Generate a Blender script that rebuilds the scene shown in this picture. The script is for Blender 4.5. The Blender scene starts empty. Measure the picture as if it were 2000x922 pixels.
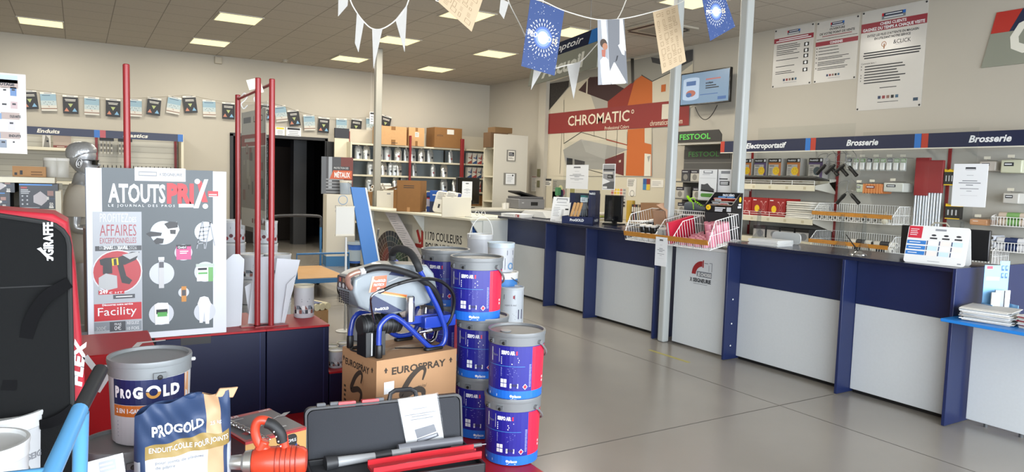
import bpy, bmesh, math, random
from mathutils import Matrix, Vector
S = bpy.context.scene
COL = S.collection
rnd = random.Random(7)
R = math.radians
PI = math.pi
# ---------------------------------------------------------------- camera, sky, daylight, exposure
cam = bpy.data.cameras.new('camera')
cam.sensor_width = 36.0
cam.lens = 36.0 * 1388.06 / 2000
cam.clip_start = 0.05
camo = bpy.data.objects.new('camera', cam)
COL.objects.link(camo)
camo.matrix_world = Matrix(((0.85399912, 0.01425034, -0.52007926, 0), (-0.51935957, 0.08260536, -0.85055393, 0),
       (0.03084065, 0.99648045, 0.07794596, 1.55), (0, 0, 0, 1)))
S.camera = camo
S.view_settings.view_transform = 'Standard'
S.view_settings.look = 'None'
S.view_settings.gamma = 1
S.view_settings.use_curve_mapping = False
S.view_settings.exposure = 0.75
S.cycles.use_denoising = True
S.cycles.max_bounces = 8
S.cycles.transparent_max_bounces = 16
S.cycles.caustics_reflective = False
S.cycles.caustics_refractive = False
S.cycles.sample_clamp_indirect = 6
SKY, LAMP = 9.0, 26.0
w = bpy.data.worlds.new('sky')
S.world = w
w.use_nodes = True
bg = w.node_tree.nodes['Background']
bg.inputs[0].default_value = (0.87, 0.935, 1.0, 1)
bg.inputs[1].default_value = SKY
# the shop front behind the camera is glazed: a portal guides the daylight in
pl = bpy.data.lights.new('shop_front_daylight', 'AREA')
pl.shape = 'RECTANGLE'
pl.size, pl.size_y = 12.6, 2.9
pl.cycles.is_portal = True
plo = bpy.data.objects.new('shop_front_daylight', pl)
COL.objects.link(plo)
plo.location = (1.5, -2.38, 1.6)
plo.rotation_euler = (R(90), 0, 0)
# ---------------------------------------------------------------- materials
def lin(h):
 h = h.lstrip('#')
 c = [int(h[i:i + 2], 16) / 255 for i in (0, 2, 4)]
 return tuple((x / 12.92 if x <= .04045 else ((x + .055) / 1.055) ** 2.4) for x in c) + (1,)
MATS = {}
def mat(h, rough=.5, metal=0.0, noise=0.0, scale=8.0, bump=0.0, emit=0.0, spec=.5, coat=0.0):
 key = (h, rough, metal, noise, scale, bump, emit, spec, coat)
 if key in MATS:
  return MATS[key]
 m = bpy.data.materials.new('surface_' + h.lstrip('#') + '_%d' % len(MATS))
 m.use_nodes = True
 nt = m.node_tree
 b = nt.nodes['Principled BSDF']
 b.inputs['Base Color'].default_value = lin(h)
 b.inputs['Roughness'].default_value = rough
 b.inputs['Metallic'].default_value = metal
 b.inputs['Specular IOR Level'].default_value = spec
 if coat:
  b.inputs['Coat Weight'].default_value = coat
  b.inputs['Coat Roughness'].default_value = .08
 if emit:
  b.inputs['Emission Color'].default_value = lin(h)
  b.inputs['Emission Strength'].default_value = emit
 if noise or bump:
  tc = nt.nodes.new('ShaderNodeTexCoord')
  n = nt.nodes.new('ShaderNodeTexNoise')
  n.inputs['Scale'].default_value = scale
  n.inputs['Detail'].default_value = 4
  nt.links.new(tc.outputs['Object'], n.inputs['Vector'])
  if noise:
   mx = nt.nodes.new('ShaderNodeMix')
   mx.data_type = 'RGBA'
   c = lin(h)
   mx.inputs[6].default_value = tuple(min(1, x * (1 - noise)) for x in c[:3]) + (1,)
   mx.inputs[7].default_value = tuple(min(1, x * (1 + noise)) for x in c[:3]) + (1,)
   nt.links.new(n.outputs['Fac'], mx.inputs[0])
   nt.links.new(mx.outputs[2], b.inputs['Base Color'])
  if bump:
   bp = nt.nodes.new('ShaderNodeBump')
   bp.inputs['Strength'].default_value = bump
   bp.inputs['Distance'].default_value = .004
   nt.links.new(n.outputs['Fac'], bp.inputs['Height'])
   nt.links.new(bp.outputs[0], b.inputs['Normal'])
 MATS[key] = m
 return m
def glassy(name, tint, gloss=.06, rough=.03):
 m = bpy.data.materials.new(name)
 m.use_nodes = True
 nt = m.node_tree
 nt.nodes.clear()
 o = nt.nodes.new('ShaderNodeOutputMaterial')
 t = nt.nodes.new('ShaderNodeBsdfTransparent')
 t.inputs[0].default_value = tint
 g = nt.nodes.new('ShaderNodeBsdfGlossy')
 g.inputs['Roughness'].default_value = rough
 f = nt.nodes.new('ShaderNodeFresnel')
 f.inputs[0].default_value = 1.45
 mx = nt.nodes.new('ShaderNodeMixShader')
 ge = nt.nodes.new('ShaderNodeNewGeometry')
 iv = nt.nodes.new('ShaderNodeMath')
 iv.operation = 'SUBTRACT'
 iv.inputs[0].default_value = 1
 nt.links.new(ge.outputs['Backfacing'], iv.inputs[1])
 mu = nt.nodes.new('ShaderNodeMath')
 mu.operation = 'MULTIPLY'
 nt.links.new(f.outputs[0], mu.inputs[0])
 nt.links.new(iv.outputs[0], mu.inputs[1])
 nt.links.new(mu.outputs[0], mx.inputs[0])
 nt.links.new(t.outputs[0], mx.inputs[1])
 nt.links.new(g.outputs[0], mx.inputs[2])
 nt.links.new(mx.outputs[0], o.inputs[0])
 return m
def grid_mat(name, base, line, sx, sy, width, rough=.8, axes=(0, 1), dots=False, noise=.05, nscale=3.0):
 """a base colour ruled with lines (or pierced with dots) every sx, sy metres of the object's own space"""
 m = bpy.data.materials.new(name)
 m.use_nodes = True
 nt = m.node_tree
 N, L = nt.nodes, nt.links
 b = N['Principled BSDF']
 b.inputs['Roughness'].default_value = rough
 tc = N.new('ShaderNodeTexCoord')
 sp = N.new('ShaderNodeSeparateXYZ')
 L.new(tc.outputs['Object'], sp.inputs[0])
 def op(o, a, v):
  k = N.new('ShaderNodeMath')
  k.operation = o
  for i, x in enumerate((a, v)):
   if x is None:
    continue
   if isinstance(x, (int, float)):
    k.inputs[i].default_value = x
   else:
    L.new(x, k.inputs[i])
  return k.outputs[0]
 ds = []
 for ax, s in zip(axes, (sx, sy)):
  f = op('FRACT', op('DIVIDE', sp.outputs[ax], s), None)
  ds.append(op('MULTIPLY', op('ABSOLUTE', op('SUBTRACT', f, .5), None), s))
 if dots:
  d = op('SQRT', op('ADD', op('MULTIPLY', ds[0], ds[0]), op('MULTIPLY', ds[1], ds[1])), None)
  fac = op('LESS_THAN', d, width)
 else:
  fac = op('LESS_THAN', op('MINIMUM', ds[0], ds[1]), width)
 n = N.new('ShaderNodeTexNoise')
 n.inputs['Scale'].default_value = nscale
 n.inputs['Detail'].default_value = 6
 L.new(tc.outputs['Object'], n.inputs['Vector'])
 mx0 = N.new('ShaderNodeMix')
 mx0.data_type = 'RGBA'
 c = lin(base)
 mx0.inputs[6].default_value = tuple(x * (1 - noise) for x in c[:3]) + (1,)
 mx0.inputs[7].default_value = tuple(min(1, x * (1 + noise)) for x in c[:3]) + (1,)
 L.new(n.outputs['Fac'], mx0.inputs[0])
 mx = N.new('ShaderNodeMix')
 mx.data_type = 'RGBA'
 L.new(fac, mx.inputs[0])
 L.new(mx0.outputs[2], mx.inputs[6])
 mx.inputs[7].default_value = lin(line)
 L.new(mx.outputs[2], b.inputs['Base Color'])
 return m
NAVY = mat('#16224a', .35, noise=.08)
NAVYD = mat('#0e1633', .4)
LAM = mat('#c3c7c9', .45, noise=.04, scale=60)
WHITE = mat('#d3d3d1', .45)
PAPER = mat('#d8dadc', .6)
PAPERW = mat('#cfccc4', .6)
CREAM = mat('#cfc8b6', .5)
BLACK = mat('#0d0d0e', .45)
BLKGL = mat('#08080a', .15)
INK = mat('#22242a', .6)
GREYT = mat('#7d8086', .6)
LGREY = mat('#b4b6b8', .55)
RED = mat('#b81c26', .4)
REDD = mat('#7c1418', .45)
POST = mat('#8c1f23', .4, noise=.05, coat=.1)
BLUE = mat('#1d5fae', .4)
SKYB = mat('#3c86cf', .4)
CARD = mat('#a57c52', .75, noise=.08, scale=18)
CARDL = mat('#bb9265', .75, noise=.08, scale=18)
CARDD = mat('#80592f', .75, noise=.08, scale=18)
STEEL = mat('#b9bcc0', .25, 1.0)
CHROME = mat('#d6d8da', .12, 1.0)
WIRE = mat('#e4e4e2', .35)
ORANGE = mat('#c8661e', .45)
YELLOW = mat('#e0b81c', .45)
GREEN = mat('#4f9a4a', .5)
PLEX = glassy('clear_acrylic', (.96, .97, .97, 1))
PLEXT = glassy('tinted_acrylic', (.80, .82, .83, 1))
FILM = glassy('clear_film', (.93, .93, .93, 1), rough=.15)
PEG = grid_mat('pegboard', '#a1a099', '#4a4a45', .025, .025, .0052, .6, (1, 2), True, .03)
# ---------------------------------------------------------------- mesh building
def T(x=0, y=0, z=0, rz=0, rx=0, ry=0):
 return Matrix.Translation((x, y, z)) @ Matrix.Rotation(R(rz), 4, 'Z') @ Matrix.Rotation(R(rx), 4, 'X') @ Matrix.Rotation(R(ry), 4, 'Y')
def F(x=0, y=0, z=0, rz=0, tilt=0):
 """frame of an upright print: x to the reader's right, y up, z out towards the reader; rz=0 faces -Y, rz=-90 faces -X"""
 return T(x, y, z, rz) @ Matrix.Rotation(R(90 - tilt), 4, 'X')
TXT = {}
def text_mesh(s, bold, shear, spacing=1.0):
 k = (s, round(bold, 4), shear, spacing)
 if k not in TXT:
  c = bpy.data.curves.new('t', 'FONT')
  c.body = s
  c.size = 1
  c.offset = bold
  c.shear = shear
  c.space_character = spacing
  c.resolution_u = 2
  o = bpy.data.objects.new('t', c)
  COL.objects.link(o)
  dg = bpy.context.evaluated_depsgraph_get()
  me = o.evaluated_get(dg).to_mesh()
  v = [(p.co.x, p.co.y) for p in me.vertices]
  f = [tuple(q.vertices) for q in me.polygons]
  o.evaluated_get(dg).to_mesh_clear()
  bpy.data.objects.remove(o)
  bpy.data.curves.remove(c)
  if not v:
   v = [(0, 0), (0, 0), (0, 0)]
  xs = [p[0] for p in v]
  TXT[k] = (v, f, min(xs), max(xs))
 return TXT[k]
CAPH = None
class MB:
 def __init__(s, M=None):
  s.v, s.f, s.m, s.mats = [], [], [], []
  s.M = M or Matrix.Identity(4)
  s.bend = None
 def mi(s, m):
  if m not in s.mats:
   s.mats.append(m)
  return s.mats.index(m)
 def add(s, vs, fs, m, M=None):
  X = s.M @ M if M is not None else s.M
  n = len(s.v)
  s.v += [tuple(X @ Vector(p)) for p in vs]
  s.f += [tuple(i + n for i in q) for q in fs]
  s.m += [s.mi(m)] * len(fs)
  return s
 def box(s, cx, cy, cz, sx, sy, sz, m, M=None):
  x, y, z = sx / 2, sy / 2, sz / 2
  vs = [(cx + a * x, cy + b * y, cz + c * z) for a in (-1, 1) for b in (-1, 1) for c in (-1, 1)]
  return s.add(vs, [(0, 1, 3, 2), (4, 6, 7, 5), (0, 4, 5, 1), (2, 3, 7, 6), (0, 2, 6, 4), (1, 5, 7, 3)], m, M)
 def bx(s, x0, x1, y0, y1, z0, z1, m, M=None):
  return s.box((x0 + x1) / 2, (y0 + y1) / 2, (z0 + z1) / 2, abs(x1 - x0), abs(y1 - y0), abs(z1 - z0), m, M)
 def poly(s, pts, m, z=0.0, M=None):
  return s.add([(p[0], p[1], p[2] if len(p) > 2 else z) for p in pts], [tuple(range(len(pts)))], m, M)
 def rect(s, x0, y0, x1, y1, m, z=.0006, M=None):
  return s.poly([(x0, y0), (x1, y0), (x1, y1), (x0, y1)], m, z, M)
 def disc(s, cx, cy, r, m, z=.0008, n=28, ry=None, a0=0, a1=360, r0=None):
  ry = ry or r
  if r0 is None and a1 - a0 >= 360:
   return s.poly([(cx + r * math.cos(2 * PI * i / n), cy + ry * math.sin(2 * PI * i / n)) for i in range(n)], m, z)
  r0 = r0 or 0
  vs, fs = [], []
  for i in range(n + 1):
   a = R(a0 + (a1 - a0) * i / n)
   vs += [(cx + r * math.cos(a), cy + r * math.sin(a), z), (cx + r0 * math.cos(a), cy + r0 * math.sin(a), z)]
   if i:
    k = 2 * i
    fs.append((k - 2, k, k + 1, k - 1))
  return s.add(vs, fs, m)
 def prism(s, pts, h, m, M=None, z=0.0):
  """closed outline in x, y (counter-clockwise) raised from z to z + h"""
  n = len(pts)
  vs = [(p[0], p[1], z) for p in pts] + [(p[0], p[1], z + h) for p in pts]
  fs = [tuple(range(n - 1, -1, -1)), tuple(range(n, 2 * n))] + [(i, (i + 1) % n, (i + 1) % n + n, i + n) for i in range(n)]
  return s.add(vs, fs, m, M)
 def lathe(s, prof, m, seg=32, M=None, caps=True, a0=0, a1=360):
  full = a1 - a0 >= 360
  vs, fs = [], []
  cnt = seg if full else seg + 1
  for r, z in prof:
   for i in range(cnt):
    a = R(a0) + R(a1 - a0) * i / seg
    vs.append((r * math.cos(a), r * math.sin(a), z))
  for k in range(len(prof) - 1):
   for i in range(seg):
    j = (i + 1) % cnt
    fs.append((k * cnt + i, k * cnt + j, (k + 1) * cnt + j, (k + 1) * cnt + i))
  if caps and full:
   if prof[0][0] > 1e-5:
    fs.append(tuple(range(cnt - 1, -1, -1)))
   if prof[-1][0] > 1e-5:
    fs.append(tuple((len(prof) - 1) * cnt + i for i in range(cnt)))
  return s.add(vs, fs, m, M)
 def tube(s, pts, r, m, seg=8, M=None, closed=False):
  P = [Vector(p) for p in pts]
  n = len(P)
  vs, fs = [], []
  up = None
  for i, p in enumerate(P):
   if closed:
    d = P[(i + 1) % n] - P[i - 1]
   else:
    d = P[min(i + 1, n - 1)] - P[max(i - 1, 0)]
   d.normalize()
   if up is None:
    up = Vector((0, 0, 1)) if abs(d.z) < .9 else Vector((1, 0, 0))
   a = d.cross(up).normalized()
   up = a.cross(d).normalized()
   rr = r[i] if isinstance(r, (list, tuple)) else r
   for k in range(seg):
    t = 2 * PI * k / seg
    vs.append(tuple(p + a * (math.cos(t) * rr) + up * (math.sin(t) * rr)))
  for i in range(n if closed else n - 1):
   j = (i + 1) % n
   for k in range(seg):
    l = (k + 1) % seg
    fs.append((i * seg + k, i * seg + l, j * seg + l, j * seg + k))
  if not closed:
   fs += [tuple(range(seg - 1, -1, -1)), tuple((n - 1) * seg + k for k in range(seg))]
  return s.add(vs, fs, m, M)
 def cyl(s, x, y, z, r, h, m, seg=20, M=None):
  return s.lathe([(r, 0), (r, h)], m, seg, (M or Matrix.Identity(4)) @ T(x, y, z))
 def text(s, t, x, y, h, m, w=None, al='l', bold=.0, shear=.0, z=.0012, M=None, spacing=1.0):
  global CAPH
  if CAPH is None:
   CAPH = max(p[1] for p in text_mesh('H', 0, 0)[0])
  v, f, x0, x1 = text_mesh(t, bold, shear, spacing)
  k = h / CAPH
  kx = w / max(1e-6, x1 - x0) if w else k
  W = (x1 - x0) * kx
  ox = x - {'l': 0, 'c': W / 2, 'r': W}[al]
  return s.add([((p[0] - x0) * kx + ox, p[1] * k + y, z) for p in v], f, m, M)
 def lines(s, x0, y0, x1, y1, n, m, t=.35, z=.0008, al='l', rag=.35):
  """n ragged rows standing for copy too small to read"""
  p = (y1 - y0) / n
  for i in range(n):
   wd = (x1 - x0) * (1 - rag * rnd.random())
   xa = {'l': x0, 'c': (x0 + x1 - wd) / 2, 'r': x1 - wd}[al]
   yc = y1 - (i + .5) * p
   s.rect(xa, yc - p * t / 2, xa + wd, yc + p * t / 2, m, z)
  return s
 def wrap(s, start, r):
  """bend what was added since vertex `start`: x, z of the print frame become an arc of radius r about Z (reader at -Y)"""
  for i in range(start, len(s.v)):
   x, y, z = s.v[i]
   a = x / r
   s.v[i] = ((r + z) * math.sin(a), -(r + z) * math.cos(a), y)
  return s
 def build(s, name, parent=None, loc=None, rz=0, bevel=0, smooth=40, seg=2):
  me = bpy.data.meshes.new(name)
  me.from_pydata(s.v, [], s.f)
  for m in s.mats:
   me.materials.append(m)
  me.polygons.foreach_set('material_index', s.m)
  if smooth:
   me.polygons.foreach_set('use_smooth', [True] * len(s.f))
   me.set_sharp_from_angle(angle=R(smooth))
  me.update()
  o = bpy.data.objects.new(name, me)
  COL.objects.link(o)
  if parent is not None:
   o.parent = parent
  if loc is not None:
   o.location = loc
  o.rotation_euler = (0, 0, R(rz))
  if bevel:
   b = o.modifiers.new('edge', 'BEVEL')
   b.width = bevel
   b.segments = seg
   b.limit_method = 'ANGLE'
   b.angle_limit = R(50)
  return o
def tag(o, label, cat, group=None, kind=None):
 o['label'] = label
 o['category'] = cat
 if group:
  o['group'] = group
 if kind:
  o['kind'] = kind
 return o
def thing(name, label, cat, loc=(0, 0, 0), rz=0, group=None):
 o = bpy.data.objects.new(name, None)
 o.empty_display_size = .05
 COL.objects.link(o)
 o.location = loc
 o.rotation_euler = (0, 0, R(rz))
 return tag(o, label, cat, group)
def struct(o, label=None):
 o['kind'] = 'structure'
 if label:
  o['label'] = label
 return o
def dup(o, loc=None, rz=None, label=None, group=None, parent=None):
 c = o.copy()
 COL.objects.link(c)
 if parent is not None:
  c.parent = parent
 if loc is not None:
  c.location = loc
 if rz is not None:
  c.rotation_euler = (c.rotation_euler[0], c.rotation_euler[1], R(rz))
 if label:
  c['label'] = label
 if group:
  c['group'] = group
 for ch in KIDS(o):
  dup(ch, parent=c)
 return c
def KIDS(o):
 return [k for k in COL.objects if k.parent == o]
def arc(cx, cy, r, a0, a1, n=8):
 return [(cx + r * math.cos(R(a0 + (a1 - a0) * i / n)), cy + r * math.sin(R(a0 + (a1 - a0) * i / n))) for i in range(n + 1)]
def rrect(x0, y0, x1, y1, r, n=4):
 return (arc(x1 - r, y0 + r, r, -90, 0, n) + arc(x1 - r, y1 - r, r, 0, 90, n) + arc(x0 + r, y1 - r, r, 90, 180, n) + arc(x0 + r, y0 + r, r, 180, 270, n))
def spline(pts, n=8):
 """Catmull-Rom through the points"""
 P = [Vector(p) for p in pts]
 P = [P[0] * 2 - P[1]] + P + [P[-1] * 2 - P[-2]]
 out = []
 for i in range(1, len(P) - 2):
  a, b, c, d = P[i - 1:i + 3]
  for k in range(n):
   t = k / n
   out.append(.5 * ((2 * b) + (c - a) * t + (2 * a - 5 * b + 4 * c - d) * t * t + (3 * b - a - 3 * c + d) * t ** 3))
 return out + [P[-2]]
CM = camo.matrix_world.to_3x3()
EYE = Vector((0, 0, 1.55))
def _ray(x, y):
 return CM @ Vector(((x - 1000) / 1388.06, -(y - 461) / 1388.06, -1))
def onx(x, y, X):
 """the point of the plane X = const that the photograph shows at x, y (measured from the photograph)"""
 d = _ray(x, y)
 return EYE + d * (X / d.x)
def ony(x, y, Y):
 d = _ray(x, y)
 return EYE + d * (Y / d.y)
def onz(x, y, Z):
 d = _ray(x, y)
 return EYE + d * ((Z - 1.55) / d.z)
def onface(x, y, O, rz, Y=0.0):
 """local x and z on the upright plane local y = Y of an object at O turned by rz"""
 c, s = math.cos(R(rz)), math.sin(R(rz))
 n = Vector((-s, c, 0))
 o = Vector(O) + n * Y
 d = _ray(x, y)
 p = EYE + d * (n.dot(o - EYE) / n.dot(d)) - o
 return (p.x * c + p.y * s, p.z)
def atd(x, y, depth):
 """the point seen at x, y at that distance along the viewing direction"""
 return EYE + _ray(x, y) * depth
# ================================================================ THE ROOM
ZC, YB, XR, XL, YF = 3.73, 14.6, 8.2, -5.5, -2.4
WALL = mat('#aca69a', .85, noise=.03, scale=2)
b = MB()
FLOORM = mat('#88837b', .22, noise=.15, scale=1.1, bump=.02)
b.box((XL + XR) / 2, 8, -.05, XR - XL + .4, 26, .1, FLOORM)
JOINT = mat('#3c3936', .7)
b.bx(4.270, 4.276, YF, 12, 0, .0006, JOINT)
b.bx(1.2, 4.90, 3.236, 3.243, 0, .0006, JOINT)
b.bx(1.2, 4.90, 8.2, 8.207, 0, .0006, JOINT)
b.bx(4.55, 4.59, 4.42, 4.93, 0, .0007, mat('#9a9250', .6))
struct(b.build('floor'))
CEILM = grid_mat('ceiling_tiles', '#b3aca1', '#867f76', .6, .6, .006, .9, (0, 1), False, .10, 30.0)
b = MB()
b.box(0, 0, .05, XR - XL + .4, YB - YF + .4, .1, CEILM)
struct(b.build('ceiling', loc=((XL + XR) / 2, (YB + YF) / 2, ZC)))
b = MB()   # back wall with the opening to the stockroom
b.bx(XL - .2, 2.56, YB, YB + .2, 0, ZC, WALL).bx(4.34, XR + .2, YB, YB + .2, 0, ZC, WALL).bx(2.56, 4.34, YB, YB + .2, 2.24, ZC, WALL)
struct(b.build('wall_back'))
b = MB()
b.bx(XR, XR + .2, YF, YB, 0, ZC, WALL)
b.bx(XR - .10, XR, 12.1, 12.35, 0, ZC, WALL)
struct(b.build('wall_right'))
struct(MB().bx(XL - .2, XL, YF, YB, 0, ZC, WALL).build('wall_left'))
b = MB()   # the shop front behind the camera: posts, head and sill round two wide glazed openings
b.bx(XL, -5.0, YF - .2, YF, 0, ZC, WALL).bx(7.8, XR + .2, YF - .2, YF, 0, ZC, WALL).bx(-5.0, 7.8, YF - .2, YF, 3.05, ZC, WALL).bx(-5.0, 7.8, YF - .2, YF, 0, .15, WALL)
struct(b.build('wall_front'))
for i, (x0, x1) in enumerate(((-5.0, 1.4), (1.4, 7.8))):
 b = MB()
 al = mat('#4a4d50', .4, .6)
 for xa in (x0, (x0 + x1) / 2 - .03, x1 - .06):
  b.bx(xa, xa + .06, YF - .1, YF - .02, .15, 3.05, al)
 b.bx(x0, x1, YF - .1, YF - .02, .15, .21, al).bx(x0, x1, YF - .1, YF - .02, 2.99, 3.05, al)
 struct(b.build('window_%d' % (i + 1)))
# dark stockroom behind the opening
b = MB()
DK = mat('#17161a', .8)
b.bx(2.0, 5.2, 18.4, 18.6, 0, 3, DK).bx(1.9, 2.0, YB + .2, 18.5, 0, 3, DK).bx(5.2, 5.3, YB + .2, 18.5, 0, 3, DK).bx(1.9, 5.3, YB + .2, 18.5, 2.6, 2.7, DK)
struct(b.build('wall_stockroom'))
# steel columns
COLM = mat('#a3a6a4', .4)
for i, (x, y, ww) in enumerate(((4.945, 5.15, .085), (5.335, 4.655, .096))):
 b = MB()
 b.bx(x - ww / 2, x + ww / 2, y - ww / 2, y + ww / 2, 0, ZC, COLM)
 struct(b.build('column', bevel=.018, seg=3), 'pale painted steel column rising from the reception counter')
b = MB()
b.bx(4.375, 4.49, 11.76, 11.87, 0, ZC, mat('#918f86', .45))
struct(b.build('column', bevel=.015, seg=3))
# ceiling lights: square fittings in the tile grid
LENS = mat('#fdf4bd', .5, emit=.62)
FRAME = mat('#b9b3a6', .5)
def light(x, y, label):
 t = thing('ceiling_light', label, 'ceiling light', (x, y, ZC), 0, 'square ceiling lights')
 b = MB()
 for a in ((-.3, -.28, -.3, .3), (.28, .3, -.3, .3), (-.28, .28, -.3, -.28), (-.28, .28, .28, .3)):
  b.bx(a[0], a[1], a[2], a[3], -.012, 0, FRAME)
 b.build('frame', t)
 MB().bx(-.28, .28, -.28, .28, -.009, -.001, LENS).build('lens', t)
 l = bpy.data.lights.new('lamp_light', 'AREA')
 l.shape = 'SQUARE'
 l.size = .54
 l.energy = LAMP
 l.color = (1.0, .94, .82)
 o = bpy.data.objects.new('lamp_light', l)
 COL.objects.link(o)
 o.parent = t
 o.location = (0, 0, -.014)
 return t
# ================================================================ CEILING FITTINGS
proto = light(4.40, 10.9, 'square lit ceiling panel, second row from the back wall, beside the white hanging pennants')
def lt(x, y, label):
 dup(proto, loc=(x, y, ZC), label=label)
lt(-.45, 13.2, 'square lit ceiling panel nearest the left edge of the photo')
lt(1.98, 10.9, 'large looking lit ceiling panel above the red posts, second row from the back wall')
lt(1.94, 13.2, 'lit ceiling panel in the back row, above the wall cards left of the red posts')
lt(4.38, 13.2, 'square lit ceiling panel in the back row, just left of the steel column')
lt(6.15, 13.2, 'square lit ceiling panel in the back row nearest the far right corner of the room')
lt(6.20, 10.9, 'square lit ceiling panel second from the back, left of the blue fireworks poster')
lt(4.45, 8.6, 'square lit ceiling panel partly hidden behind the cream poster at top centre')
lt(6.22, 8.6, 'square lit ceiling panel right behind the large blue fireworks poster')
lt(6.22, 6.25, 'square lit ceiling panel at the top edge of the photo beside the steel columns')
lt(4.45, 6.25, 'square lit ceiling panel above the near counter, just outside the top of the picture')
lt(1.98, 8.6, 'square lit ceiling panel above the display podiums, just outside the top of the picture')
lt(-.45, 10.9, 'square lit ceiling panel left of the display podiums, outside the top of the picture')
# air conditioning cassette
t = thing('air_conditioner', 'square white ceiling air conditioning cassette with dark slots behind the cream poster', 'air conditioner', (6.95, 7.62, ZC))
acm = mat('#a9a294', .5)
b = MB()
b.prism(rrect(-.40, -.40, .40, .40, .04), .03, acm, z=-.03)
b.build('panel', t, bevel=.006)
MB().bx(-.2, .2, -.2, .2, -.036, -.030, mat('#8d877b', .7)).build('grille', t)
for i in range(4):
 b = MB(T(rz=90 * i))
 b.bx(-.27, .27, -.335, -.285, -.034, -.029, BLACK)
 b.build('air_slot', t)
b = MB()
b.lathe([(.055, 0), (.055, -.02), (.04, -.035), (.04, -.045), (0.012, -.055)], mat('#a39d90', .5), 20)
tag(b.build('smoke_detector', loc=(3.44, 14.2, ZC)), 'small round smoke detector on the ceiling by the back wall', 'smoke detector')
b = MB()
b.box(0, -.03, 0, .13, .06, .13, mat('#aaa292', .6))
tag(b.build('junction_box', loc=(2.29, YB, 3.64), bevel=.01), 'small square white box high on the back wall under the ceiling', 'box')
# ================================================================ RECEPTION COUNTER
XC = 4.907
def unit(y0, y1, label, first=False, end=False):
 t = thing('counter_unit', label, 'counter', (XC, y0, 0), 0, 'navy and white reception counter units')
 ln = y1 - y0
 MB().bx(.163, .181, .024, ln - .001, .03, .692, LAM).build('front_panel', t, bevel=.002)
 MB().bx(.158, .178, .024, ln - .001, .694, 1.033, NAVY).build('fascia', t, bevel=.002)
 MB().bx(.20, .62, .10, ln - .05, .10, .13, mat('#8b8d8e', .6)).build('inner_shelf', t)
 MB().bx(0, 1.25 if end else .64, 0, .022, .005, 1.034 if not end else 1.062, NAVY).build('upright', t, bevel=.002)
 if first:
  MB().bx(0, .64, ln, ln + .022, .005, 1.034, NAVY).build('upright', t, bevel=.002)
 b = MB()
 b.bx(.19, .24, .03, ln - .01, 0, .03, BLACK)
 b.build('plinth', t)
 return t
unit(7.225, 8.41, 'farthest navy and white counter unit, next to the blue notice', True)
unit(6.405, 7.224, 'narrow navy and white counter unit below the glove stand, second from the far end')
unit(5.262, 6.404, 'navy and white counter unit just left of the steel column')
u = unit(3.222, 4.34, 'navy and white counter unit right of the white module, screw caps on its left upright', True)
b = MB(F(XC + .06, 4.335, 0, 0))
for z in (.55, .33, .13):
 b = MB(F(XC + .06, 4.335, 0, 0))
 o = b.lathe([(.008, 0), (.006, .003), (0, .004)], WHITE, 12, T(.02, z, 0)).build('screw_cap')
 o.parent = u
 o.location = (-XC, -3.222, 0)
unit(2.43, 3.221, 'nearest navy and white counter unit, with the deep end panel beside the leaflet shelf', False, True)
def worktop(y0, y1, label):
 b = MB()
 b.bx(0, .66, 0, y1 - y0, 1.035, 1.062, mat('#131a33', .22, noise=.08))
 tag(b.build('counter_worktop', loc=(XC + .008, y0, 0), bevel=.003), label, 'worktop', 'navy counter worktops')
worktop(5.262, 8.432, 'navy worktop on the three far counter units under the glove stand')
worktop(2.453, 4.362, 'navy worktop on the two near counter units under the tent card')
# white module carrying the wire basket
t = thing('counter_module', 'lower white counter module carrying the white wire basket, with a red arch emblem', 'counter', (4.985, 4.368, 0))
MB().bx(0, .02, 0, .70, .02, .955, LAM).build('front_panel', t, bevel=.002)
MB().bx(-.01, .62, 0, .70, .957, .985, mat('#d2d3d0', .4)).build('top', t, bevel=.004)
MB().bx(.02, .6, 0, .018, .02, .955, LAM).build('side_panel', t).location = (0, 0, 0)
b = MB(F(-.001, .352, .70, -90))
arch = mat('#8e1a1e', .5)
b.disc(.005, .02, .13, arch, n=14, a0=90, a1=180, r0=.078)
b.rect(.008, .09, .022, .16, arch)
for q in ((.03, .13, .075, .137), (.085, .06, .09, .118), (.09, .137, .125, .143), (.12, .06, .127, .137)):
 b.rect(q[0], q[1], q[2], q[3], GREYT)
b.rect(-.06, .0, .125, .052, mat('#6d7379', .5), .0008)
b.text('JE CHOISIS', -.05, .010, .030, WHITE, .17, bold=.03, z=.0014)
b.text('SEIGNEURIE', -.105, -.052, .034, INK, .225, bold=.04)
b.lines(-.1, -.075, .1, -.062, 1, GREYT)
b.text('X', -.145, -.052, .034, INK, .03, bold=.04)
b.build('emblem', t)
# leaflet shelf unit at the near end
t = thing('leaflet_shelf', 'bright blue leaflet shelf over a white panel at the near end of the counter', 'shelf', (4.75, 2.428, 0))
MB().bx(0, .50, -1.6, -.002, .728, .748, mat('#1f78c8', .35)).build('shelf_board', t, bevel=.002)
MB().bx(.385, .405, -1.6, -.02, .03, .727, LAM).build('front_panel', t, bevel=.002)
for y in (-.13, -.34, -.55, -.8, -1.1):
 MB().cyl(.42, y, 0, .012, .03, mat('#4a4d50', .5), 12).build('levelling_foot', t)
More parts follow.
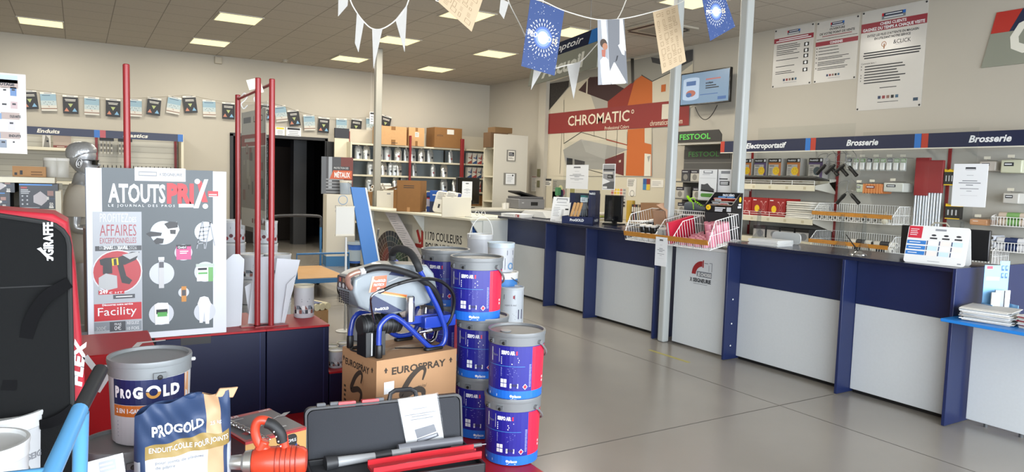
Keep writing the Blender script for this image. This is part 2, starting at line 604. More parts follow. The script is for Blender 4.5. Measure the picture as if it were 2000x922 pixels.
# ================================================================ RIGHT WALL: MURAL, TELEVISION, NOTICES, SIGNS
def rx(x0, y0, x1, y1, X):
 """centre Y, width, bottom z, top z of what the photograph shows between two corners on the plane X"""
 a, c = onx(x0, (y0 + y1) / 2, X), onx(x1, (y0 + y1) / 2, X)
 return (a.y + c.y) / 2, abs(a.y - c.y), onx((x0 + x1) / 2, y1, X).z, onx((x0 + x1) / 2, y0, X).z
def ry(x0, y0, x1, y1, Y):
 a, c = ony(x0, (y0 + y1) / 2, Y), ony(x1, (y0 + y1) / 2, Y)
 return (a.x + c.x) / 2, abs(a.x - c.x), ony((x0 + x1) / 2, y1, Y).z, ony((x0 + x1) / 2, y0, Y).z
XM = XR - .012
def mural():
 t = thing('wall_mural', 'large wall mural of grey, cream and orange houses with a red name band', 'mural', (XM, 12.3, 0))
 b = MB()
 def P(pts, m, z):   # px of a 3.84x crop whose corner is (1040, 130)
  q = [onx(1040 + x / 3.84, 130 + y / 3.84, XM) for x, y in pts]
  return b.add([(-z, p.y - 12.3, p.z) for p in q], [tuple(range(len(q)))], m)
 cr, gy = mat('#bcb4a2', .7), mat('#8f8d88', .7)
 P([(100, 30), (1205, -130), (900, 270), (895, 822), (90, 822)][:1] + [(905, -80), (1205, -135), (1200, 300), (895, 430), (895, 822), (92, 822)], cr, 0)
 P([(100, 130), (400, 30), (905, -80), (1205, -135), (1200, -20), (1120, 40), (900, 112), (820, 62), (690, 168), (500, 75), (430, 80), (280, 150), (100, 355)], mat('#8b8981', .7), .001)
 P([(105, 132), (275, 105), (272, 150), (105, 352)], mat('#2b2724', .8, noise=.8, scale=30), .002)
 P([(345, 178), (430, 80), (500, 75), (690, 165), (565, 262), (440, 215)], mat('#34191a', .7), .002)
 P([(408, 90), (418, 88), (412, 205), (402, 202)], cr, .003)
 P([(565, 262), (735, 128), (822, 62), (765, 110), (715, 292), (565, 312)], mat('#83281c', .7), .003)
 P([(822, 65), (900, 112), (900, 272), (715, 292), (765, 112)], mat('#b25c24', .7), .004)
 P([(738, -60), (762, -60), (764, 115), (744, 132)], BLACK, .005)
 P([(900, 112), (1040, 45), (1040, 262), (900, 270)], mat('#c2baa8', .7), .003)
 P([(820, 60), (900, 108), (1040, 42), (1040, 47), (900, 115), (818, 67)], BLACK, .006)
 P([(968, 138), (1002, 132), (1000, 186), (966, 192)], mat('#b25c24', .7), .006)
 P([(438, 214), (565, 265), (565, 310), (472, 318)], mat('#9b978f', .7), .003)
 P([(890, -70), (985, -55), (985, -10), (900, -30)], mat('#3b3b3d', .7), .004)
 P([(1150, -118), (1206, -128), (1204, -45), (1110, 0)], mat('#3b3b3d', .7), .004)
 # lower picture: the glazed pavilion and the orange gable
 P([(715, 472), (842, 462), (842, 572), (893, 585), (893, 822), (700, 818)], mat('#b25c24', .7), .002)
 P([(842, 470), (888, 466), (890, 582), (842, 570)], cr, .004)
 P([(842, 652), (890, 658), (888, 822), (838, 822)], mat('#c9c4b6', .7), .004)
 P([(862, 675), (886, 668), (872, 720)], gy, .005)
 P([(230, 625), (365, 545), (718, 622), (545, 697), (548, 775), (395, 768), (258, 775)], gy, .002)
 P([(365, 545), (560, 588), (545, 697), (400, 640)], mat('#9c9a95', .7), .003)
 P([(545, 697), (702, 640), (690, 820), (545, 778)], mat('#5b1d1c', .7), .004)
 P([(650, 704), (666, 700), (664, 718), (650, 720)], cr, .006)
 P([(690, 640), (702, 638), (695, 820), (686, 820)], cr, .005)
 P([(258, 685), (302, 690), (302, 745), (258, 742)], BLACK, .004)
 P([(316, 695), (394, 712), (388, 790), (318, 775)], mat('#2e2c2e', .6), .004)
 for u, v, ww in (((235, 578), (365, 493), 4), ((365, 493), (555, 545), 4), ((390, 765), (540, 805), 4), ((238, 250), (236, 580), 2), ((463, 440), (463, 525), 2), ((555, 460), (553, 545), 2), ((638, 475), (628, 690), 2), ((222, 480), (206, 805), 2), ((712, 490), (712, 590), 2)):
  dx, dy = v[0] - u[0], v[1] - u[1]
  l = math.hypot(dx, dy)
  nx, ny = -dy / l * ww / 2, dx / l * ww / 2
  P([(u[0] + nx, u[1] + ny), (v[0] + nx, v[1] + ny), (v[0] - nx, v[1] - ny), (u[0] - nx, u[1] - ny)], BLACK, .005)
 P([(555, 542), (712, 585), (712, 592), (555, 552)], mat('#8a3018', .7), .006)
 b.build('picture', t)
 b = MB()
 red = mat('#7e1f1c', .6)
 P([(98, 358), (1180, 243), (1175, 440), (92, 508)], red, .007)
 P([(975, 284), (1032, 280), (1028, 392), (970, 396)], mat('#c4bdae', .6), .008)
 a, c = onx(1040 + 268 / 3.84, 130 + 446 / 3.84, XM), onx(1040 + 728 / 3.84, 130 + 418 / 3.84, XM)
 top = onx(1040 + 480 / 3.84, 130 + 345 / 3.84, XM)
 b.M = F(-.009, a.y - 12.3, a.z, -90)
 wd = a.y - c.y
 b.text('CHROMATIC', 0, .0, top.z - a.z - .02, mat('#d9d0bb', .6), wd, bold=.012, z=0)
 b.disc(wd + .08, top.z - a.z - .05, .035, mat('#d9d0bb', .6), 0, r0=.022)
 b.text('Professional Colors', wd, -.125, .058, mat('#d9d0bb', .6), al='r', z=0)
 e = onx(1040 + 884 / 3.84, 130 + 445 / 3.84, XM)
 b.text('chromaticstore.com', a.y - e.y, e.z - a.z, .085, mat('#d9d0bb', .6), w=.75, z=0)
 b.build('name_band', t)
mural()
# television on its wall arm
yc, ww, z0, z1 = rx(1331, 138, 1427, 206, 7.95)
z0 += .02
t = thing('television', 'flat wall television showing a paint pot advert, beside the steel column', 'television', (7.93, yc, z0), -90)
hh = z1 - z0
MB().bx(-ww / 2, ww / 2, 0, .05, 0, hh, BLKGL).build('casing', t, bevel=.006)
SCR = mat('#56708a', .3, emit=.32)
b = MB(F(0, -.001, 0))
b.rect(-ww / 2 + .015, .02, ww / 2 - .015, hh - .018, SCR, 0)
k = ww
pot = mat('#8a9db4', .3, emit=.3)
dk = mat('#22497c', .3, emit=.3)
b.disc(-.27 * k, .78 * hh, .17 * k, pot, .002, ry=.06 * hh)
b.rect(-.44 * k, .22 * hh, -.10 * k, .76 * hh, pot, .001)
b.disc(-.27 * k, .22 * hh, .17 * k, pot, .002, ry=.07 * hh)
b.rect(-.37 * k, .60 * hh, -.17 * k, .73 * hh, dk, .003)
b.disc(-.27 * k, .36 * hh, .10 * k, mat('#8a4a3a', .3, emit=.3), .003, ry=.1 * hh)
b.disc(-.31 * k, .32 * hh, .06 * k, dk, .004, ry=.07 * hh)
b.lines(.03 * k, .70 * hh, .32 * k, .76 * hh, 1, mat('#8a4a4a', .3, emit=.3), t=.7, rag=0)
b.text('acrylique', .03 * k, .60 * hh, .055 * hh, INK, bold=.03, z=.003)
b.lines(.03 * k, .44 * hh, .30 * k, .57 * hh, 2, INK, t=.45)
b.lines(-.08 * k, .26 * hh, .36 * k, .32 * hh, 1, dk, t=.4)
b.rect(.28 * k, .10 * hh, .44 * k, .19 * hh, dk, .002)
b.build('screen', t)
b = MB()
b.bx(-.1, .1, .05, .24, hh * .4, hh * .5, BLACK)
b.build('wall_arm', t)
b = MB()
b.tube([(x * .22 - .02, .08, -.02 - .2 * (1 - x * x)) for x in [i / 6 - 1 for i in range(13)]], .006, BLACK)
b.build('cable', t)
def brandplate(b, cx, cy, w, h):
 """the shop's small blue plate at the head of its printed notices"""
 b.rect(cx - w / 2, cy - h / 2, cx + w / 2, cy + h / 2, mat('#6d7076', .5), .0008)
 b.rect(cx - w / 2, cy, cx + w / 2, cy + h / 2, mat('#14213f', .5), .0012)
 b.rect(cx - w / 2, cy, cx - w * .42, cy + h / 2, RED, .0016)
 b.rect(cx + w * .38, cy, cx + w / 2, cy + h / 2, BLUE, .0016)
 b.lines(cx - w * .35, cy + h * .1, cx + w * .35, cy + h * .4, 1, PAPER, t=.5, z=.002, rag=0, al='c')
 b.lines(cx - w * .4, cy - h * .4, cx + w * .4, cy - h * .1, 1, PAPER, t=.5, z=.002, rag=0, al='c')
GLPAP = mat('#b9b6b0', .22, noise=.02)
DARKRED = mat('#842030', .4)
def corners(b, w, h):
 for sx in (-1, 1):
  for yy in (.02, h - .02):
   b.lathe([(.012, 0), (.008, .006), (0, .007)], BLACK, 10, T(sx * (w / 2 - .02), yy, 0))
def five(b, cx, y, s):
 for i, c in enumerate(('#1d3050', '#7c2a30', '#7a5a50', '#101418', '#33566e')):
  b.rect(cx + (i - 2) * s * 1.5 - s / 2, y, cx + (i - 2) * s * 1.5 + s / 2, y + s, mat(c, .5), .0014)
def notice(px, label):
 yc, w, z0, z1 = rx(*px, XR)
 h = z1 - z0
 b = MB(F(0, 0, 0, 0))
 b.bx(-w / 2, w / 2, 0, h, -.003, 0, GLPAP)
 corners(b, w, h)
 return b, w, h, (XR - .004, yc, z0), label
b, w, h, loc, lab = notice((1511, 52, 1587, 168), 'left of three glossy notices high on the wall, with pictograms')
brandplate(b, 0, h * .91, w * .32, h * .07)
b.rect(-w / 2, h * .76, w / 2, h * .84, DARKRED)
b.lines(-w * .45, h * .77, w * .45, h * .83, 2, PAPER, t=.5, z=.0014, al='c')
for y, n in ((.64, 3), (.54, 3), (.45, 1), (.34, 1), (.22, 2)):
 b.lines(-w * .42, h * y, w * .2, h * (y + .03 * n), n, INK, t=.35)
 b.rect(w * .28, h * y, w * .40, h * (y + .06), BLACK, .001)
 b.disc(w * .34, h * (y + .03), w * .03, PAPER, .0014)
five(b, -.02, h * .1, w * .05)
b.lines(-w * .2, h * .06, w * .2, h * .08, 1, GREYT)
tag(b.build('wall_notice', loc=loc, rz=-90), lab, 'notice', 'glossy notices on the right wall')
b, w, h, loc, lab = notice((1593, 37, 1675, 158), 'middle of three glossy notices high on the wall, about opening hours')
brandplate(b, 0, h * .92, w * .32, h * .07)
b.text('OUVERTURE', 0, h * .835, h * .032, INK, w * .36, 'c', .02)
b.text('DE VOTRE POINT DE VENTE', 0, h * .775, h * .034, INK, w * .82, 'c', .02)
b.lines(-w * .35, h * .735, w * .35, h * .765, 1, DARKRED, rag=0)
b.rect(-w * .48, h * .705, w * .48, h * .712, BLACK)
b.rect(-w / 2, h * .60, w / 2, h * .67, DARKRED)
b.text('CONSIGNES', 0, h * .615, h * .038, PAPER, w * .3, 'c', .03, z=.0014)
for y, n in ((.55, 1), (.50, 1), (.45, 1), (.37, 2), (.27, 3), (.20, 2)):
 b.lines(-w * .42, h * y, w * (.4 if n > 1 else .1), h * (y + .025 * n), n, INK, t=.4)
 b.disc(-w * .46, h * (y + .025 * n - .012), w * .012, BLACK)
five(b, -.02, h * .09, w * .045)
b.lines(-w * .15, h * .05, w * .15, h * .07, 1, GREYT)
tag(b.build('wall_notice', loc=loc, rz=-90), lab, 'notice', 'glossy notices on the right wall')
b, w, h, loc, lab = notice((1679, 13, 1806, 212), 'largest and rightmost of three glossy notices high on the wall, with red banner')
brandplate(b, 0, h * .92, w * .36, h * .06)
b.rect(-w / 2, h * .785, w / 2, h * .875, DARKRED)
b.text('CHERS CLIENTS', 0, h * .837, h * .026, PAPER, w * .40, 'c', .03, z=.0014)
b.text('GAGNEZ DU TEMPS A CHAQUE VISITE', 0, h * .795, h * .028, PAPER, w * .94, 'c', .03, z=.0014)
b.text("EVITEZ LES FILES D'ATTENTE EN MAGASIN", 0, h * .735, h * .022, INK, w * .78, 'c', .02)
b.text('EN UTILISANT NOTRE SERVICE', 0, h * .70, h * .022, INK, w * .55, 'c', .02)
b.text('&CLICK', .02, h * .635, h * .038, INK, w * .26)
b.lines(w * .06, h * .62, w * .18, h * .63, 1, GREYT)
b.disc(-w * .12, h * .645, w * .04, mat('#9a6a4a', .5), r0=w * .03)
b.rect(-w * .125, h * .60, -w * .105, h * .65, mat('#9a6a4a', .5))
for i, y in enumerate((.565, .54, .515)):
 b.lines(-w * .46, h * y, w * .46, h * (y + .022), 1, INK, t=.55, rag=.15, al='c')
b.text('Comment faire ?', -w * .46, h * .465, h * .016, INK)
b.lines(-w * .40, h * .26, w * .3, h * .455, 7, INK, t=.38)
for y in (.44, .41, .35, .325, .295):
 b.rect(-w * .46, h * y, -w * .45, h * (y + .012), INK)
b.lines(-w * .14, h * .205, w * .12, h * .225, 1, INK, rag=0)
five(b, 0, h * .105, w * .045)
b.lines(-w * .16, h * .065, w * .16, h * .08, 1, INK, rag=0)
b.rect(w * .38, h * .06, w * .45, h * .09, mat('#1d3a50', .5))
tag(b.build('wall_notice', loc=loc, rz=-90), lab, 'notice', 'glossy notices on the right wall')
# wall sign at the right edge: red and navy head band over a sage panel
SAGE = mat('#85877a', .8, spec=.2)
b = MB(F(0, 0, 0))
W2 = [onx(x, y, XR) for x, y in ((1948, 25), (1917, 133), (1936, 67), (2000, 60), (1997, 19), (1986, 60), (1978, 103))]
y0 = W2[0].y
def L(p):
 return (y0 - p.y, p.z - W2[1].z)
tl, bl, ml = L(W2[0]), L(W2[1]), L(W2[2])
xe = 1.25
b.prism([bl, (xe - .18, bl[1]), (xe - .11, ml[1]), (ml[0], ml[1])], .012, SAGE)
r1 = L(W2[4])[0]
b.prism([(ml[0], ml[1] + .001), (r1 - .10, ml[1] + .001), (r1 + .01, tl[1]), (tl[0], tl[1])], .012, mat('#a8281e', .5))
b.prism([(r1 - .099, ml[1] + .001), (xe - .11, ml[1] + .001), (xe, tl[1]), (r1 + .011, tl[1])], .012, mat('#18213f', .5))
c = L(W2[6])
b.text('C', c[0] - .03, c[1] + .01, .30, mat('#d6d4c8', .6), .30, bold=.05, shear=.25, z=.0135)
tag(b.build('wall_sign', loc=(XR - .002, y0, W2[1].z), rz=-90), 'slanted sage wall sign with red and navy top band at the right edge', 'sign')
# hanging sign over the reception
pA, pB = (1033, 169), (1168, 134.5)
dv = _ray(443, 331)
dv.z = 0
dv.normalize()
base = EYE + _ray(1033, 169) * 8.1
t = thing('hanging_sign', 'grey hanging sign with navy top band over the reception, behind the bunting', 'sign', tuple(base), math.degrees(math.atan2(-dv.y, -dv.x)))
nrm = Vector((-dv.y, dv.x, 0))
def sg(x, y):
 d = _ray(x, y)
 s = nrm.dot(base - EYE) / nrm.dot(d)
 p = EYE + d * s - base
 return (p.dot(-dv), p.z)
q = {n: sg(*v) for n, v in dict(bl=(1033, 169), br=(1168, 134.5), mr=(1164, 95), mm=(1089, 109), tr=(1165, 58), tm=(1090, 85)).items()}
h1, h2 = q['mm'][1], q['tm'][1]
W = q['br'][0]
b = MB(F())
b.prism([(0, 0), (W, 0), (W + .03, h1), (.12, h1)], .015, SAGE)
x1, x0 = sg(1141, 130)[0], sg(1060, 150)[0]
b.text('Accueil', x0, h1 * .2, h1 * .55, mat('#cfd0c4', .6), x1 - x0 + .03, bold=.04, shear=.18, z=.0165)
b.build('lower_panel', t)
b = MB(F())
xs = sg(1155, 75)[0]
b.prism([(.12, h1 + .002), (xs - .03, h1 + .002), (xs + .03, h2), (.20, h2)], .015, mat('#131c38', .8, spec=.1))
b.prism([(xs - .029, h1 + .002), (W + .03, h1 + .002), (W + .09, h2), (xs + .031, h2)], .015, mat('#2c74c0', .8, spec=.1))
x1, x0 = sg(1142, 92)[0], sg(1064, 110)[0]
b.text('Comptoir', x0, h1 + (h2 - h1) * .3, (h2 - h1) * .5, PAPER, x1 - x0, bold=.012, shear=.35, z=.0165)
b.build('upper_panel', t)
b = MB()
for x in (.3, W - .2):
 b = MB()
 b.tube([(x, .008, h2), (x, .008, ZC - base.z)], .003, STEEL, 6)
 b.build('suspension_wire', t)
# ================================================================ SHELVING ALONG THE RIGHT WALL
STEELW = mat('#bdb9ae', .45)
RAIL = mat('#cbc4ae', .45)
STRIP = mat('#b57a2c', .45, noise=.25, scale=30)
HDR = mat('#141d3c', .4)
XP = 8.10          # pegboard plane
PITCH = 1.33
def fence(b, w, y, z, h=.055, n=5):
 """wire guard along a shelf front"""
 for k in range(3):
  b.tube([(-w / 2, y, z + h * k / 2), (w / 2, y, z + h * k / 2)], .0025, WIRE, 5)
 for i in range(n):
  x = -w / 2 + w * i / (n - 1)
  b.tube([(x, y, z), (x, y, z + h)], .003, WIRE, 5)
def bay(yl, label, hd=None, hx=None, side=False, last=False):
 """a wall bay seen from -X; local x runs to the reader's right, local y into the wall"""
 t = thing('shelving_bay', label, 'shelving', (XP, yl - PITCH / 2, 0), -90, 'pegboard bays along the right wall')
 b = MB()
 b.bx(-PITCH / 2, PITCH / 2, 0, .02, .05, 2.13, PEG)
 b.M = Matrix.Identity(4)
 b.build('pegboard', t)
 b = MB()
 b.bx(-PITCH / 2 - .016, -PITCH / 2 + .016, -.012, .06, 0, 2.2, REDD)
 b.build('upright', t)
 if last:
  MB().bx(PITCH / 2 - .016, PITCH / 2 + .016, -.012, .06, 0, 2.2, REDD).build('upright', t)
 b = MB()
 b.bx(-PITCH / 2 + .02, PITCH / 2 - .02, -.48, 0, .14, .17, STEELW).bx(-PITCH / 2 + .02, PITCH / 2 - .02, -.48, -.46, 0, .14, STEELW)
 b.build('base_deck', t)
 if side:
  MB().bx(-PITCH / 2 - .05, -PITCH / 2 - .02, -.36, .05, 0, 2.19, mat('#c4c0b6', .6)).build('side_panel', t, bevel=.003)
 return t
def header(y0, y1, text, ta, tb, label):
 t = thing('header_board', label, 'sign', (7.72, y0, 2.033), -90, 'navy header boards over the right wall shelving')
 w, h = y0 - y1, .152
 b = MB()
 b.bx(0, w - .001, 0, .02, 0, h, HDR)
 b.M = F(0, 0, 0)
 b.rect(0, .0, .072, h, mat('#a5301e', .5), .001)
 b.rect(w - .072, 0, w - .001, h, mat('#2166b0', .5), .001)
 if text:
  b.text(text, y0 - ta, .045, .066, PAPER, ta - tb, bold=.03, shear=.22, z=.0016)
 b.rect(0, -.012, w, .0, mat('#c9c5b8', .5), .001)
 b.build('board', t)
 for x in (.2, w - .2):
  b = MB()
  b.bx(x - .01, x + .01, .02, .39, .05, .08, STEELW)
  b.build('bracket', t)
 return t
bay(6.83, 'pegboard bay with abrasive boxes, red cartons and white packs, nearest the columns', side=True)
bay(5.50, 'pegboard bay with roller frames, blister packs and two wire baskets')
bay(4.17, 'pegboard bay at the right edge holding roller baskets behind the notice', last=True)
header(7.08, 5.638, 'Electroportatif', 6.63, 5.99, 'navy header board reading Electroportatif')
header(5.636, 4.284, 'Brosserie', 5.155, 4.764, 'navy header board reading Brosserie, middle of the right wall')
header(4.282, 2.93, 'Brosserie', 3.805, 3.416, 'navy header board reading Brosserie, nearest the right edge')
def wire_basket(name, label, loc, rz, w, d, h, group=None, strip=True, n=18, front=.4, open_front=True, cat='basket'):
 t = thing(name, label, cat, loc, rz, group)
 b = MB()
 r = .0026
 prof = [(0, h), (-d * .72, h), (-d, h * front), (-d, 0), (0, 0)]
 for s in (-1, 1):
  x = s * w / 2
  b.tube([(x, y, z) for y, z in prof], .004, WIRE, 6, closed=True)
  m = max(5, int(d / .03))
  for i in range(1, m):
   y = -d * i / m
   zt = h if y > -d * .72 else h - (h - h * front) * (-y - d * .72) / (d * .28)
   b.tube([(x, y, 0), (x, y, zt)], r, WIRE, 4)
  b.tube([(x, 0, h * .5), (x, -d * .95, h * .5)], r, WIRE, 4)
 for y, z in ((0, 0), (0, h), (0, h / 2), (-d, 0), (-d, h * front), (-d * .5, 0)):
  b.tube([(-w / 2, y, z), (w / 2, y, z)], .0035, WIRE, 5)
 for i in range(1, n):
  x = -w / 2 + w * i / n
  b.tube([(x, 0, h), (x, 0, 0), (x, -d, 0), (x, -d, h * front)], r, WIRE, 4)
 b.build('wire_frame', t)
 if strip:
  b = MB()
  b.bx(-w / 2, w / 2, -d - .012, -d - .006, h * front - .02, h * front + .025, STRIP)
  b.build('price_strip', t)
 return t
def carton(name, label, cat, loc, rz, w, d, h, m, front=None, group=None, side=None, top=None, bevel=.002):
 """a box standing on its base centre, front towards local -Y; front/side/top draw in the face's own frame"""
 b = MB()
 b.bx(-w / 2, w / 2, -d / 2, d / 2, 0, h, m)
 if front:
  b.M = F(0, -d / 2, 0)
  front(b, w, h)
 if side:
  b.M = F(-w / 2, 0, 0, -90)
  side(b, d, h)
 if top:
  b.M = T(0, 0, h)
  top(b, w, d)
 return tag(b.build(name, loc=loc, rz=rz, bevel=0), label, cat, group)
# shelves of the first bay
def shelf(yc, w, z, x0, x1, label, slope=0.0, guard=True, dark=False):
 t = thing('wall_shelf', label, 'shelf', (XP, yc, z), -90, 'steel shelves on the right wall')
 b = MB(T(rx=-math.degrees(math.atan(slope))))
 d = XP - x0
 b.bx(-w / 2, w / 2, -d, -(XP - x1), -.02, 0, mat('#3a3936', .6) if dark else STEELW)
 b.build('shelf_board', t)
 zf = -slope * d
 b = MB()
 b.bx(-w / 2, w / 2, -d - .012, -d, zf * -1 - .075 if slope < 0 else -zf * 0 + -slope * d - .07, (-slope * d) + .0, RAIL)
 b.M = F(0, -d - .012, 0)
 for i in range(5):
  b.rect(-w / 2 + w * (i + .4) / 5, -slope * d - .055, -w / 2 + w * (i + .55) / 5, -slope * d - .02, mat('#b3a98e', .5), .0007)
 b.build('price_rail', t)
 if guard:
  b = MB()
  fence(b, w - .02, -d, -slope * d)
  b.build('wire_guard', t)
 for s in (-1, 1):
  b = MB()
  b.add([(s * (w / 2 + .003), 0, 0), (s * (w / 2 + .003), -d, -slope * d), (s * (w / 2 + .003), -d, -slope * d - .05), (s * (w / 2 + .003), 0, -.16),
   (s * (w / 2 + .006), 0, 0), (s * (w / 2 + .006), -d, -slope * d), (s * (w / 2 + .006), -d, -slope * d - .05), (s * (w / 2 + .006), 0, -.16)],
   [(0, 1, 2, 3), (7, 6, 5, 4), (0, 4, 5, 1), (1, 5, 6, 2), (2, 6, 7, 3), (3, 7, 4, 0)], STEELW)
  b.build('bracket', t)
 return t
shelf(6.165, 1.30, 1.685, 7.96, 8.10, 'shallow shelf under the abrasive disc boxes', guard=False)
shelf(6.165, 1.30, 1.66, 7.69, 8.10, 'empty sloping wire-guarded shelf below the abrasive disc boxes', slope=.14, dark=True)
shelf(6.165, 1.30, 1.185, 7.69, 8.10, 'wire-guarded shelf with red cartons and white packs')
shelf(6.165, 1.30, .90, 7.72, 8.10, 'low shelf with dark-lidded packs, just above the near worktop', guard=False)
def abrasive(colour, disc, dots):
 def fr(b, w, h):
  b.rect(-w / 2, h * .80, w / 2, h, BLACK)
  b.text('ProGOLD', -w * .42, h * .86, h * .07, PAPER, w * .58, bold=.04)
  b.rect(w * .3, h * .84, w * .44, h * .96, PAPER, .001)
  b.rect(-w / 2, h * .70, w / 2, h * .80, colour)
  b.rect(w * .30, 0, w / 2, h * .70, colour, .0005)
  b.lines(-w * .42, h * .60, w * .0, h * .66, 1, INK, t=.5)
  b.lines(-w * .42, h * .12, -w * .15, h * .52, 5, INK, t=.25)
  b.disc(w * .12, h * .38, w * .27, disc, .0014)
  if dots:
   for i in range(6):
    b.disc(w * .12 + w * .15 * math.cos(i * 1.047), h * .38 + w * .15 * math.sin(i * 1.047), w * .03, mat('#a8861a', .5), .002, 8)
 return fr
PUR, ORG = mat('#4a3a63', .5), mat('#b06a30', .5)
GRB = mat('#a9a6a0', .5)
for i, (px0, px1, c, dcol, lab) in enumerate(((1446, 1467, ORG, YELLOW, 'orange abrasive disc box half hidden behind the column'), (1470, 1499, PUR, YELLOW, 'purple edged abrasive box with yellow disc, second from the column'), (1499, 1527, ORG, YELLOW, 'orange edged abrasive box with yellow disc, middle of the row'), (1534, 1565, ORG, YELLOW, 'orange edged abrasive box with yellow disc, next to the grey disc box'), (1574, 1612, PUR, mat('#3d4f57', .5), 'purple abrasive box with dark grey disc at the right end of the row'))):
 yc, w_, z0, z1 = rx(px0, 307, px1, 346, 7.97)
 carton('abrasive_box', lab, 'box', (8.03, yc, 1.6855), -90, .20 if i else .19, .115, .265, GRB, abrasive(c, dcol, i < 4), 'abrasive boxes on the right wall')
def oxy(b, w, h):
 m = mat('#8c1a1c', .45)
 b.rect(-w / 2 + .004, .004, w / 2 - .004, h - .004, m, .0005)
 b.lines(-w * .42, h * .84, -w * .2, h * .92, 1, PAPER, t=.6)
 b.disc(-w * .16, h * .40, w * .15, YELLOW, .0012, ry=h * .20)
 b.text('X', w * .02, h * .18, h * .62, mat('#c98a86', .5), w * .42, bold=.03)
 b.text('X', w * .05, h * .22, h * .54, mat('#8c1a1c', .45), w * .36, bold=.01, z=.0016)
redb = mat('#a81d1d', .4)
for i, (yc, lab) in enumerate(((6.62, 'red carton with yellow disc and big X, against the column'), (6.35, 'red carton with yellow disc and big X, middle of three'), (6.08, 'red carton with yellow disc and big X, right of three beside the white packs'))):
 carton('red_carton', lab, 'box', (7.87, yc, 1.186), -90, .258, .30, .235, redb, oxy, 'red cartons on the right wall shelf')
for k in range(8):
 b = MB()
 b.prism(rrect(-.20, -.19, .20, .19, .05), .024, mat('#c9c4ba', .35, noise=.06))
 o = b.build('overall_pack', loc=(7.88 + .008 * rnd.uniform(-1, 1), 5.735 + .010 * rnd.uniform(-1, 1), 1.186 + k * .0265), rz=rnd.uniform(-3, 3) - 90, bevel=.011, seg=3)
 tag(o, 'white plastic overall pack, number %s of the pile beside the red cartons' % ('one from the bottom', 'two from the bottom', 'three from the bottom', 'four from the bottom', 'four from the top', 'three from the top', 'second from the top', 'topmost')[k], 'pack', 'white overall packs in a pile')
 o['label'] = ('lowest', 'second lowest', 'third lowest', 'fourth lowest', 'fourth from top', 'third from top', 'second from top', 'topmost')[k] + ' white pack in the pile beside the red cartons'
def lowp(b, w, h):
 b.rect(-w / 2, h * .72, w / 2, h, BLACK)
 b.rect(-w / 2, 0, w / 2, h * .72, mat('#9d9b98', .5), .0005)
 b.disc(w * .1, h * .35, w * .28, mat('#6a6c70', .5), .0012, ry=h * .3)
for i in range(4):
 carton('tool_pack', ('leftmost', 'second from left', 'third from left', 'rightmost')[i] + ' black-topped pack on the low shelf behind the near worktop', 'pack', (7.86, 6.36 - i * .22, .901), -90, .19, .22, .15, mat('#2a2a2c', .5), lowp, 'black-topped packs on the low shelf')
# --- second bay: roller frames, blister packs, baskets
def roller_frame(x, y, z, rz, label):
 t = thing('paint_roller', label, 'roller frame', (x, y, z), rz, 'roller frames hung on the pegboard')
 b = MB()
 b.tube(spline([(0, 0, 0), (0, -.015, .06), (.07, -.02, .115), (.09, -.02, .13), (.02, -.02, .19), (-.06, -.02, .19)], 5), .0028, mat('#77787a', .4, .6), 6)
 b.build('wire_arm', t)
 b = MB(T(0, 0, 0, 0, 0, 0))
 b.lathe([(.010, -.16), (.023, -.155), (.020, -.09), (.024, -.04), (.016, 0), (.006, .004)], BLACK, 12, T(0, 0, 0, 0, 0, 0))
 b.build('handle', t)
 t.rotation_euler = (0, R(rz), R(-90))
 return t
for i in range(6):
 p = onx(1612 + i * 9.2, 322 + (i % 2) * 3, 7.88 - .02 * (i % 3))
 roller_frame(p.x, p.y, p.z, (48, -46)[i % 2] + rnd.uniform(-4, 4), ('leftmost', 'second', 'third', 'fourth', 'fifth', 'rightmost')[i] + ' black-handled roller frame from the left, beside the grey disc box')
for i, (px_, a) in enumerate(((1651, -42), (1662, 46))):
 p = onx(px_, 379, 7.88 - .02 * i)
 roller_frame(p.x, p.y, p.z, -a, ('left', 'right')[i] + ' of two crossed black-handled roller frames above the upper basket')
def hook(y, z, d, label=None):
 b = MB()
 b.tube([(0, 0, 0), (0, -d, 0), (0, -d - .012, .012)], .003, STEEL, 6)
 b.bx(-.03, .03, -d - .016, -d - .013, .008, .036, mat('#c8c4b4', .5))
 return tag(b.build('pegboard_hook', loc=(XP, y, z), rz=-90), label or 'steel pegboard hook with price tag', 'hook', 'pegboard hooks on the right wall')
GRNL = mat('#6f8b5a', .5)
for i in range(9):
 px_ = 1659 + i * 13.2
 p = onx(px_, 309, 7.9)
 big = i >= 6
 t = thing('blister_pack', ('first', 'second', 'third', 'fourth', 'fifth', 'sixth', 'seventh', 'eighth', 'ninth')[i] + ' small white blister pack from the left in the top row', 'pack', (7.90, p.y, p.z - .145), -90, 'small blister packs in the top row')
 b = MB()
 b.bx(-.034, .034, .006, .0085, 0, .145, mat('#aeb2ae', .5))
 b.M = F(0, .006, 0)
 b.rect(-.03, .10, .03, .14, GRNL if i % 3 else INK)
 b.lines(-.026, .105, .026, .135, 2, PAPER, t=.4, z=.0012)
 b.build('backing_card', t)
 b = MB()
 b.prism(rrect(-.027, .008, .027, .095, .012), .025, mat('#c9cac6', .35), M=F(0, .006, 0))
 b.build('sponge_roll', t, bevel=.006)
 if i in (0, 2, 4, 6, 8):
  hook(p.y, p.z + .006, .20, 'pegboard hook carrying the %s small blister packs' % ('leftmost', 'second group of', 'middle', 'fourth group of', 'rightmost')[i // 2])
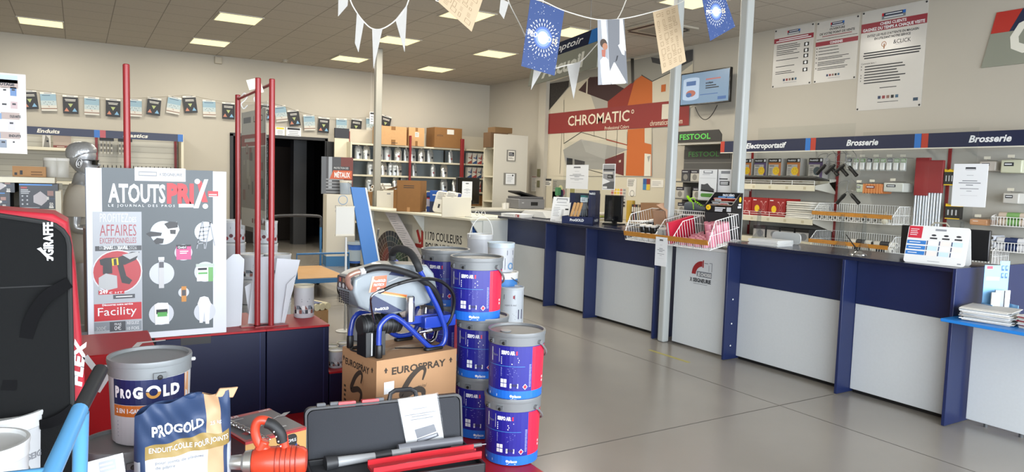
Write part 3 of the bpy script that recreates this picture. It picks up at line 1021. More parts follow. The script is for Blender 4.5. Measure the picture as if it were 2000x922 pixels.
def packbox(px, X, m, lab, name='roller_pack', ink=INK, d=.2, stripes=None, group='roller packs hung on the pegboard'):
 yc, w_, z0, z1 = rx(*px, X)
 def fr(b, w, h):
  if stripes:
   for k in range(7):
    b.rect(-w / 2 + w * k / 7, 0, -w / 2 + w * (k + .5) / 7, h, stripes, .0005)
  b.rect(-w * .34, h * .52, w * .12, h * .80, ink, .001)
  b.lines(-w * .3, h * .58, w * .08, h * .75, 1, PAPER, t=.5, z=.0015)
 o = carton(name, lab, 'pack', (X + d / 2, yc, z0), -90, w_, d, z1 - z0, m, fr, group)
 bv = o.modifiers.new('edge', 'BEVEL')
 bv.width, bv.segments, bv.limit_method = .012, 3, 'ANGLE'
 hook(yc, z1 + .012, XP - X, 'pegboard hook above the ' + lab.split(' behind')[0].split(' in ')[0][:40])
packbox((1671, 360, 1686, 376), 7.86, mat('#aab29c', .4), 'pale green roller pack left of the orange one', d=.18)
packbox((1685, 359, 1723, 378), 7.86, mat('#b56a34', .4), 'orange striped roller pack', ink=mat('#6a2f2f', .5), stripes=mat('#c88450', .4))
packbox((1725, 357, 1764, 375), 7.86, mat('#b9bbb4', .4), 'white roller pack right of the orange one')
packbox((1954, 312, 1996, 338), 7.86, mat('#b9bba4', .4), 'pale roller pack high at the right edge')
packbox((1958, 377, 1990, 398), 7.86, mat('#b4b2ac', .4), 'grey white roller pack with black label in the right edge column')
packbox((1912, 315, 1945, 334), 7.9, mat('#b5aea6', .4), 'plain pale pack behind the acrylic notice, top row')
packbox((1893, 428, 1928, 440), 7.86, mat('#b98a64', .45), 'flat orange pad pack beside the roller rods', ink=mat('#b98a64', .45))
wb = wire_basket('wire_basket', 'upper wire basket with orange price strip on the middle pegboard', (8.09, 5.0, 1.19), -90, 1.0, .44, .20, 'wire baskets on the pegboard', n=34)
dup(wb, loc=(8.09, 5.02, .85), label='lower wire basket with orange price strip just above the near worktop')
ROLL = mat('#c9c6bd', .8, noise=.05, scale=60)
def roller(loc, axis, ln, r, label, group, band=None, m=None, ends=True):
 """a fabric paint roller sleeve lying along axis 'x' (towards the reader) or 'y' (along the wall)"""
 t = thing('roller_sleeve', label, 'paint roller', loc, 0, group)
 M = T(0, 0, r, 90 if axis == 'x' else 0, 90)
 b = MB()
 b.lathe([(r * .55, -ln / 2), (r * .96, -ln / 2), (r, -ln / 2 + .008), (r, ln / 2 - .008), (r * .96, ln / 2), (r * .55, ln / 2)], m or ROLL, 18, M, caps=False)
 b.build('sleeve', t)
 b = MB()
 b.lathe([(r * .56, -ln / 2 - .001), (r * .45, -ln / 2 - .001), (r * .45, ln / 2 + .001), (r * .56, ln / 2 + .001)], mat('#6c665c', .6), 14, M, caps=False)
 b.build('core', t)
 if band:
  b = MB()
  b.lathe([(r * 1.01, -ln * .22), (r * 1.02, -ln * .2), (r * 1.02, ln * .2), (r * 1.01, ln * .22)], band, 18, M, caps=False)
  b.build('label_band', t)
 return t
r0 = roller((7.78, 5.42, 1.196), 'x', .2, .03, 'white roller sleeve in the upper basket, leftmost of the row', 'roller sleeves in the upper basket')
for k in range(1, 11):
 dup(r0, loc=(7.78, 5.42 - k * .07, 1.196), label='%s white roller sleeve from the left in the upper basket' % ('', 'second', 'third', 'fourth', 'fifth', 'sixth', 'seventh', 'eighth', 'ninth', 'tenth', 'eleventh')[k])
rb = roller((7.76, 4.94, .858), 'y', .25, .034, 'roller sleeve with dark label in the lower basket, left end', 'roller sleeves in the lower basket', INK)
dup(rb, loc=(7.76, 4.66, .858), label='roller sleeve with dark label in the lower basket, right end')
dup(rb, loc=(7.84, 4.80, .858), label='roller sleeve lying at the back of the lower basket, in the middle')
dup(rb, loc=(7.80, 4.93, .922), label='roller sleeve lying on top in the lower basket, left')
dup(rb, loc=(7.80, 4.64, .922), label='roller sleeve lying on top in the lower basket, right')
b = MB(T(0, 0, .05, 30, 0, 70))
b.lathe([(.02, -.1), (.034, -.09), (.034, .02), (.02, .03), (.008, .04), (.006, .2)], mat('#b9b29e', .6), 14)
tag(b.build('paint_brush', loc=(7.72, 4.62, 1.20)), 'pale round brush lying across the right end of the upper basket', 'brush')
# --- third bay: rods in red sleeves, yellow topped knives, roller baskets
def rod_card(pr, pt, lab):
 yc, w_, z0, z1 = rx(pr[0], pr[1], pr[2], pt, 7.95)
 t = thing('telescopic_rod_pack', lab, 'pack', (7.97, yc, z0), -90, 'red topped bundles of rods')
 h = z1 - z0
 hr = rx(pr[0], pr[1], pr[2], pr[3], 7.95)[2] - z0
 b = MB()
 b.bx(-w_ / 2, w_ / 2, -.02, .02, hr, h, mat('#862024', .5))
 b.build('red_sleeve', t, bevel=.004)
 for i in range(5):
  b = MB()
  b.lathe([(.011, 0), (.011, hr + .02)], mat('#c4cbd4', .3, .3), 10, T(-w_ / 2 + w_ * (i + .5) / 5, .005 * (i % 2), 0))
  b.build('rod', t)
rod_card((1784, 308, 1811, 382), 446, 'left bundle of white rods in a red sleeve')
rod_card((1810, 313, 1838, 377), 447, 'right bundle of white rods in a red sleeve')
for px_, lab in (((1843, 330, 1864, 362), 'upper black and yellow cutter pack beside the white rods'), ((1845, 398, 1874, 428), 'lower black and yellow cutter pack beside the white rods')):
 yc, w_, z0, z1 = rx(*px_, 7.95)
 t = thing('cutter_pack', lab, 'pack', (7.96, yc, z0), -90, 'black and yellow cutter packs')
 h = z1 - z0
 b = MB()
 b.bx(-w_ / 2, w_ / 2, 0, .06, 0, h * .82, mat('#1d1d1c', .5))
 b.M = F(0, 0, 0)
 for k in range(3):
  b.rect(-w_ * .35 + k * w_ * .27, h * .25, -w_ * .25 + k * w_ * .27, h * .6, LGREY)
 b.rect(-w_ / 2, 0, w_ / 2, h * .06, YELLOW)
 b.build('carton', t)
 b = MB()
 b.prism([(-w_ / 2, h * .82), (w_ / 2, h * .82), (w_ / 2, h), (w_ * .25, h * .9), (0, h), (-w_ * .25, h * .9), (-w_ / 2, h)], .06, YELLOW, M=F(0, .06, 0))
 b.build('yellow_top', t)
shelf(3.86, .56, 1.145, 7.80, 8.10, 'narrow shelf below the rods and cutter packs', guard=False)
for i, (z, m, bd, lab) in enumerate(((1.25, mat('#b9aa9a', .8), mat('#6f9a5a', .5), 'green banded'), (1.0, mat('#c6c7ca', .8), mat('#22325a', .5), 'navy banded'))):
 wire_basket('small_wire_basket', 'small wire basket of %s roller sleeves at the right edge' % lab, (8.09, 3.40, z), -90, .34, .30, .11, 'small wire baskets at the right edge', strip=False, n=12, front=.8)
 for k in range(4):
  roller((7.87 + .09 * (k // 2), 3.40, z + .006 + .066 * (k % 2)), 'y', .26, .032, '%s roller sleeve in the small basket, %s' % (lab, ('front bottom', 'front top', 'back bottom', 'back top')[k]), 'roller sleeves in small baskets', bd, m)
for k in range(8):
 p = onx(1908 + (k % 4) * 12, 470 + (k // 4) * 14, 7.9)
 roller((7.93, p.y, p.z), 'x', .22, .028, '%s row dark-cored white roller, %s from the left, behind the acrylic foot' % (('upper', 'lower')[k // 4], ('first', 'second', 'third', 'fourth')[k % 4]), 'dark cored rollers behind the acrylic screen', None, mat('#b9bcc4', .8))
wire_basket('small_wire_basket', 'small wire basket of dark-cored rollers behind the acrylic foot', (8.09, 3.73, .84), -90, .42, .32, .20, 'small wire baskets at the right edge', strip=False, n=14, front=.8)
# --- black tool display beyond the columns
t = thing('tool_display', 'black tool display bay with green lettering beyond the columns', 'display', (8.12, 7.66, 0), -90)
b = MB()
b.bx(-.5, .5, -.02, .02, 0, 2.19, mat('#4a4947', .6))
for z in (1.90, 1.80, 1.62, 1.45, 1.3):
 b.bx(-.5, .5, -.024, -.02, z, z + .012, mat('#6d6b66', .6))
b.build('back_panel', t)
b = MB(F(0, -.25, 0))
b.prism([(-.52, 2.20), (.46, 2.20), (.46, 2.30), (.40, 2.37), (-.52, 2.37)], .02, mat('#2a2826', .5))
b.text('FESTOOL', -.36, 2.245, .078, mat('#4fae46', .5, emit=.15), .62, bold=.02, z=.0215)
b.build('header_sign', t)
b = MB()
b.bx(-.5, .5, -.25, .0, 2.17, 2.19, STEELW)
b.build('top_shelf', t)
b = MB(F(0, -.021, 0))  # dim panel and lettering painted to stand in for the header sign's reflection
b.prism([(-.5, 1.97), (.42, 1.97), (.42, 2.11), (-.5, 2.11)], .004, mat('#34322f', .5))
b.text('FESTOOL', -.40, 2.0, .075, mat('#3c7d3a', .5), .62, bold=.01, z=.006)
b.build('sign_reflection', t)
for z, xs in ((1.62, (-.25, -.06, .13, .32)), (1.36, (-.35, .0)), (1.12, (-.30, -.08, .1))):
 MB().bx(-.5, .5, -.26, -.02, z - .02, z, mat('#5a5956', .6)).build('shelf', t)
 for i, x in enumerate(xs):
  yy = 7.66 - x
  carton('accessory_box', '%s box from the left on the %s shelf of the black tool display' % (('first', 'second', 'third', 'fourth')[i], {1.62: 'upper', 1.36: 'middle', 1.12: 'lower'}[z]), 'box', (8.12 - .15, yy, z + .001), -90, .17, .14, .17, mat('#a8a49b', .5) if (i + int(z * 100)) % 3 else mat('#3a3a3d', .5),
   lambda b, w, h: (b.rect(-w / 2, h * .7, w / 2, h, mat('#25222e', .5)), b.disc(0, h * .36, w * .27, mat('#77746e', .5), .001), b.lines(-w * .4, h * .76, w * .3, h * .92, 1, LGREY, t=.4, z=.001)), 'accessory boxes on the black tool display')
# ================================================================ ON AND BEHIND THE COUNTER
ZT = 1.0625
def a4(name, label, w, h, draw=None, m=PAPER, th=.002):
 """an upright sheet, front towards local -Y, standing on its lower edge"""
 b = MB()
 b.bx(-w / 2, w / 2, 0, th, 0, h, m)
 if draw:
  b.M = F(0, 0, 0)
  draw(b, w, h)
 return b
def notice_print(b, w, h):
 b.rect(-w * .15, h * .86, w * .15, h * .92, INK)
 b.lines(-w * .14, h * .865, w * .14, h * .885, 1, PAPER, t=.7, z=.0012, rag=0)
 b.lines(-w * .1, h * .72, w * .1, h * .74, 1, GREYT, rag=0)
 b.lines(-w * .22, h * .585, w * .22, h * .625, 1, GREYT, t=.5, al='c')
 b.lines(-w * .34, h * .535, w * .34, h * .575, 1, GREYT, t=.5, al='c', rag=.1)
 b.lines(-w * .16, h * .485, w * .16, h * .525, 1, GREYT, t=.5, al='c')
 b.lines(-w * .3, h * .40, w * .3, h * .44, 1, GREYT, t=.4, al='c', rag=.1)
 b.lines(-w * .1, h * .35, w * .1, h * .38, 1, GREYT, t=.4, al='c')
 b.rect(-w * .25, h * .26, w * .25, h * .263, GREYT)
def screen(y0, y1, z1, label, feet=True, x=5.19):
 t = thing('acrylic_screen', label, 'screen', (x, (y0 + y1) / 2, ZT), -90, 'clear acrylic counter screens')
 w = abs(y1 - y0)
 MB().bx(-w / 2, w / 2, 0, .005, .02, z1 - ZT, PLEX).build('clear_sheet', t)
 if feet:
  for s in (-1, 1):
   b = MB(T(s * (w / 2 - .06), 0, 0, 90))
   b.prism([(-.12, 0), (.12, 0), (.10, .03), (.03, .09), (.02, .30), (-.02, .30), (-.03, .09), (-.10, .03)], .006, PLEXT, M=Matrix.Rotation(R(90), 4, 'X'))
   b.build('acrylic_foot', t)
 return t
screen(7.30, 6.30, 2.05, 'clear acrylic screen on the far counter carrying two printed notices')
screen(3.33, 2.50, 2.005, 'clear acrylic screen on the near counter carrying a white notice')
screen(4.33, 3.40, 2.08, 'clear acrylic screen on the near counter just right of the columns')
def stick(px, draw, label, X=5.185, name='printed_notice', cat='notice', m=PAPER):
 yc, w, z0, z1 = rx(*px, X)
 b = a4(name, label, w, z1 - z0, draw, m)
 return tag(b.build(name, loc=(X - .003, yc, z0), rz=-90), label, cat)
stick((1106, 322, 1149, 369), notice_print, 'white printed notice hanging on the far acrylic screen, left one')
def bw(b, w, h):
 b.rect(-w * .44, h * .04, w * .44, h * .97, mat('#8c8d90', .5))
 b.rect(-w * .44, h * .74, w * .44, h * .80, INK, .001)
 b.rect(-w * .4, h * .62, w * .3, h * .68, PAPERW, .001)
 b.rect(-w * .1, h * .44, w * .35, h * .58, BLACK, .001)
 b.lines(-w * .05, h * .47, w * .3, h * .55, 2, LGREY, t=.4, z=.0014)
 b.rect(-w * .44, h * .04, w * .44, h * .33, mat('#55575b', .5), .001)
 b.poly([(-w * .44, h * .2), (w * .15, h * .32), (-w * .44, h * .45)], PAPER, .0016)
 b.rect(-w * .42, h * .05, -w * .1, h * .13, PAPER, .0016)
stick((1177, 320, 1202, 371), bw, 'black and white printed notice with a white arrow on the far acrylic screen')
stick((1861, 320, 1928, 404), notice_print, 'white printed notice hanging on the near acrylic screen at the right')
# booklet and scanner at the far end
b = MB()
b.bx(-.19, .19, -.12, .12, 0, .045, WHITE)
b.M = F(0, -.12, 0)
b.text('CHROMATIC', -.14, .012, .022, GREYT, .19)
b.rect(.08, .005, .15, .04, mat('#9a4a4a', .5))
b.disc(.1, .02, .012, PAPER, .001)
tag(b.build('booklet_box', loc=(5.04, 8.12, ZT), rz=-76, bevel=.003), 'flat white box reading CHROMATIC at the far end of the counter', 'box')
t = thing('scanner', 'pale grey flat scanner with sloping sides behind the CHROMATIC box', 'scanner', (5.34, 7.98, ZT), -90)
b = MB()
g = mat('#a3a5a6', .45)
b.add([(-.36, -.16, 0), (.36, -.16, 0), (.36, .16, 0), (-.36, .16, 0), (-.24, -.12, .09), (.20, -.12, .09), (.20, .14, .09), (-.24, .14, .09)], [(3, 2, 1, 0), (4, 5, 6, 7), (0, 1, 5, 4), (1, 2, 6, 5), (2, 3, 7, 6), (3, 0, 4, 7)], g)
b.build('lid', t, bevel=.006)
MB().bx(-.37, .37, -.17, .165, -.0005, .012, mat('#4a4c50', .5)).build('base', t)
# leaning easel cards and sheet holder
t = thing('easel_card', 'folded white easel card standing end-on beside the leaning price sheet', 'card stand', (5.26, 7.44, ZT), -15)
for s in (-1, 1):
 b = MB(T(0, 0, 0, 0, s * 17))
 b.bx(-.10, .10, -.002, .002, 0, .20, PAPERW)
 b.M = b.M @ F(0, -.002 * 1, 0)
 b.rect(-.08, .03, .08, .16, mat('#6b6b6a', .5))
 b.build('panel', t, loc=(0, s * .06, 0))
def sheet(b, w, h):
 b.rect(-w * .30, h * .84, w * .30, h * .95, GREYT)
 b.rect(-w * .26, h * .85, w * .26, h * .90, PAPER, .0012)
 b.lines(-w * .3, h * .74, w * .3, h * .82, 1, GREYT, t=.3, al='c')
 b.rect(-w * .34, h * .66, w * .34, h * .675, GREYT)
 b.lines(-w * .4, h * .2, 0, h * .6, 6, GREYT, t=.25)
 b.rect(w * .05, h * .12, w * .18, h * .5, LGREY)
 b.rect(w * .24, h * .48, w * .42, h * .54, INK)
 b.lines(-w * .44, h * .03, -w * .2, h * .06, 1, INK)
t = thing('price_sheet', 'leaning white price sheet in a stand, left of the navy glove display', 'sign', (5.05, 7.16, ZT), -62)
b = a4('sheet', '', .25, .31, sheet)
o = b.build('sheet', t)
o.rotation_euler = (R(-14), 0, 0)
b = MB()
b.bx(-.03, .03, 0, .15, 0, .004, PLEX).bx(-.03, .03, .07, .074, 0, .2, PLEX)
b.build('stand_foot', t)
# navy cardboard display with gloves and brushes
t = thing('counter_display', 'navy cardboard counter display holding gloves and wooden brushes', 'display', (5.15, 6.85, ZT), -52)
b = MB()
for a in ((-.19, .19, -.16, -.155), (-.19, .19, .155, .16)):
 b.bx(a[0], a[1], a[2], a[3], 0, .085, NAVY)
b.bx(-.19, -.185, -.16, .16, 0, .085, NAVY).bx(.185, .19, -.16, .16, 0, .085, NAVY).bx(-.19, .19, -.16, .16, 0, .004, NAVY)
b.M = F(0, -.16, 0)
b.text('ProGOLD', -.09, .03, .028, PAPER, .17, bold=.05)
b.M = F(.19, 0, 0, 90)
b.text('ProGOLD', -.09, .03, .028, PAPER, .17, bold=.05)
b.build('tray', t)
b = MB()
b.bx(-.19, .19, .15, .158, .02, .36, mat('#131a3c', .45))
b.bx(.10, .186, -.05, .15, .02, .40, mat('#131a3c', .45))
b.M = F(.04, .149, 0)
b.text('ProGOLD', -.05, .30, .028, PAPER, .12, bold=.05)
b.M = F(.143, -.051, 0)
b.text('ProGOLD', -.035, .35, .022, PAPER, .07, bold=.05)
b.build('back_board', t)
b = MB()
b.tube([(.02, .15, .30), (.02, .05, .305), (.02, .03, .32)], .005, WHITE, 8)
b.build('peg', t)
t2 = thing('work_gloves', 'grey knitted gloves hanging on the navy counter display', 'gloves', (5.15, 6.85, ZT), -52)
gl = mat('#6b7076', .9, bump=.3, scale=200)
b = MB()
b.prism([(-.02, .16), (.06, .16), (.065, .27), (-.015, .28)], .028, gl, M=F(0, .06, 0))
b.build('palm', t2, bevel=.008)
for i in range(4):
 b = MB()
 b.lathe([(.006, -.075 + .008 * abs(i - 1.5)), (.010, -.06), (.0105, 0), (.0105, .02)], gl, 10, T(-.01 + i * .021, .045, .15, 0, 0, 4 * (1.5 - i)))
 b.build('finger', t2)
b = MB()
b.lathe([(.006, -.06), (.011, -.05), (.012, 0), (.012, .03)], gl, 10, T(.07, .045, .19, 0, 0, -30))
b.build('thumb', t2)
b = MB()
b.bx(-.02, .07, .026, .03, .255, .32, mat('#c9d6dc', .5)).bx(-.02, .07, .0255, .03, .31, .335, mat('#2f6a6a', .5))
b.M = F(0, .0255, 0)
b.lines(-.01, .262, .06, .302, 3, INK, t=.4)
b.build('header_card', t2)
b = None
for k in range(3):
 b = MB(T(-.12 + .035 * k, -.07 + .02 * k, .006, 0, -12, 12))
 wd = mat('#b98f5c', .6, noise=.15, scale=40)
 b.prism(rrect(-.017, 0, .017, .25, .012), .012, wd, M=F(0, 0, 0))
 b.bx(-.018, .018, -.001, .013, .10, .15, mat('#aeb8c4', .5))
 o = b.build('wooden_brush', loc=(5.15, 6.85, ZT), rz=-52, bevel=.003)
 tag(o, ('left', 'middle', 'right')[k] + ' wooden-handled brush standing in the navy counter display', 'brush', 'wooden brushes in the counter display')
# dark monitor, papers behind
def monitor(loc, rz, w, h, label, lift=.07):
 t = thing('monitor', label, 'monitor', loc, rz)
 b = MB()
 b.bx(-w / 2, w / 2, 0, .035, lift, lift + h, mat('#141416', .35))
 b.build('casing', t, bevel=.006)
 b = MB()
 b.bx(-w / 2 + .015, w / 2 - .015, -.002, 0, lift + .015, lift + h - .015, BLKGL)
 b.build('screen', t)
 b = MB()
 b.bx(-.03, .03, .03, .06, .01, lift + h * .5, BLACK)
 b.prism(rrect(-.12, -.06, .12, .12, .03), .012, BLACK)
 b.build('stand', t, bevel=.003)
 return t
monitor((5.45, 6.62, ZT), -70, .24, .32, 'black monitor behind the glove display on the far counter', .03)
def stack(x, y, z, w, d, n, label, cols, th=.005, rz=0, group=None, name='paper_stack', cat='papers', jit=.012):
 b = MB()
 for i in range(n):
  M = T(rnd.uniform(-jit, jit), rnd.uniform(-jit, jit), i * th, rnd.uniform(-5, 5) * jit / .012)
  b.box(0, 0, th * .45, w * rnd.uniform(.94, 1), d * rnd.uniform(.94, 1), th * .85, cols[i % len(cols)], M)
 o = tag(b.build(name, loc=(x, y, z), rz=rz), label, cat, group)
 return o
stack(5.38, 5.98, ZT, .30, .24, 7, 'loose papers piled on the far counter behind the acrylic foot', [PAPERW, mat('#a89880', .7), PAPER, mat('#8c8478', .7)], .012)
b = MB()
b.bx(-.12, .12, -.10, .10, 0, .085, BLACK)
b.bx(-.1, .1, -.08, .08, .085, .10, mat('#1c1c1e', .5))
tag(b.build('card_terminal', loc=(5.34, 5.64, ZT), rz=-80, bevel=.01), 'black till printer on the counter left of the wire basket', 'printer')
# ---- the long white wire basket on the module, and what lies in it
t = wire_basket('counter_basket', 'long white wire basket with orange strip overhanging the white counter module', (5.10, 4.945, 1.075), -90, 1.12, .40, .24, n=44, front=.28)
t.rotation_euler = (R(12), 0, R(-90))
for k, x in enumerate((-.12, .12)):
 b = MB()
 prof = [(0, .20), (-.25, .20), (-.395, .08), (-.395, .004), (0, .004)]
 b.tube([(x, y, z) for y, z in prof], .004, WIRE, 6, closed=True)
 for i in range(1, 12):
  y = -.40 * i / 12
  zt = .20 if y > -.25 else .20 + (y + .25) * .12 / .145
  b.tube([(x, y, .004), (x, y, zt)], .0025, WIRE, 4)
 b.build('divider', t)
BX = t.matrix_basis
def inb(x, y, z):
 """world place of a point given in the basket's own frame"""
 M = T(5.10, 4.945, 1.075, -90) @ Matrix.Rotation(R(12), 4, 'X')
 return tuple(M @ Vector((x, y, z)))
def tilt(o):
 o.rotation_euler = (R(12), 0, R(-90))
 return o
def can(name, label, cat, loc, r, h, body, lid, group=None, label_m=None, txt=None, M=None):
 t = thing(name, label, cat, loc, -90, group)
 b = MB()
 b.lathe([(r * .94, 0), (r, .006), (r, h * .84), (r * .96, h * .86)], body, 20)
 if label_m:
  s = len(b.v)
  b.rect(-r * 1.2, h * .2, r * 1.2, h * .6, label_m, .001)
  if txt:
   b.text(txt, 0, h * .42, h * .16, PAPER, r * 1.6, 'c', .05, z=.002)
  b.wrap(s, r)
 b.build('pot', t)
 b = MB()
 b.lathe([(r * .99, h * .85), (r * 1.03, h * .86), (r * 1.03, h * .97), (r * .98, h), (0, h)], lid, 20, caps=False)
 b.build('lid', t)
 return t
for k in range(6):
 tilt(can('tinter_pot', ('front left', 'front middle', 'front right', 'back left', 'back middle', 'back right')[k] + ' black pot with white lid at the left end of the wire basket', 'pot', inb(-.50 + .085 * (k % 3) + .03 * (k // 3), -.20 + .10 * (k // 3), .006), .036, .11 + .03 * (k // 3), mat('#121214', .3), WHITE, 'black pots in the wire basket', LGREY))
tilt(can('paint_pot', 'white pot with navy label standing at the back left of the wire basket', 'pot', inb(-.36, -.055, .006), .05, .24, WHITE, WHITE, None, NAVY, 'PRO'))
def roll(loc, r, h, m, label, group, M=None, name='tape_roll', cat='roll', core=True):
 b = MB(M)
 b.lathe([(r * .45, 0), (r * .97, 0), (r, .004), (r, h - .004), (r * .97, h), (r * .45, h), (r * .45, 0)], m, 20, caps=False)
 return tag(b.build(name, loc=loc), label, cat, group)
for k in range(4):
 tilt(roll(inb(-.40 + k * .088, -.335, .006), .042, .055, WHITE, ('leftmost', 'second', 'third', 'rightmost')[k] + ' white tape roll along the front of the wire basket', 'white tape rolls in the wire basket'))
t = thing('open_carton', 'open brown carton in the left half of the wire basket', 'box', inb(-.27, -.13, .006), -90)
tilt(t)
b = MB()
cb = mat('#a37f66', .75, noise=.06)
b.bx(-.09, .09, -.05, -.046, 0, .26, cb).bx(-.09, .09, .05, .054, 0, .26, cb).bx(-.09, -.086, -.05, .05, 0, .26, cb).bx(.086, .09, -.05, .05, 0, .26, cb).bx(-.09, .09, -.05, .05, 0, .004, cb)
b.M = F(0, -.05, 0)
b.rect(-.06, .03, .08, .12, PAPERW)
b.lines(-.05, .05, .06, .11, 3, INK, t=.4, z=.0012)
b.build('body', t)
b = MB(T(.09, 0, .26, 0, 0, -65))
b.bx(0, .003, -.05, .05, 0, .13, cb)
b.build('flap', t)
def fr(b, w, h):
 b.text('rolio', 0, .02, .03, INK, M=Matrix.Rotation(R(90), 4, 'Z') @ T(.02, -.055, 0), w=.10)
tilt(carton('grey_carton', 'grey carton with upright lettering in the middle of the wire basket', 'box', inb(-.055, -.25, .006), -90, .11, .24, .13, mat('#a7a8a6', .5), fr))
t = thing('catalogue', 'red and white catalogue standing on edge in the middle of the wire basket', 'book', inb(.05, -.21, .006), -90)
tilt(t)
MB().bx(-.010, .012, -.17, .15, .004, .20, PAPER).build('pages', t)
MB().bx(-.016, -.011, -.172, .155, 0, .205, mat('#b01a34', .4)).bx(.013, .018, -.172, .155, 0, .205, mat('#b01a34', .4)).bx(-.016, .018, .151, .155, 0, .205, mat('#b01a34', .4)).build('cover', t)
PINK = mat('#c77f90', .35, noise=.1, scale=20)
pk = 0
for row, y in ((0, -.33), (1, -.25), (2, -.17), (3, -.08)):
 for c in range(4 if row != 1 else 3):
  x = .185 + c * .092 + (.046 if row == 1 else 0)
  h = .055 if row < 2 else (.055 if c < 2 else .17)
  tilt(roll(inb(x, y, .006), .043, h + (.11 if row == 3 and c == 1 else 0), PINK, '%s pink roll from the left, %s row in the wire basket' % (('first', 'second', 'third', 'fourth')[c], ('front', 'second', 'third', 'back')[row]), 'pink rolls in the wire basket'))
p = inb(.26, -.08, .235)
tilt(roll(inb(.50, -.30, .006), .044, .14, PINK, 'tall pink roll in the front right corner of the wire basket', 'pink rolls in the wire basket'))
b = MB()
b.bx(-.075, .075, 0, .002, -.21, 0, PAPER)
b.M = F(0, -.0005, -.21)
notice_print(b, .15, .21)
p = inb(-.005, -.415, .075)
o = tag(b.build('hanging_notice', loc=(p[0] - .004, p[1], p[2]), rz=-88), 'white printed notice hanging from the orange strip of the wire basket', 'notice')
o.scale = (1, 1, 1.3)
# safety shoe with neon laces on a wire shelf behind the basket
t = thing('safety_shoe', 'grey and black safety shoe with neon green laces above the wire basket', 'shoe', (5.20, 5.02, 1.272), -76)
def loft(secs, m, b, n=16):
 """skin over rounded sections: (x, halfwidth, z0, z1)"""
 rings = []
 for x, hw, z0, z1 in secs:
  ring = []
  for i in range(n):
   a = 2 * PI * i / n
   ca, sa = math.cos(a), math.sin(a)
   ring.append((x, hw * math.copysign(abs(ca) ** .7, ca), (z0 + z1) / 2 + (z1 - z0) / 2 * math.copysign(abs(sa) ** .7, sa)))
  rings.append(ring)
 vs = [p for r_ in rings for p in r_]
 fs = [(k * n + i, k * n + (i + 1) % n, (k + 1) * n + (i + 1) % n, (k + 1) * n + i) for k in range(len(rings) - 1) for i in range(n)]
 fs += [tuple(range(n - 1, -1, -1)), tuple((len(rings) - 1) * n + i for i in range(n))]
 return b.add(vs, fs, m)
loft([(-.14, .025, .02, .08), (-.13, .038, .015, .115), (-.09, .042, .015, .125), (-.04, .042, .015, .118), (.01, .045, .015, .095), (.07, .050, .015, .072), (.12, .046, .015, .060), (.145, .026, .018, .042)], mat('#4c525a', .7), MB()).build('upper', t)
loft([(-.146, .028, 0, .03), (-.12, .042, 0, .03), (-.03, .040, .004, .028), (.07, .053, 0, .026), (.13, .048, 0, .03), (.152, .022, .01, .034)], mat('#151517', .6), MB()).build('sole', t)
b = MB()
loft([(.07, .0515, .017, .055), (.10, .051, .016, .058), (.135, .040, .016, .048), (.149, .024, .018, .04)], mat('#1f2022', .6), b).build('toe_cap', t)
b = MB()
lc = mat('#9ddb1e', .5)
for i in range(4):
 x = .045 - i * .02
 z = .085 + i * .011
 b.tube([(x, -.03, z), (x - .01, 0, z + .008), (x, .03, z)], .004, lc, 6)
b.tube(spline([(-.03, 0, .122), (-.03, -.03, .16), (-.06, -.05, .15), (-.03, -.045, .11), (-.01, -.06, .05)], 5), .004, lc, 6)
b.build('laces', t)
b = MB(T(-.07, 0, .115, 0, 0, -40))
b.prism(rrect(-.012, 0, .012, .085, .01), .006, lc, M=F())
b.build('tongue', t)
t = thing('wire_shelf', 'white wire shoe shelf standing on the counter behind the wire basket', 'shelf', (5.22, 4.88, ZT), -90)
b = MB()
for y in (-.10, -.05, 0, .05, .10):
 b.tube([(-.30, y, .20), (.24, y, .20)], .004, WIRE, 6)
b.tube([(-.30, -.1, .20), (-.30, .1, .20)], .004, WIRE, 6).tube([(.24, -.1, .20), (.24, .1, .20)], .004, WIRE, 6)
b.build('top_wires', t)
for x in (-.30, .24):
 for y in (-.10, .10):
  MB().tube([(x, y, 0), (x, y, .20)], .005, WIRE, 6).build('leg', t)
# black pack dispenser on a block, behind the basket's right end
t = thing('pack_dispenser', 'black cardboard dispenser with cut corner and yellow badges behind the wire basket', 'display', (5.14, 4.625, 1.315), -74)
t.scale = (.72, .72, .72)
bk = mat('#0d0d10', .45)
b = MB()
side = [(-.15, 0), (.13, 0), (.13, .06), (.13, .06)]
prof = [(-.17, 0), (.12, 0), (.12, .255), (.06, .255), (-.17, .10)]
for x in (-.185, .175):
 b.prism([(y, z) for y, z in prof], .010, bk, M=Matrix(((0, 0, 1, x), (1, 0, 0, 0), (0, 1, 0, 0), (0, 0, 0, 1))))
b.bx(-.18, .18, -.17, -.164, 0, .085, bk).bx(-.18, .18, .114, .12, 0, .255, bk).bx(-.18, .18, -.17, .12, 0, .006, bk).bx(-.18, .18, .055, .118, .19, .255, bk)
b.M = F(0, -.17, 0)
for k in range(3):
 b.lines(-.05, .012 + k * .02, .10, .028 + k * .02, 1, PAPER, t=.75)
b.rect(.11, .015, .17, .07, LGREY)
b.disc(-.14, .06, .034, YELLOW, .002)
b.lines(-.16, .048, -.12, .072, 2, INK, t=.4, z=.003)
b.M = F(0, .054, 0)
b.text('PACK DÉMO', -.06, .207, .026, PAPER, .16, bold=.05)
b.M = F(.186, -.02, 0, 90)
b.disc(.06, .17, .034, YELLOW, .002)
b.rect(.0, .06, .10, .085, PAPER).rect(.02, .095, .10, .115, PAPER)
b.build('case', t)
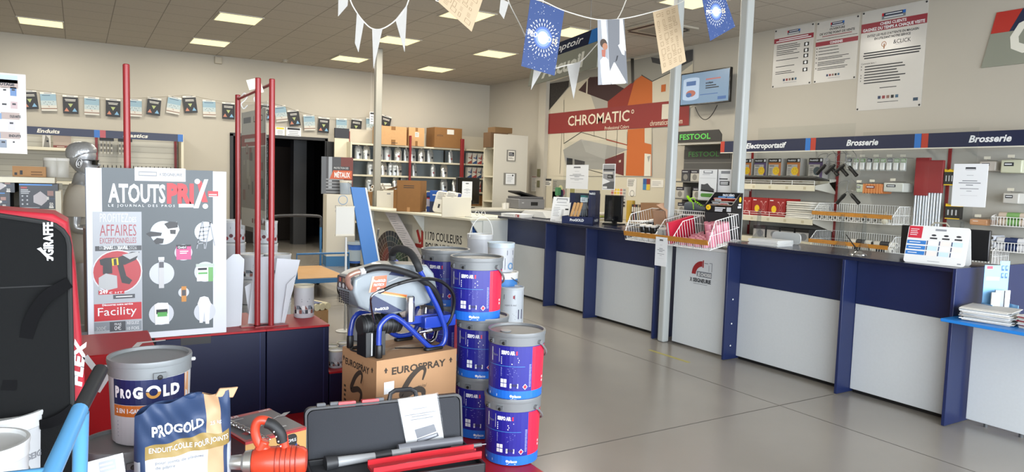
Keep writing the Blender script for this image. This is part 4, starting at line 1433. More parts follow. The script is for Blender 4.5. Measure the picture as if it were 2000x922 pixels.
for k, (y, z, c) in enumerate(((.02, .13, '#8a2a22'), (-.04, .09, '#3a3a3c'), (-.10, .05, '#5a3a28'))):
 b = MB(T(.01, y, z, 0, 34))
 b.bx(-.165, .165, -.008, .008, -.05, .06, mat(c, .35))
 b.M = b.M @ F(0, -.0085, 0)
 b.rect(-.15, -.02, -.06, .05, PAPER)
 b.lines(-.14, -.01, -.07, .04, 3, INK, t=.4, z=.001)
 if k == 1:
  b.prism(rrect(-.055, -.04, .075, .05, .02), .010, WHITE)
  b.prism(rrect(-.043, -.03, .063, .04, .014), .012, mat('#c01e2c', .3))
  b.lines(-.03, -.005, .05, .02, 1, PAPER, t=.6, z=.013)
 b.build('demo_pack', t)
for x in (-.06, .06):
 b = MB(T(x, .045, .17, 0, 30))
 b.bx(-.05, .05, -.01, .01, -.03, .035, mat('#3f7db8', .35))
 b.build('blue_pack', t)
MB().bx(-.185, .185, -.17, .12, -.35, -.001, mat('#1b1b1d', .6)).build('pedestal', t)
# two shoe cards behind
def shoe_card(b, w, h):
 b.rect(-w * .26, h * .87, w * .26, h * .96, GREYT)
 b.rect(-w * .2, h * .90, w * .2, h * .95, PAPER, .0012)
 b.lines(-w * .3, h * .82, w * .3, h * .85, 1, GREYT, t=.4)
 b.rect(-w * .45, h * .715, w * .45, h * .72, GREYT)
 b.poly([(-w * .36, h * .33), (w * .36, h * .29), (w * .38, h * .36), (w * .2, h * .42), (0, h * .55), (-w * .18, h * .51), (-w * .36, h * .52)], mat('#45464a', .6), .001)
 b.poly([(-w * .38, h * .29), (w * .38, h * .26), (w * .38, h * .30), (-w * .36, h * .34)], BLACK, .0014)
 b.prism(rrect(-w * .36, h * .10, w * .36, h * .22, h * .055), .001, mat('#55903c', .5))
stick((1365, 331, 1400, 391), shoe_card, 'white card showing a grey safety shoe and a green pill', 5.32, 'shoe_card', 'sign')
stick((1402, 331, 1431, 391), lambda b, w, h: (b.rect(-w * .3, h * .86, w * .3, h * .95, GREYT), b.lines(-w * .4, h * .66, w * .4, h * .72, 1, INK, t=.6), b.rect(-w * .35, h * .48, w * .3, h * .62, INK), b.lines(-w * .3, h * .50, w * .25, h * .60, 2, PAPER, t=.6, z=.0014)), 'second white card half hidden by the black dispenser', 5.34, 'shoe_card', 'sign')
for nm, (x, yy) in (('left', (5.33, 5.01)), ('right', (5.35, 4.80))):
 b = MB()
 b.bx(-.006, .006, -.003, .003, 0, .30, PLEX).bx(-.06, .06, -.04, .04, 0, .004, PLEX)
 tag(b.build('card_holder', loc=(x + .012, yy, ZT), rz=-90), 'clear holder behind the %s shoe card' % nm, 'holder')
# near counter
stack(5.10, 4.06, ZT, .23, .30, 9, 'thick stack of white papers on the near counter beside the columns', [PAPER, PAPERW], .0055, rz=4, jit=.004)
b = MB()
b.prism(rrect(-.15, 0, .15, .10, .04), .012, WHITE, M=F())
tag(b.build('cutting_board', loc=(5.42, 4.14, ZT), rz=-90), 'white rounded board standing behind the stack of papers', 'board')
t = thing('pen_stand', 'black pen standing in a chrome base on the near counter', 'pen', (5.10, 3.245, ZT))
MB().lathe([(.06, 0), (.058, .008), (.03, .02), (.022, .03), (0, .032)], CHROME, 24).build('base', t)
b = MB()
b.tube([(0, 0, .026), (-.02, .10, .15)], [.006, .003], BLACK, 8)
b.build('pen', t)
# tent card
t = thing('tent_card', 'large white tent card with red corner and blue bars on the near counter', 'card', (5.09, 2.655, ZT), -79)
def tent(b, w, h):
 b.rect(-w / 2 + .004, h * .66, -w * .26, h - .006, mat('#b8283a', .5))
 b.lines(-w * .46, h * .72, -w * .29, h * .92, 4, PAPER, t=.3, z=.0014)
 for k in range(3):
  b.rect(-w / 2 + .004, h * (.22 + .14 * k), -w * .17, h * (.32 + .14 * k), mat('#2f70b4', .5))
  b.lines(-w * .45, h * (.25 + .14 * k), -w * .22, h * (.29 + .14 * k), 1, PAPER, t=.5, z=.0014)
 b.rect(-w * .05, h * .88, w * .13, h * .93, GREYT)
 for k in range(3):
  x = -w * .15 + k * w * .2
  b.disc(x + w * .09, h * .76, w * .04, INK, .001, ry=h * .025)
  b.rect(x + w * .03, h * .66, x + w * .15, h * .70, INK)
  for j in range(3):
   b.rect(x + .004, h * (.22 + .14 * j), x + w * .17, h * (.33 + .14 * j), mat(('#e0d2cc', '#b9cfe6', '#dfe3e8')[(j + k) % 3], .5))
   b.rect(x - .003, h * (.22 + .14 * j), x + .004, h * (.33 + .14 * j), mat('#3a4a66', .5), .001)
 b.lines(-w * .1, h * .06, w * .1, h * .09, 1, GREYT, rag=0)
 b.rect(w * .38, h * .05, w * .44, h * .08, GREYT)
for s in (1, -1):
 b = MB()
 b.prism(rrect(-.19, 0, .19, .27, .02), .004, WHITE, M=F(0, .002, 0))
 b.M = F(0, -.002, 0)
 if s > 0:
  tent(b, .38, .27)
 o = b.build('panel', t, loc=(0, -s * .075, 0))
 o.rotation_euler = (R(-16 * s), 0, 0)
b = MB()
b.tube([(-.05, 0, .262), (-.03, 0, .285), (.04, 0, .285), (.06, 0, .262)], .006, mat('#8d8878', .6), 8)
b.build('binding', t)
monitor((5.46, 2.80, ZT), 96, .60, .22, 'black monitor seen from behind, past the tent card', .02)
# leaflets at the near end
NEWS = [PAPERW, mat('#b5b2ac', .7), PAPER, mat('#9aa0a4', .7)]
stack(4.97, 2.235, .749, .26, .28, 14, 'pile of newspapers at the inner end of the blue shelf', NEWS, .006, 12, 'newspaper piles on the blue shelf', 'newspaper_pile')
stack(5.02, 1.90, .749, .28, .28, 13, 'pile of leaflets with a red one among them on the blue shelf', NEWS[:2] + [mat('#9a2e36', .6), PAPER], .006, -8, 'newspaper piles on the blue shelf', 'newspaper_pile')
LB = mat('#7fb2dc', .5)
t = thing('leaflet_holder', 'light blue cardboard leaflet holder standing behind the newspapers', 'leaflet holder', (5.16, 2.27, .749), -28)
b = MB()
b.bx(-.085, .085, .05, .053, 0, .34, LB).bx(.02, .085, .049, .05, .34, .37, LB)
b.M = F(0, .05, 0)
b.rect(-.07, .315, -.03, .335, mat('#c03048', .5))
b.rect(-.07, .24, .02, .262, PAPER)
for i in range(4):
 x, y = .03 + .026 * (i % 2), .305 - .05 * (i // 2)
 b.rect(x, y, x + .018, y + .035, mat('#24507e', .5))
 b.rect(x + .006, y + .012, x + .016, y + .03, LB, .001)
b.build('back_card', t)
b = MB()
b.bx(-.09, .09, -.05, -.047, 0, .07, LB).bx(-.09, -.087, -.05, .05, 0, .09, LB).bx(.087, .09, -.05, .05, 0, .09, LB).bx(-.09, .09, -.05, .05, 0, .003, LB)
b.M = F(0, -.05, 0)
b.lines(-.07, .02, .07, .055, 2, PAPER, t=.4, rag=.1)
b.build('pocket', t)
for k, (x, h, m) in enumerate(((-.055, .17, PAPERW), (-.02, .185, mat('#8f959c', .6)), (.0, .18, INK), (.045, .18, PAPER))):
 b = MB()
 b.bx(x - .028, x + .03, -.03 + k * .014, -.022 + k * .014, .004, h, m)
 o = b.build('leaflet', loc=(5.16, 2.27, .749), rz=-28)
 tag(o, ('pale left', 'grey printed', 'dark', 'white right')[k] + ' leaflet in the light blue holder', 'leaflet', 'leaflets in the blue holder')
# ---- behind the far counter: back board with papers, back worktop
t = thing('pin_board', 'long pale back board with colour charts and notes below the mural', 'board', (8.17, 10.2, 0), -90)
b = MB()
b.bx(-1.88, 2.35, 0, .02, .92, 1.66, mat('#bdb6a3', .6))
b.build('board', t)
t = thing('back_worktop', 'white back worktop against the right wall behind the counter', 'worktop', (7.85, 9.9, 0), -90)
MB().bx(-2.15, 1.66, -.3, .3, .89, .92, mat('#b8b2a4', .5)).build('top', t)
for x in (-2.1, -.9, .4, 1.6):
 MB().bx(x, x + .03, -.28, .28, 0, .89, LAM).build('support', t)
def pin(px, draw, label, name='pinned_paper', m=PAPERW, X=8.168):
 yc, w, z0, z1 = rx(*px, X)
 b = a4(name, label, w, z1 - z0, draw, m)
 return tag(b.build(name, loc=(X - .003, yc, z0), rz=-90), label, 'paper')
def chart(b, w, h):
 cols = ['#a05050', '#c8a03a', '#c9b23c', '#b06a5a', '#8a8a88']
 for i in range(5):
  for j in range(6):
   c = lin(cols[i])
   b.rect(-w / 2 + w * (i + .08) / 5, h * (j + .1) / 6, -w / 2 + w * (i + .92) / 5, h * (j + .9) / 6, mat(cols[i] if j > 1 else ('#6e2c30', '#8a7a2c', '#94822e', '#7a2c2c', '#2c2a2c')[i], .6))
pin((1060, 349, 1077, 363), lambda b, w, h: (b.rect(-w / 2, h * .7, w / 2, h, INK), b.lines(-w * .4, h * .1, w * .4, h * .6, 3, INK, t=.5)), 'small black and white photo pinned left on the back board')
pin((1079, 351, 1107, 398), lambda b, w, h: (b.rect(-w / 2, 0, w / 2, h, mat('#8c8a80', .6)), b.disc(.08 * w, h * .62, w * .15, mat('#b9b48a', .6), .001), b.disc(.12 * w, h * .42, w * .17, mat('#2c2a4a', .6), .0014), b.disc(.27 * w, h * .48, w * .12, mat('#8a4a5a', .6), .0012), b.rect(-w * .48, h * .2, -w * .2, h * .5, mat('#3f6a74', .6)), b.lines(-w * .45, h * .6, -w * .2, h * .95, 5, INK, t=.25)), 'grey colour poster with overlapping discs on the back board')
pin((1112, 362, 1124, 392), lambda b, w, h: b.rect(-w * .4, h * .05, w * .4, h * .95, mat('#8a8450', .6)), 'narrow shaded colour strip on the back board')
pin((1193, 368, 1222, 404), chart, 'grid of red, yellow and grey colour swatches on the back board')
pin((1225, 349, 1243, 366), lambda b, w, h: b.lines(-w * .4, h * .1, w * .4, h * .9, 7, INK, t=.4), 'note with dark lines, left of the blue leaflet on the back board')
pin((1228, 366, 1242, 383), lambda b, w, h: b.disc(0, h * .3, w * .3, INK, .001, r0=w * .26), 'white note with a loop drawn on it, on the back board')
pin((1256, 349, 1270, 371), lambda b, w, h: (b.rect(-w / 2, h * .5, 0, h, mat('#24508a', .5)), b.rect(0, h * .5, w / 2, h, mat('#7a2a2e', .5)), b.rect(0, 0, w / 2, h * .5, mat('#c8a83a', .5)), b.rect(-w / 2, 0, 0, h * .5, mat('#3c78a4', .5))), 'small four-coloured leaflet on the back board')
pin((1272, 351, 1296, 366), lambda b, w, h: b.lines(-w * .4, h * .2, w * .4, h * .8, 3, GREYT, t=.25), 'white handwritten note at the right of the back board')
pin((1038, 344, 1049, 374), lambda b, w, h: (b.rect(-w * .45, h * .92, w * .45, h * .98, mat('#7a4a4a', .6)), b.lines(-w * .4, h * .05, w * .4, h * .9, 9, GREYT, t=.3)), 'tall timetable sheet near the printer', X=8.19)
b = MB()
b.prism(rrect(-.05, 0, .05, .16, .02), .07, mat('#3f7a52', .5), M=F())
tag(b.build('soap_dispenser', loc=(8.13, 11.55, 1.28), rz=-90), 'small green dispenser on the wall left of the black photo', 'dispenser')
for px, lab in (((1030, 330, 1035, 345), 'upper'), ((1030, 352, 1034, 365), 'lower')):
 yc, w, z0, z1 = rx(*px, 8.09)
 b = MB()
 b.box(0, 0, (z1 - z0) / 2, w, .02, z1 - z0, mat('#5c5a40', .5))
 tag(b.build('wall_switch', loc=(8.085, 12.25, z0), rz=-90, bevel=.004), lab + ' dark switch plate on the wall pier beside the white panel', 'switch')
carton('brown_carton', 'opened brown carton on the back worktop below the notes', 'box', (7.85, 8.45, .921), -82, .42, .3, .34, mat('#7d5c40', .75), None, None)
b = MB()
b.lathe([(.07, 0), (.07, .34), (.065, .36), (0, .36)], mat('#a8892c', .4), 20)
tag(b.build('yellow_tube', loc=(7.80, 9.02, .921)), 'yellow cylinder standing on the back worktop', 'tube')
b = MB()
b.lathe([(.035, 0), (.037, .01), (.037, .13), (.02, .16), (.014, .17), (.014, .19), (0, .19)], PLEXT, 16)
tag(b.build('water_bottle', loc=(7.70, 9.32, .921)), 'small clear bottle on the back worktop beside the yellow cylinder', 'bottle')
stack(7.75, 9.75, .921, .5, .45, 6, 'untidy papers on the back worktop below the colour swatches', [mat('#b0a080', .7), PAPERW, mat('#8c7a58', .7), mat('#9cae4a', .6)], .02, 10)
for k in range(5):
 b = MB()
 b.bx(-.02, .02, -.14, .14, 0, .30, mat(('#2a2a2c', '#6a3a2e', '#20242e', '#8a7c60', '#3a2a28')[k], .5))
 b.M = F(0, -.14, 0)
 b.rect(-.014, .18, .014, .26, PAPERW)
 tag(b.build('binder', loc=(7.85, 8.87 - .046 * k, .921), rz=-90), ('leftmost', 'second', 'middle', 'fourth', 'rightmost')[k] + ' binder between the yellow cylinder and brown carton', 'binder', 'binders on the back worktop')
# ================================================================ BACK WALL: DOORWAY, SHELVING, STRING OF CARDS
b = MB()
fr_ = mat('#1c1b1d', .5)
b.bx(2.50, 2.56, YB - .03, YB + .2, 0, 2.28, fr_).bx(4.34, 4.40, YB - .03, YB + .2, 0, 2.28, fr_).bx(2.5, 4.4, YB - .03, YB + .2, 2.24, 2.30, fr_)
struct(b.build('trim_1'), 'dark frame round the stockroom doorway')
t = thing('sliding_door', 'black sliding door leaf standing open right of the dark doorway', 'door', (4.56, YB - .06, 0))
MB().bx(-.20, .20, -.02, .02, .01, 2.23, mat('#1f1f20', .6)).build('leaf', t, bevel=.004)
b = MB(F(0, -.02, 0))
b.rect(-.08, 1.60, .05, 1.70, mat('#7a2a2a', .5))
b.rect(-.13, 1.05, -.02, 1.52, BLACK)
for k in range(4):
 b.lines(-.12, 1.10 + k * .1, -.03, 1.18 + k * .1, 2, LGREY, t=.35)
b.build('stickers', t)
b = MB()
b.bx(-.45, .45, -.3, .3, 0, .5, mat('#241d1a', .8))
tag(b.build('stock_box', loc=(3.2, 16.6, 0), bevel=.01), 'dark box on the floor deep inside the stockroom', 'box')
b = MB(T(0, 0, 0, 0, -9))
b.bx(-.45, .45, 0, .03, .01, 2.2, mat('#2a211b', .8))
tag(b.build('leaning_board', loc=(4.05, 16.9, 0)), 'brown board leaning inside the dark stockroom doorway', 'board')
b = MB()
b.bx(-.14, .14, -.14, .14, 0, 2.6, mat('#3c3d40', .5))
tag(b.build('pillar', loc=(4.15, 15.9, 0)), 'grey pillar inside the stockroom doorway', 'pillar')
# back shelving
SHB = mat('#7d878c', .6)
t = thing('back_shelving', 'long pale shelving against the back wall holding silver pouches', 'shelving', (6.0, 14.53, 0))
MB().bx(-1.27, 2.1, -.02, .02, .05, 2.2, SHB).build('back_panel', t)
MB().bx(-1.27, 2.1, -.02, .0, 2.2, 2.52, mat('#b9b2a2', .6)).build('upper_panel', t)
for k, z in enumerate((2.21, 1.89, 1.575, 1.262, .95, .62)):
 MB().bx(-1.27, 1.30, -.50, -.02, z - .035, z, RAIL).build('shelf', t, bevel=.003)
 MB().bx(1.33, 2.1, -.50, -.02, z - .035, z, RAIL).build('shelf', t, bevel=.003)
for x in (-.03, 1.02):
 MB().bx(x - .015, x + .015, -.04, -.021, .05, 2.2, BLACK).build('rear_upright', t)
MB().bx(-1.30, -1.27, -.50, .03, 0, 2.23, RAIL).build('end_panel', t)
for x, w, z1, lab in ((5.965, .035, 2.42, 'thin dark red post in front of the back shelving'), (7.19, .07, 2.42, 'thick dark red post in front of the back shelving near the monitor')):
 b = MB()
 b.bx(-w / 2, w / 2, -.03, .03, 0, z1, mat('#7c1d20', .45))
 tag(b.build('shelf_post', loc=(x, 13.96, 0), bevel=.004), lab, 'post')
t = thing('gondola_end', 'tall white end panel with dark top band beside the black door', 'panel', (4.60, 14.30, 0))
MB().bx(-.15, .15, -.02, .02, 0, 2.30, RAIL).build('panel', t)
MB().bx(-.15, .15, -.025, .02, 2.30, 2.50, mat('#2a2c34', .5)).build('top_band', t)
MB().bx(.15, .165, -.03, .03, 0, 2.45, REDD).build('red_edge', t)
# pouches
SILV = mat('#a8adb0', .28, .55, bump=.4, scale=25)
FOIL = mat('#c9cbc9', .2, .75, bump=.5, scale=30)
def pouch(x, z, w, h, label, m=SILV, lab=INK, tilt=0):
 t = thing('silver_pouch', label, 'pouch', (x, 14.16, z), tilt, 'silver pouches on the back shelving')
 b = MB()
 n = 9
 secs = []
 for i, (zz, hw, dp) in enumerate(((0, .5, .40), (.12, .5, .42), (.5, .49, .34), (.75, .49, .2), (.80, .40, .16), (.86, .40, .12), (.97, .36, .03), (1.0, .30, .015))):
  secs.append([(w * hw * math.cos(a), w * dp * .8 * math.sin(a), h * zz) for a in [2 * PI * k / 14 for k in range(14)]])
 vs = [p for s in secs for p in s]
 fs = [(k * 14 + i, k * 14 + (i + 1) % 14, (k + 1) * 14 + (i + 1) % 14, (k + 1) * 14 + i) for k in range(len(secs) - 1) for i in range(14)]
 b.add(vs, fs, m)
 b.build('bag', t)
 b = MB(F(0, -w * .345, 0))
 b.rect(-w * .05, h * .26, w * .22, h * .42, lab, 0)
 b.lines(-w * .3, h * .55, w * .3, h * .68, 2, GREYT, t=.3, z=0)
 b.build('sticker', t)
 b = MB()
 b.lathe([(.018, 0), (.018, .03), (.012, .035), (0, .035)], PAPERW, 10, T(0, 0, h * .99))
 b.build('cap', t)
ord_ = ('first', 'second', 'third', 'fourth', 'fifth', 'sixth', 'seventh', 'eighth', 'ninth', 'tenth')
for z, row, pxs in ((1.892, 'top', (700, 716, 741, 757, 777, 793, 805, 823, 840, 880)), (1.577, 'middle', (724, 750, 763, 771, 779, 810, 846, 868)), (1.264, 'third', (722, 774, 789, 868, 890, 893))):
 for i, px_ in enumerate(pxs):
  X = ony(px_, 300, 14.16).x
  narrow = px_ in (880, 763, 810, 846, 893, 793)
  if px_ == 893:
   continue
  pouch(X, z, .12 if narrow else .17, .27 if not narrow else .25, '%s silver pouch from the left on the %s shelf of the back shelving' % (ord_[i], row), FOIL if i % 3 == 1 else SILV, mat('#7a2a2e', .5) if px_ in (757, 777, 846, 880) else INK, rnd.uniform(-15, 15))
# coloured cartons in the third bay
for z, row in ((1.892, 'top'), (1.577, 'middle'), (1.264, 'third')):
 for k in range(4 if row != 'third' else 3):
  X = 7.47 + k * .125
  cc = ('#8a4a3c', '#2c4a78', '#9a3c3c', '#31496a')[(k + (row == 'middle')) % 4]
  carton('sleeve_box', '%s white coloured box from the left, %s shelf of the right back bay' % (ord_[k], row), 'box', (X, 14.17, z), 0, .105, .10, .24, PAPERW,
   lambda b, w, h, cc=cc: (b.poly([(-w / 2, 0), (w / 2, 0), (w / 2, h * .35), (-w / 2, h * .1)], mat(cc, .5), .0006), b.poly([(w * .1, h * .45), (w / 2, h * .4), (w / 2, h * .95)], mat(cc, .5), .0006), b.rect(-w * .3, h * .5, w * .1, h * .6, mat(cc, .5))), 'white and coloured boxes in the right back bay')
for k in range(3):
 carton('brown_box', '%s narrow brown box on the low shelf behind the monitor' % ('left', 'middle', 'right')[k], 'box', (7.60 + k * .11, 14.2, .951), 0, .10, .2, .24, CARDD, None, 'narrow brown boxes behind the monitor')
# cartons on top of the back shelving
def taped(name, label, px, Y, d, m, fr, tape=True, rz=0):
 x, w, z0, z1 = ry(*px, Y)
 def front(b, w, h):
  if tape:
   b.rect(-w * .08, 0, w * .08, h * .28, CARDD, .0006)
   b.rect(-w * .08, h * .80, w * .08, h, CARDD, .0006)
  fr(b, w, h)
 return carton(name, label, 'box', (x, Y + d / 2, 2.2105), rz, w * .97, d, (z1 - z0), m, front)
taped('carton', 'large brown carton with tape standing leftmost on top of the back shelving', (741, 244, 795, 280), 14.0, .42, CARDL, lambda b, w, h: b.lines(-w * .05, h * .08, w * .2, h * .14, 1, INK, t=.5))
taped('carton', 'middle brown carton with white label on top of the back shelving', (798, 247, 829, 283), 14.0, .40, CARDL, lambda b, w, h: (b.rect(-w * .1, h * .5, w * .15, h * .75, PAPERW, .001), b.lines(-w * .08, h * .54, w * .12, h * .72, 3, INK, t=.3, z=.0014)))
taped('carton', 'darker brown carton with white label rightmost on top of the back shelving', (848, 248, 903, 287), 14.0, .42, CARDD, lambda b, w, h: (b.rect(-w * .05, h * .68, w * .2, h * .92, PAPERW, .001), b.text('/ATION', -w * .42, h * .55, h * .09, INK, w * .22)), False)
carton('carton', 'small dark brown carton on top of the tall white end panel, lower one', 'box', (7.26, 12.63, 2.2005), 0, .40, .3, .30, mat('#5a4128', .75))
t = thing('tall_cabinet', 'tall cabinet with a white end panel carrying two framed signs, in the back right corner', 'cabinet', (7.5, 12.40, 0))
b = MB()
b.bx(-.40, .40, 0, .025, 0, 2.47, mat('#bcb8ad', .55))
b.build('end_panel', t, bevel=.004)
b = MB()
b.bx(.36, .40, .025, .42, 0, 2.2, RAIL)
for z in (.1, .6, 1.1, 1.6, 2.17):
 b.bx(-.38, .36, .03, .42, z, z + .03, RAIL)
b.build('shelves', t)
MB().bx(-.39, .38, .42, .44, 0, 2.2, RAIL).build('far_panel', t)
carton('carton', 'flat dark carton peeking over the top of the tall white end panel', 'box', (7.36, 12.63, 2.501), 0, .40, .3, .11, mat('#6a5030', .75))
for px, lab, dr in (((990, 293, 1007, 315), 'small framed grey thermometer sign high on the tall white panel', lambda b, w, h: (b.rect(-w * .38, h * .08, w * .38, h * .92, PAPERW), b.rect(-w * .3, h * .45, w * .3, h * .8, INK, .001), b.lines(-w * .25, h * .5, w * .25, h * .75, 2, LGREY, t=.4, z=.0014), b.lines(-w * .3, h * .2, w * .3, h * .35, 2, INK, t=.4))),
     ((984, 338, 1008, 361), 'framed white certificate low on the tall white panel', lambda b, w, h: (b.rect(-w * .36, h * .06, w * .36, h * .94, PAPER), b.lines(-w * .25, h * .2, w * .25, h * .85, 6, GREYT, t=.25), b.disc(w * .2, h * .8, w * .06, INK, .001)))):
 x, w, z0, z1 = ry(*px, 12.39)
 b = a4('frame', lab, w, z1 - z0, dr, mat('#77756f', .4), .015)
 tag(b.build('framed_sign', loc=(x, 12.383, z0)), lab, 'sign')
# wall papers over the doorway
for px, lab in (((538, 248, 556, 268), 'left yellowish notice over the doorway, half behind the red post'), ((559, 249, 588, 271), 'white notice over the doorway right of the red posts')):
 x, w, z0, z1 = ry(*px, YB)
 b = a4('n', lab, w, z1 - z0, lambda b, w, h: (b.rect(-w * .42, h * .78, w * .42, h * .95, INK if 'white' in lab else YELLOW), b.lines(-w * .4, h * .1, w * .4, h * .7, 4, GREYT, t=.35, al='c')))
 tag(b.build('wall_notice', loc=(x, YB - .003, z0)), lab, 'notice')
x, w, z0, z1 = ry(715, 220, 725, 243, YB - .03)
b = a4('n', '', w, z1 - z0, lambda b, w, h: (b.rect(-w * .4, h * .8, w * .4, h * .95, INK), b.lines(-w * .3, h * .1, w * .3, h * .7, 3, INK, t=.3)))
t = thing('hanging_label', 'narrow white label hanging from the ceiling on two strings left of the steel column', 'label', (x, YB - .25, z0))
o = b.build('card', t)
for s in (-.03, .03):
 MB().tube([(s, 0, z1 - z0), (s, 0, ZC - z0)], .0015, WIRE, 4).build('string', t)
# string of cards along the back wall
cards = [(40, 183, -4), (55, 176, 6), (93, 180, 4), (137, 186, 1), (179, 189, 0), (221, 193, -1), (263, 193, 0), (302, 191, -5), (342, 189, -8), (369, 187, 7), (408, 195, 2), (446, 200, 0), (520, 203, -3), (546, 206, 10), (572, 215, 9), (603, 224, 5), (633, 229, -2), (667, 231, 1), (697, 232, -5), (725, 229, 2), (756, 226, -12)]
YC = YB - .05
st = MB()
def hung(i, P, dark, rz, label, grp):
 t = thing('bunting_card', label, 'card', tuple(P), 0, grp)
 w, h = .225, .315
 b = MB(F(0, 0, -h))
 b.bx(-w / 2, w / 2, 0, h, -.002, 0, PAPERW)
 b.rect(-w * .25, h * .93, w * .25, h * .97, GREYT)
 if dark:
  b.rect(-w / 2, 0, w / 2, h * .90, mat('#101015', .5))
  b.lines(-w * .36, h * .66, w * .36, h * .80, 2, PAPERW, t=.45, z=.0012, al='c', rag=.2)
  for cx, cy, c, s in ((0, .44, '#9aa46a', -1), (-.26, .2, '#b07058', 1), (.26, .2, '#6f9ab8', 1)):
   b.poly([(w * (cx - .16), h * (cy + (.1 if s < 0 else -.08))), (w * (cx + .16), h * (cy + (.1 if s < 0 else -.08))), (w * cx, h * (cy + (-.1 if s < 0 else .12)))][::s], mat(c, .5), .0014)
 else:
  b.rect(-w / 2, h * .55, w / 2, h * .90, mat('#7f9aa8', .5))
  b.rect(-w / 2, h * .30, w / 2, h * .55, mat('#a3b0b2', .5))
  b.rect(-w / 2, .0, w / 2, h * .30, mat('#bcb9b0', .5))
  b.rect(-w / 2, h * .10, w / 2, h * .15, mat('#7a5a4a', .5), .001)
  b.lines(-w * .38, h * .80, w * .38, h * .86, 1, mat('#41576a', .5), t=.6, z=.001)
  for k in range(7):
   b.disc(w * (-.3 + .1 * k), h * (.42 + .08 * math.sin(k * 2.3)), w * .03, mat('#59606a', .5), .0012, 8)
  b.text('%', -w * .06, h * .2, h * .09, mat('#8a5040', .5))
 b.build('card', t)
 t.rotation_euler = (0, R(rz), 0)
grp = 'dark and pale cards strung along the back wall'
for i, (cx, cy, rz) in enumerate(cards):
 P = ony(cx, cy, YC)
 dark = i in (1, 3, 5, 7, 9, 11, 12, 14, 16, 18, 20)
 if i == 0:
  continue
 where = 'left of the tall red post' if cx < 240 else ('between the tall red post and red frame' if cx < 470 else ('behind the red frame posts' if cx < 560 else 'over the dark doorway' if cx < 680 else 'near the steel column'))
 same = [k for k, c in enumerate(cards) if k and (k in (1, 3, 5, 7, 9, 11, 12, 14, 16, 18, 20)) == dark and (('left of the tall red post' if c[0] < 240 else ('between the tall red post and red frame' if c[0] < 470 else ('behind the red frame posts' if c[0] < 560 else 'over the dark doorway' if c[0] < 680 else 'near the steel column'))) == where)]
 nth = '' if len(same) == 1 else ('leftmost ' if same.index(i) == 0 else 'rightmost ' if i == same[-1] else 'middle ')
 hung(i, P, dark, -rz, '%s%s card on the wall string, %s' % (nth, 'dark' if dark else 'pale blue', where), grp)
b = MB()
b.tube(spline([tuple(ony(max(cx, 0), cy - 1, YC - .004)) for cx, cy, _ in [(-30, 172, 0)] + cards[1:]], 3), .0035, mat('#8d8878', .6), 5)
tag(b.build('bunting_string', loc=(0, 0, 0)), 'thin string holding the row of cards across the back wall', 'string')
# ================================================================ THE COLOUR COUNTER (facing the shop floor)
RC = -80.5
O = onz(919, 427, 1.03)
t = thing('colour_counter', 'pale counter with overhanging top reading 1170 COULEURS POUR VIVRE EN', 'counter', (O.x, O.y, 0), RC)
CW = mat('#bcb9ac', .55)
LEN = 3.35
MB().bx(-LEN, 0, 0, 1.0, 1.0, 1.03, mat('#c9c5b4', .45)).build('top', t, bevel=.004)
MB().bx(-LEN, -.02, .22, .24, .04, 1.0, CW).build('front_panel', t)
MB().bx(-.02, 0, .215, 1.0, 0, 1.0, mat('#bfc2c0', .5)).build('end_panel', t)
for x in (-.02, -1.42, -2.9):
 b = MB(Matrix.Translation((x - .018, 0, 0)) @ Matrix(((0, 0, 1, 0), (1, 0, 0, 0), (0, 1, 0, 0), (0, 0, 0, 1))))
 b.prism([(.02, .998), (.22, .74), (.22, .998)], .018, mat('#c5c7c2', .45))
 b.build('gusset', t)
b = MB(F(0, .219, 0))
def onR(x, y, Y=.219):
 return onface(x, y, (O.x, O.y, 0), RC, Y)
ar = mat('#8f1f1c', .5)
b.poly([onR(*p) for p in ((813, 450), (817, 448), (823, 471), (819, 475))], ar, .002)
b.poly([onR(*p) for p in ((823, 450), (827, 449.5), (826.5, 485), (822.5, 484))], ar, .0024)
b.poly([onR(*p) for p in ((811, 475), (823, 477), (822.5, 485), (811, 482))], ar, .0024)
for s_, p0, p1, p2 in (('1170 COULEURS', (831, 466.5), (902, 479), (831, 451)), ('POUR VIVRE EN', (831, 488.5), (902, 501), (831, 473)), ('COULEURS', (831, 511), (878, 518), (831, 496))):
 a_, c_, u_ = onR(*p0), onR(*p1), onR(*p2)
 b.text(s_, a_[0], (a_[1] + c_[1]) / 2, u_[1] - a_[1], INK, c_[0] - a_[0], bold=.012)
b.build('lettering', t)
b = MB(F(0, .2185, 0))
wc, wr = onR(763, 515), onR(763, 450)
rr_ = wr[1] - wc[1]
b.rect(wc[0] - rr_ * 1.15, wc[1] - rr_ * .6, wc[0] + rr_ * 1.15, wc[1] + rr_ * 1.25, mat('#a9a59a', .55), .001)
for k in range(18):
 for j in range(5):
  c = (('#5a1f22', '#6a2a24', '#4a2a1e', '#3a2a2a', '#2a2020') if k > 10 else ('#1f2a4a', '#24304a', '#1a2430', '#20303a', '#1c2230') if k > 5 else ('#1e3a2c', '#24402c', '#2c4434', '#203028', '#1a2a22'))[j]
  b.disc(wc[0], wc[1], rr_ * (.2 + .16 * (j + 1)) - .004, mat(c, .6), .002, n=2, a0=k * 10, a1=k * 10 + 9.2, r0=rr_ * (.2 + .16 * j))
b.build('colour_fan', t)
def onC(px, py, z=1.031):
 return tuple(onz(px, py, z))
p = onC(919, 427)
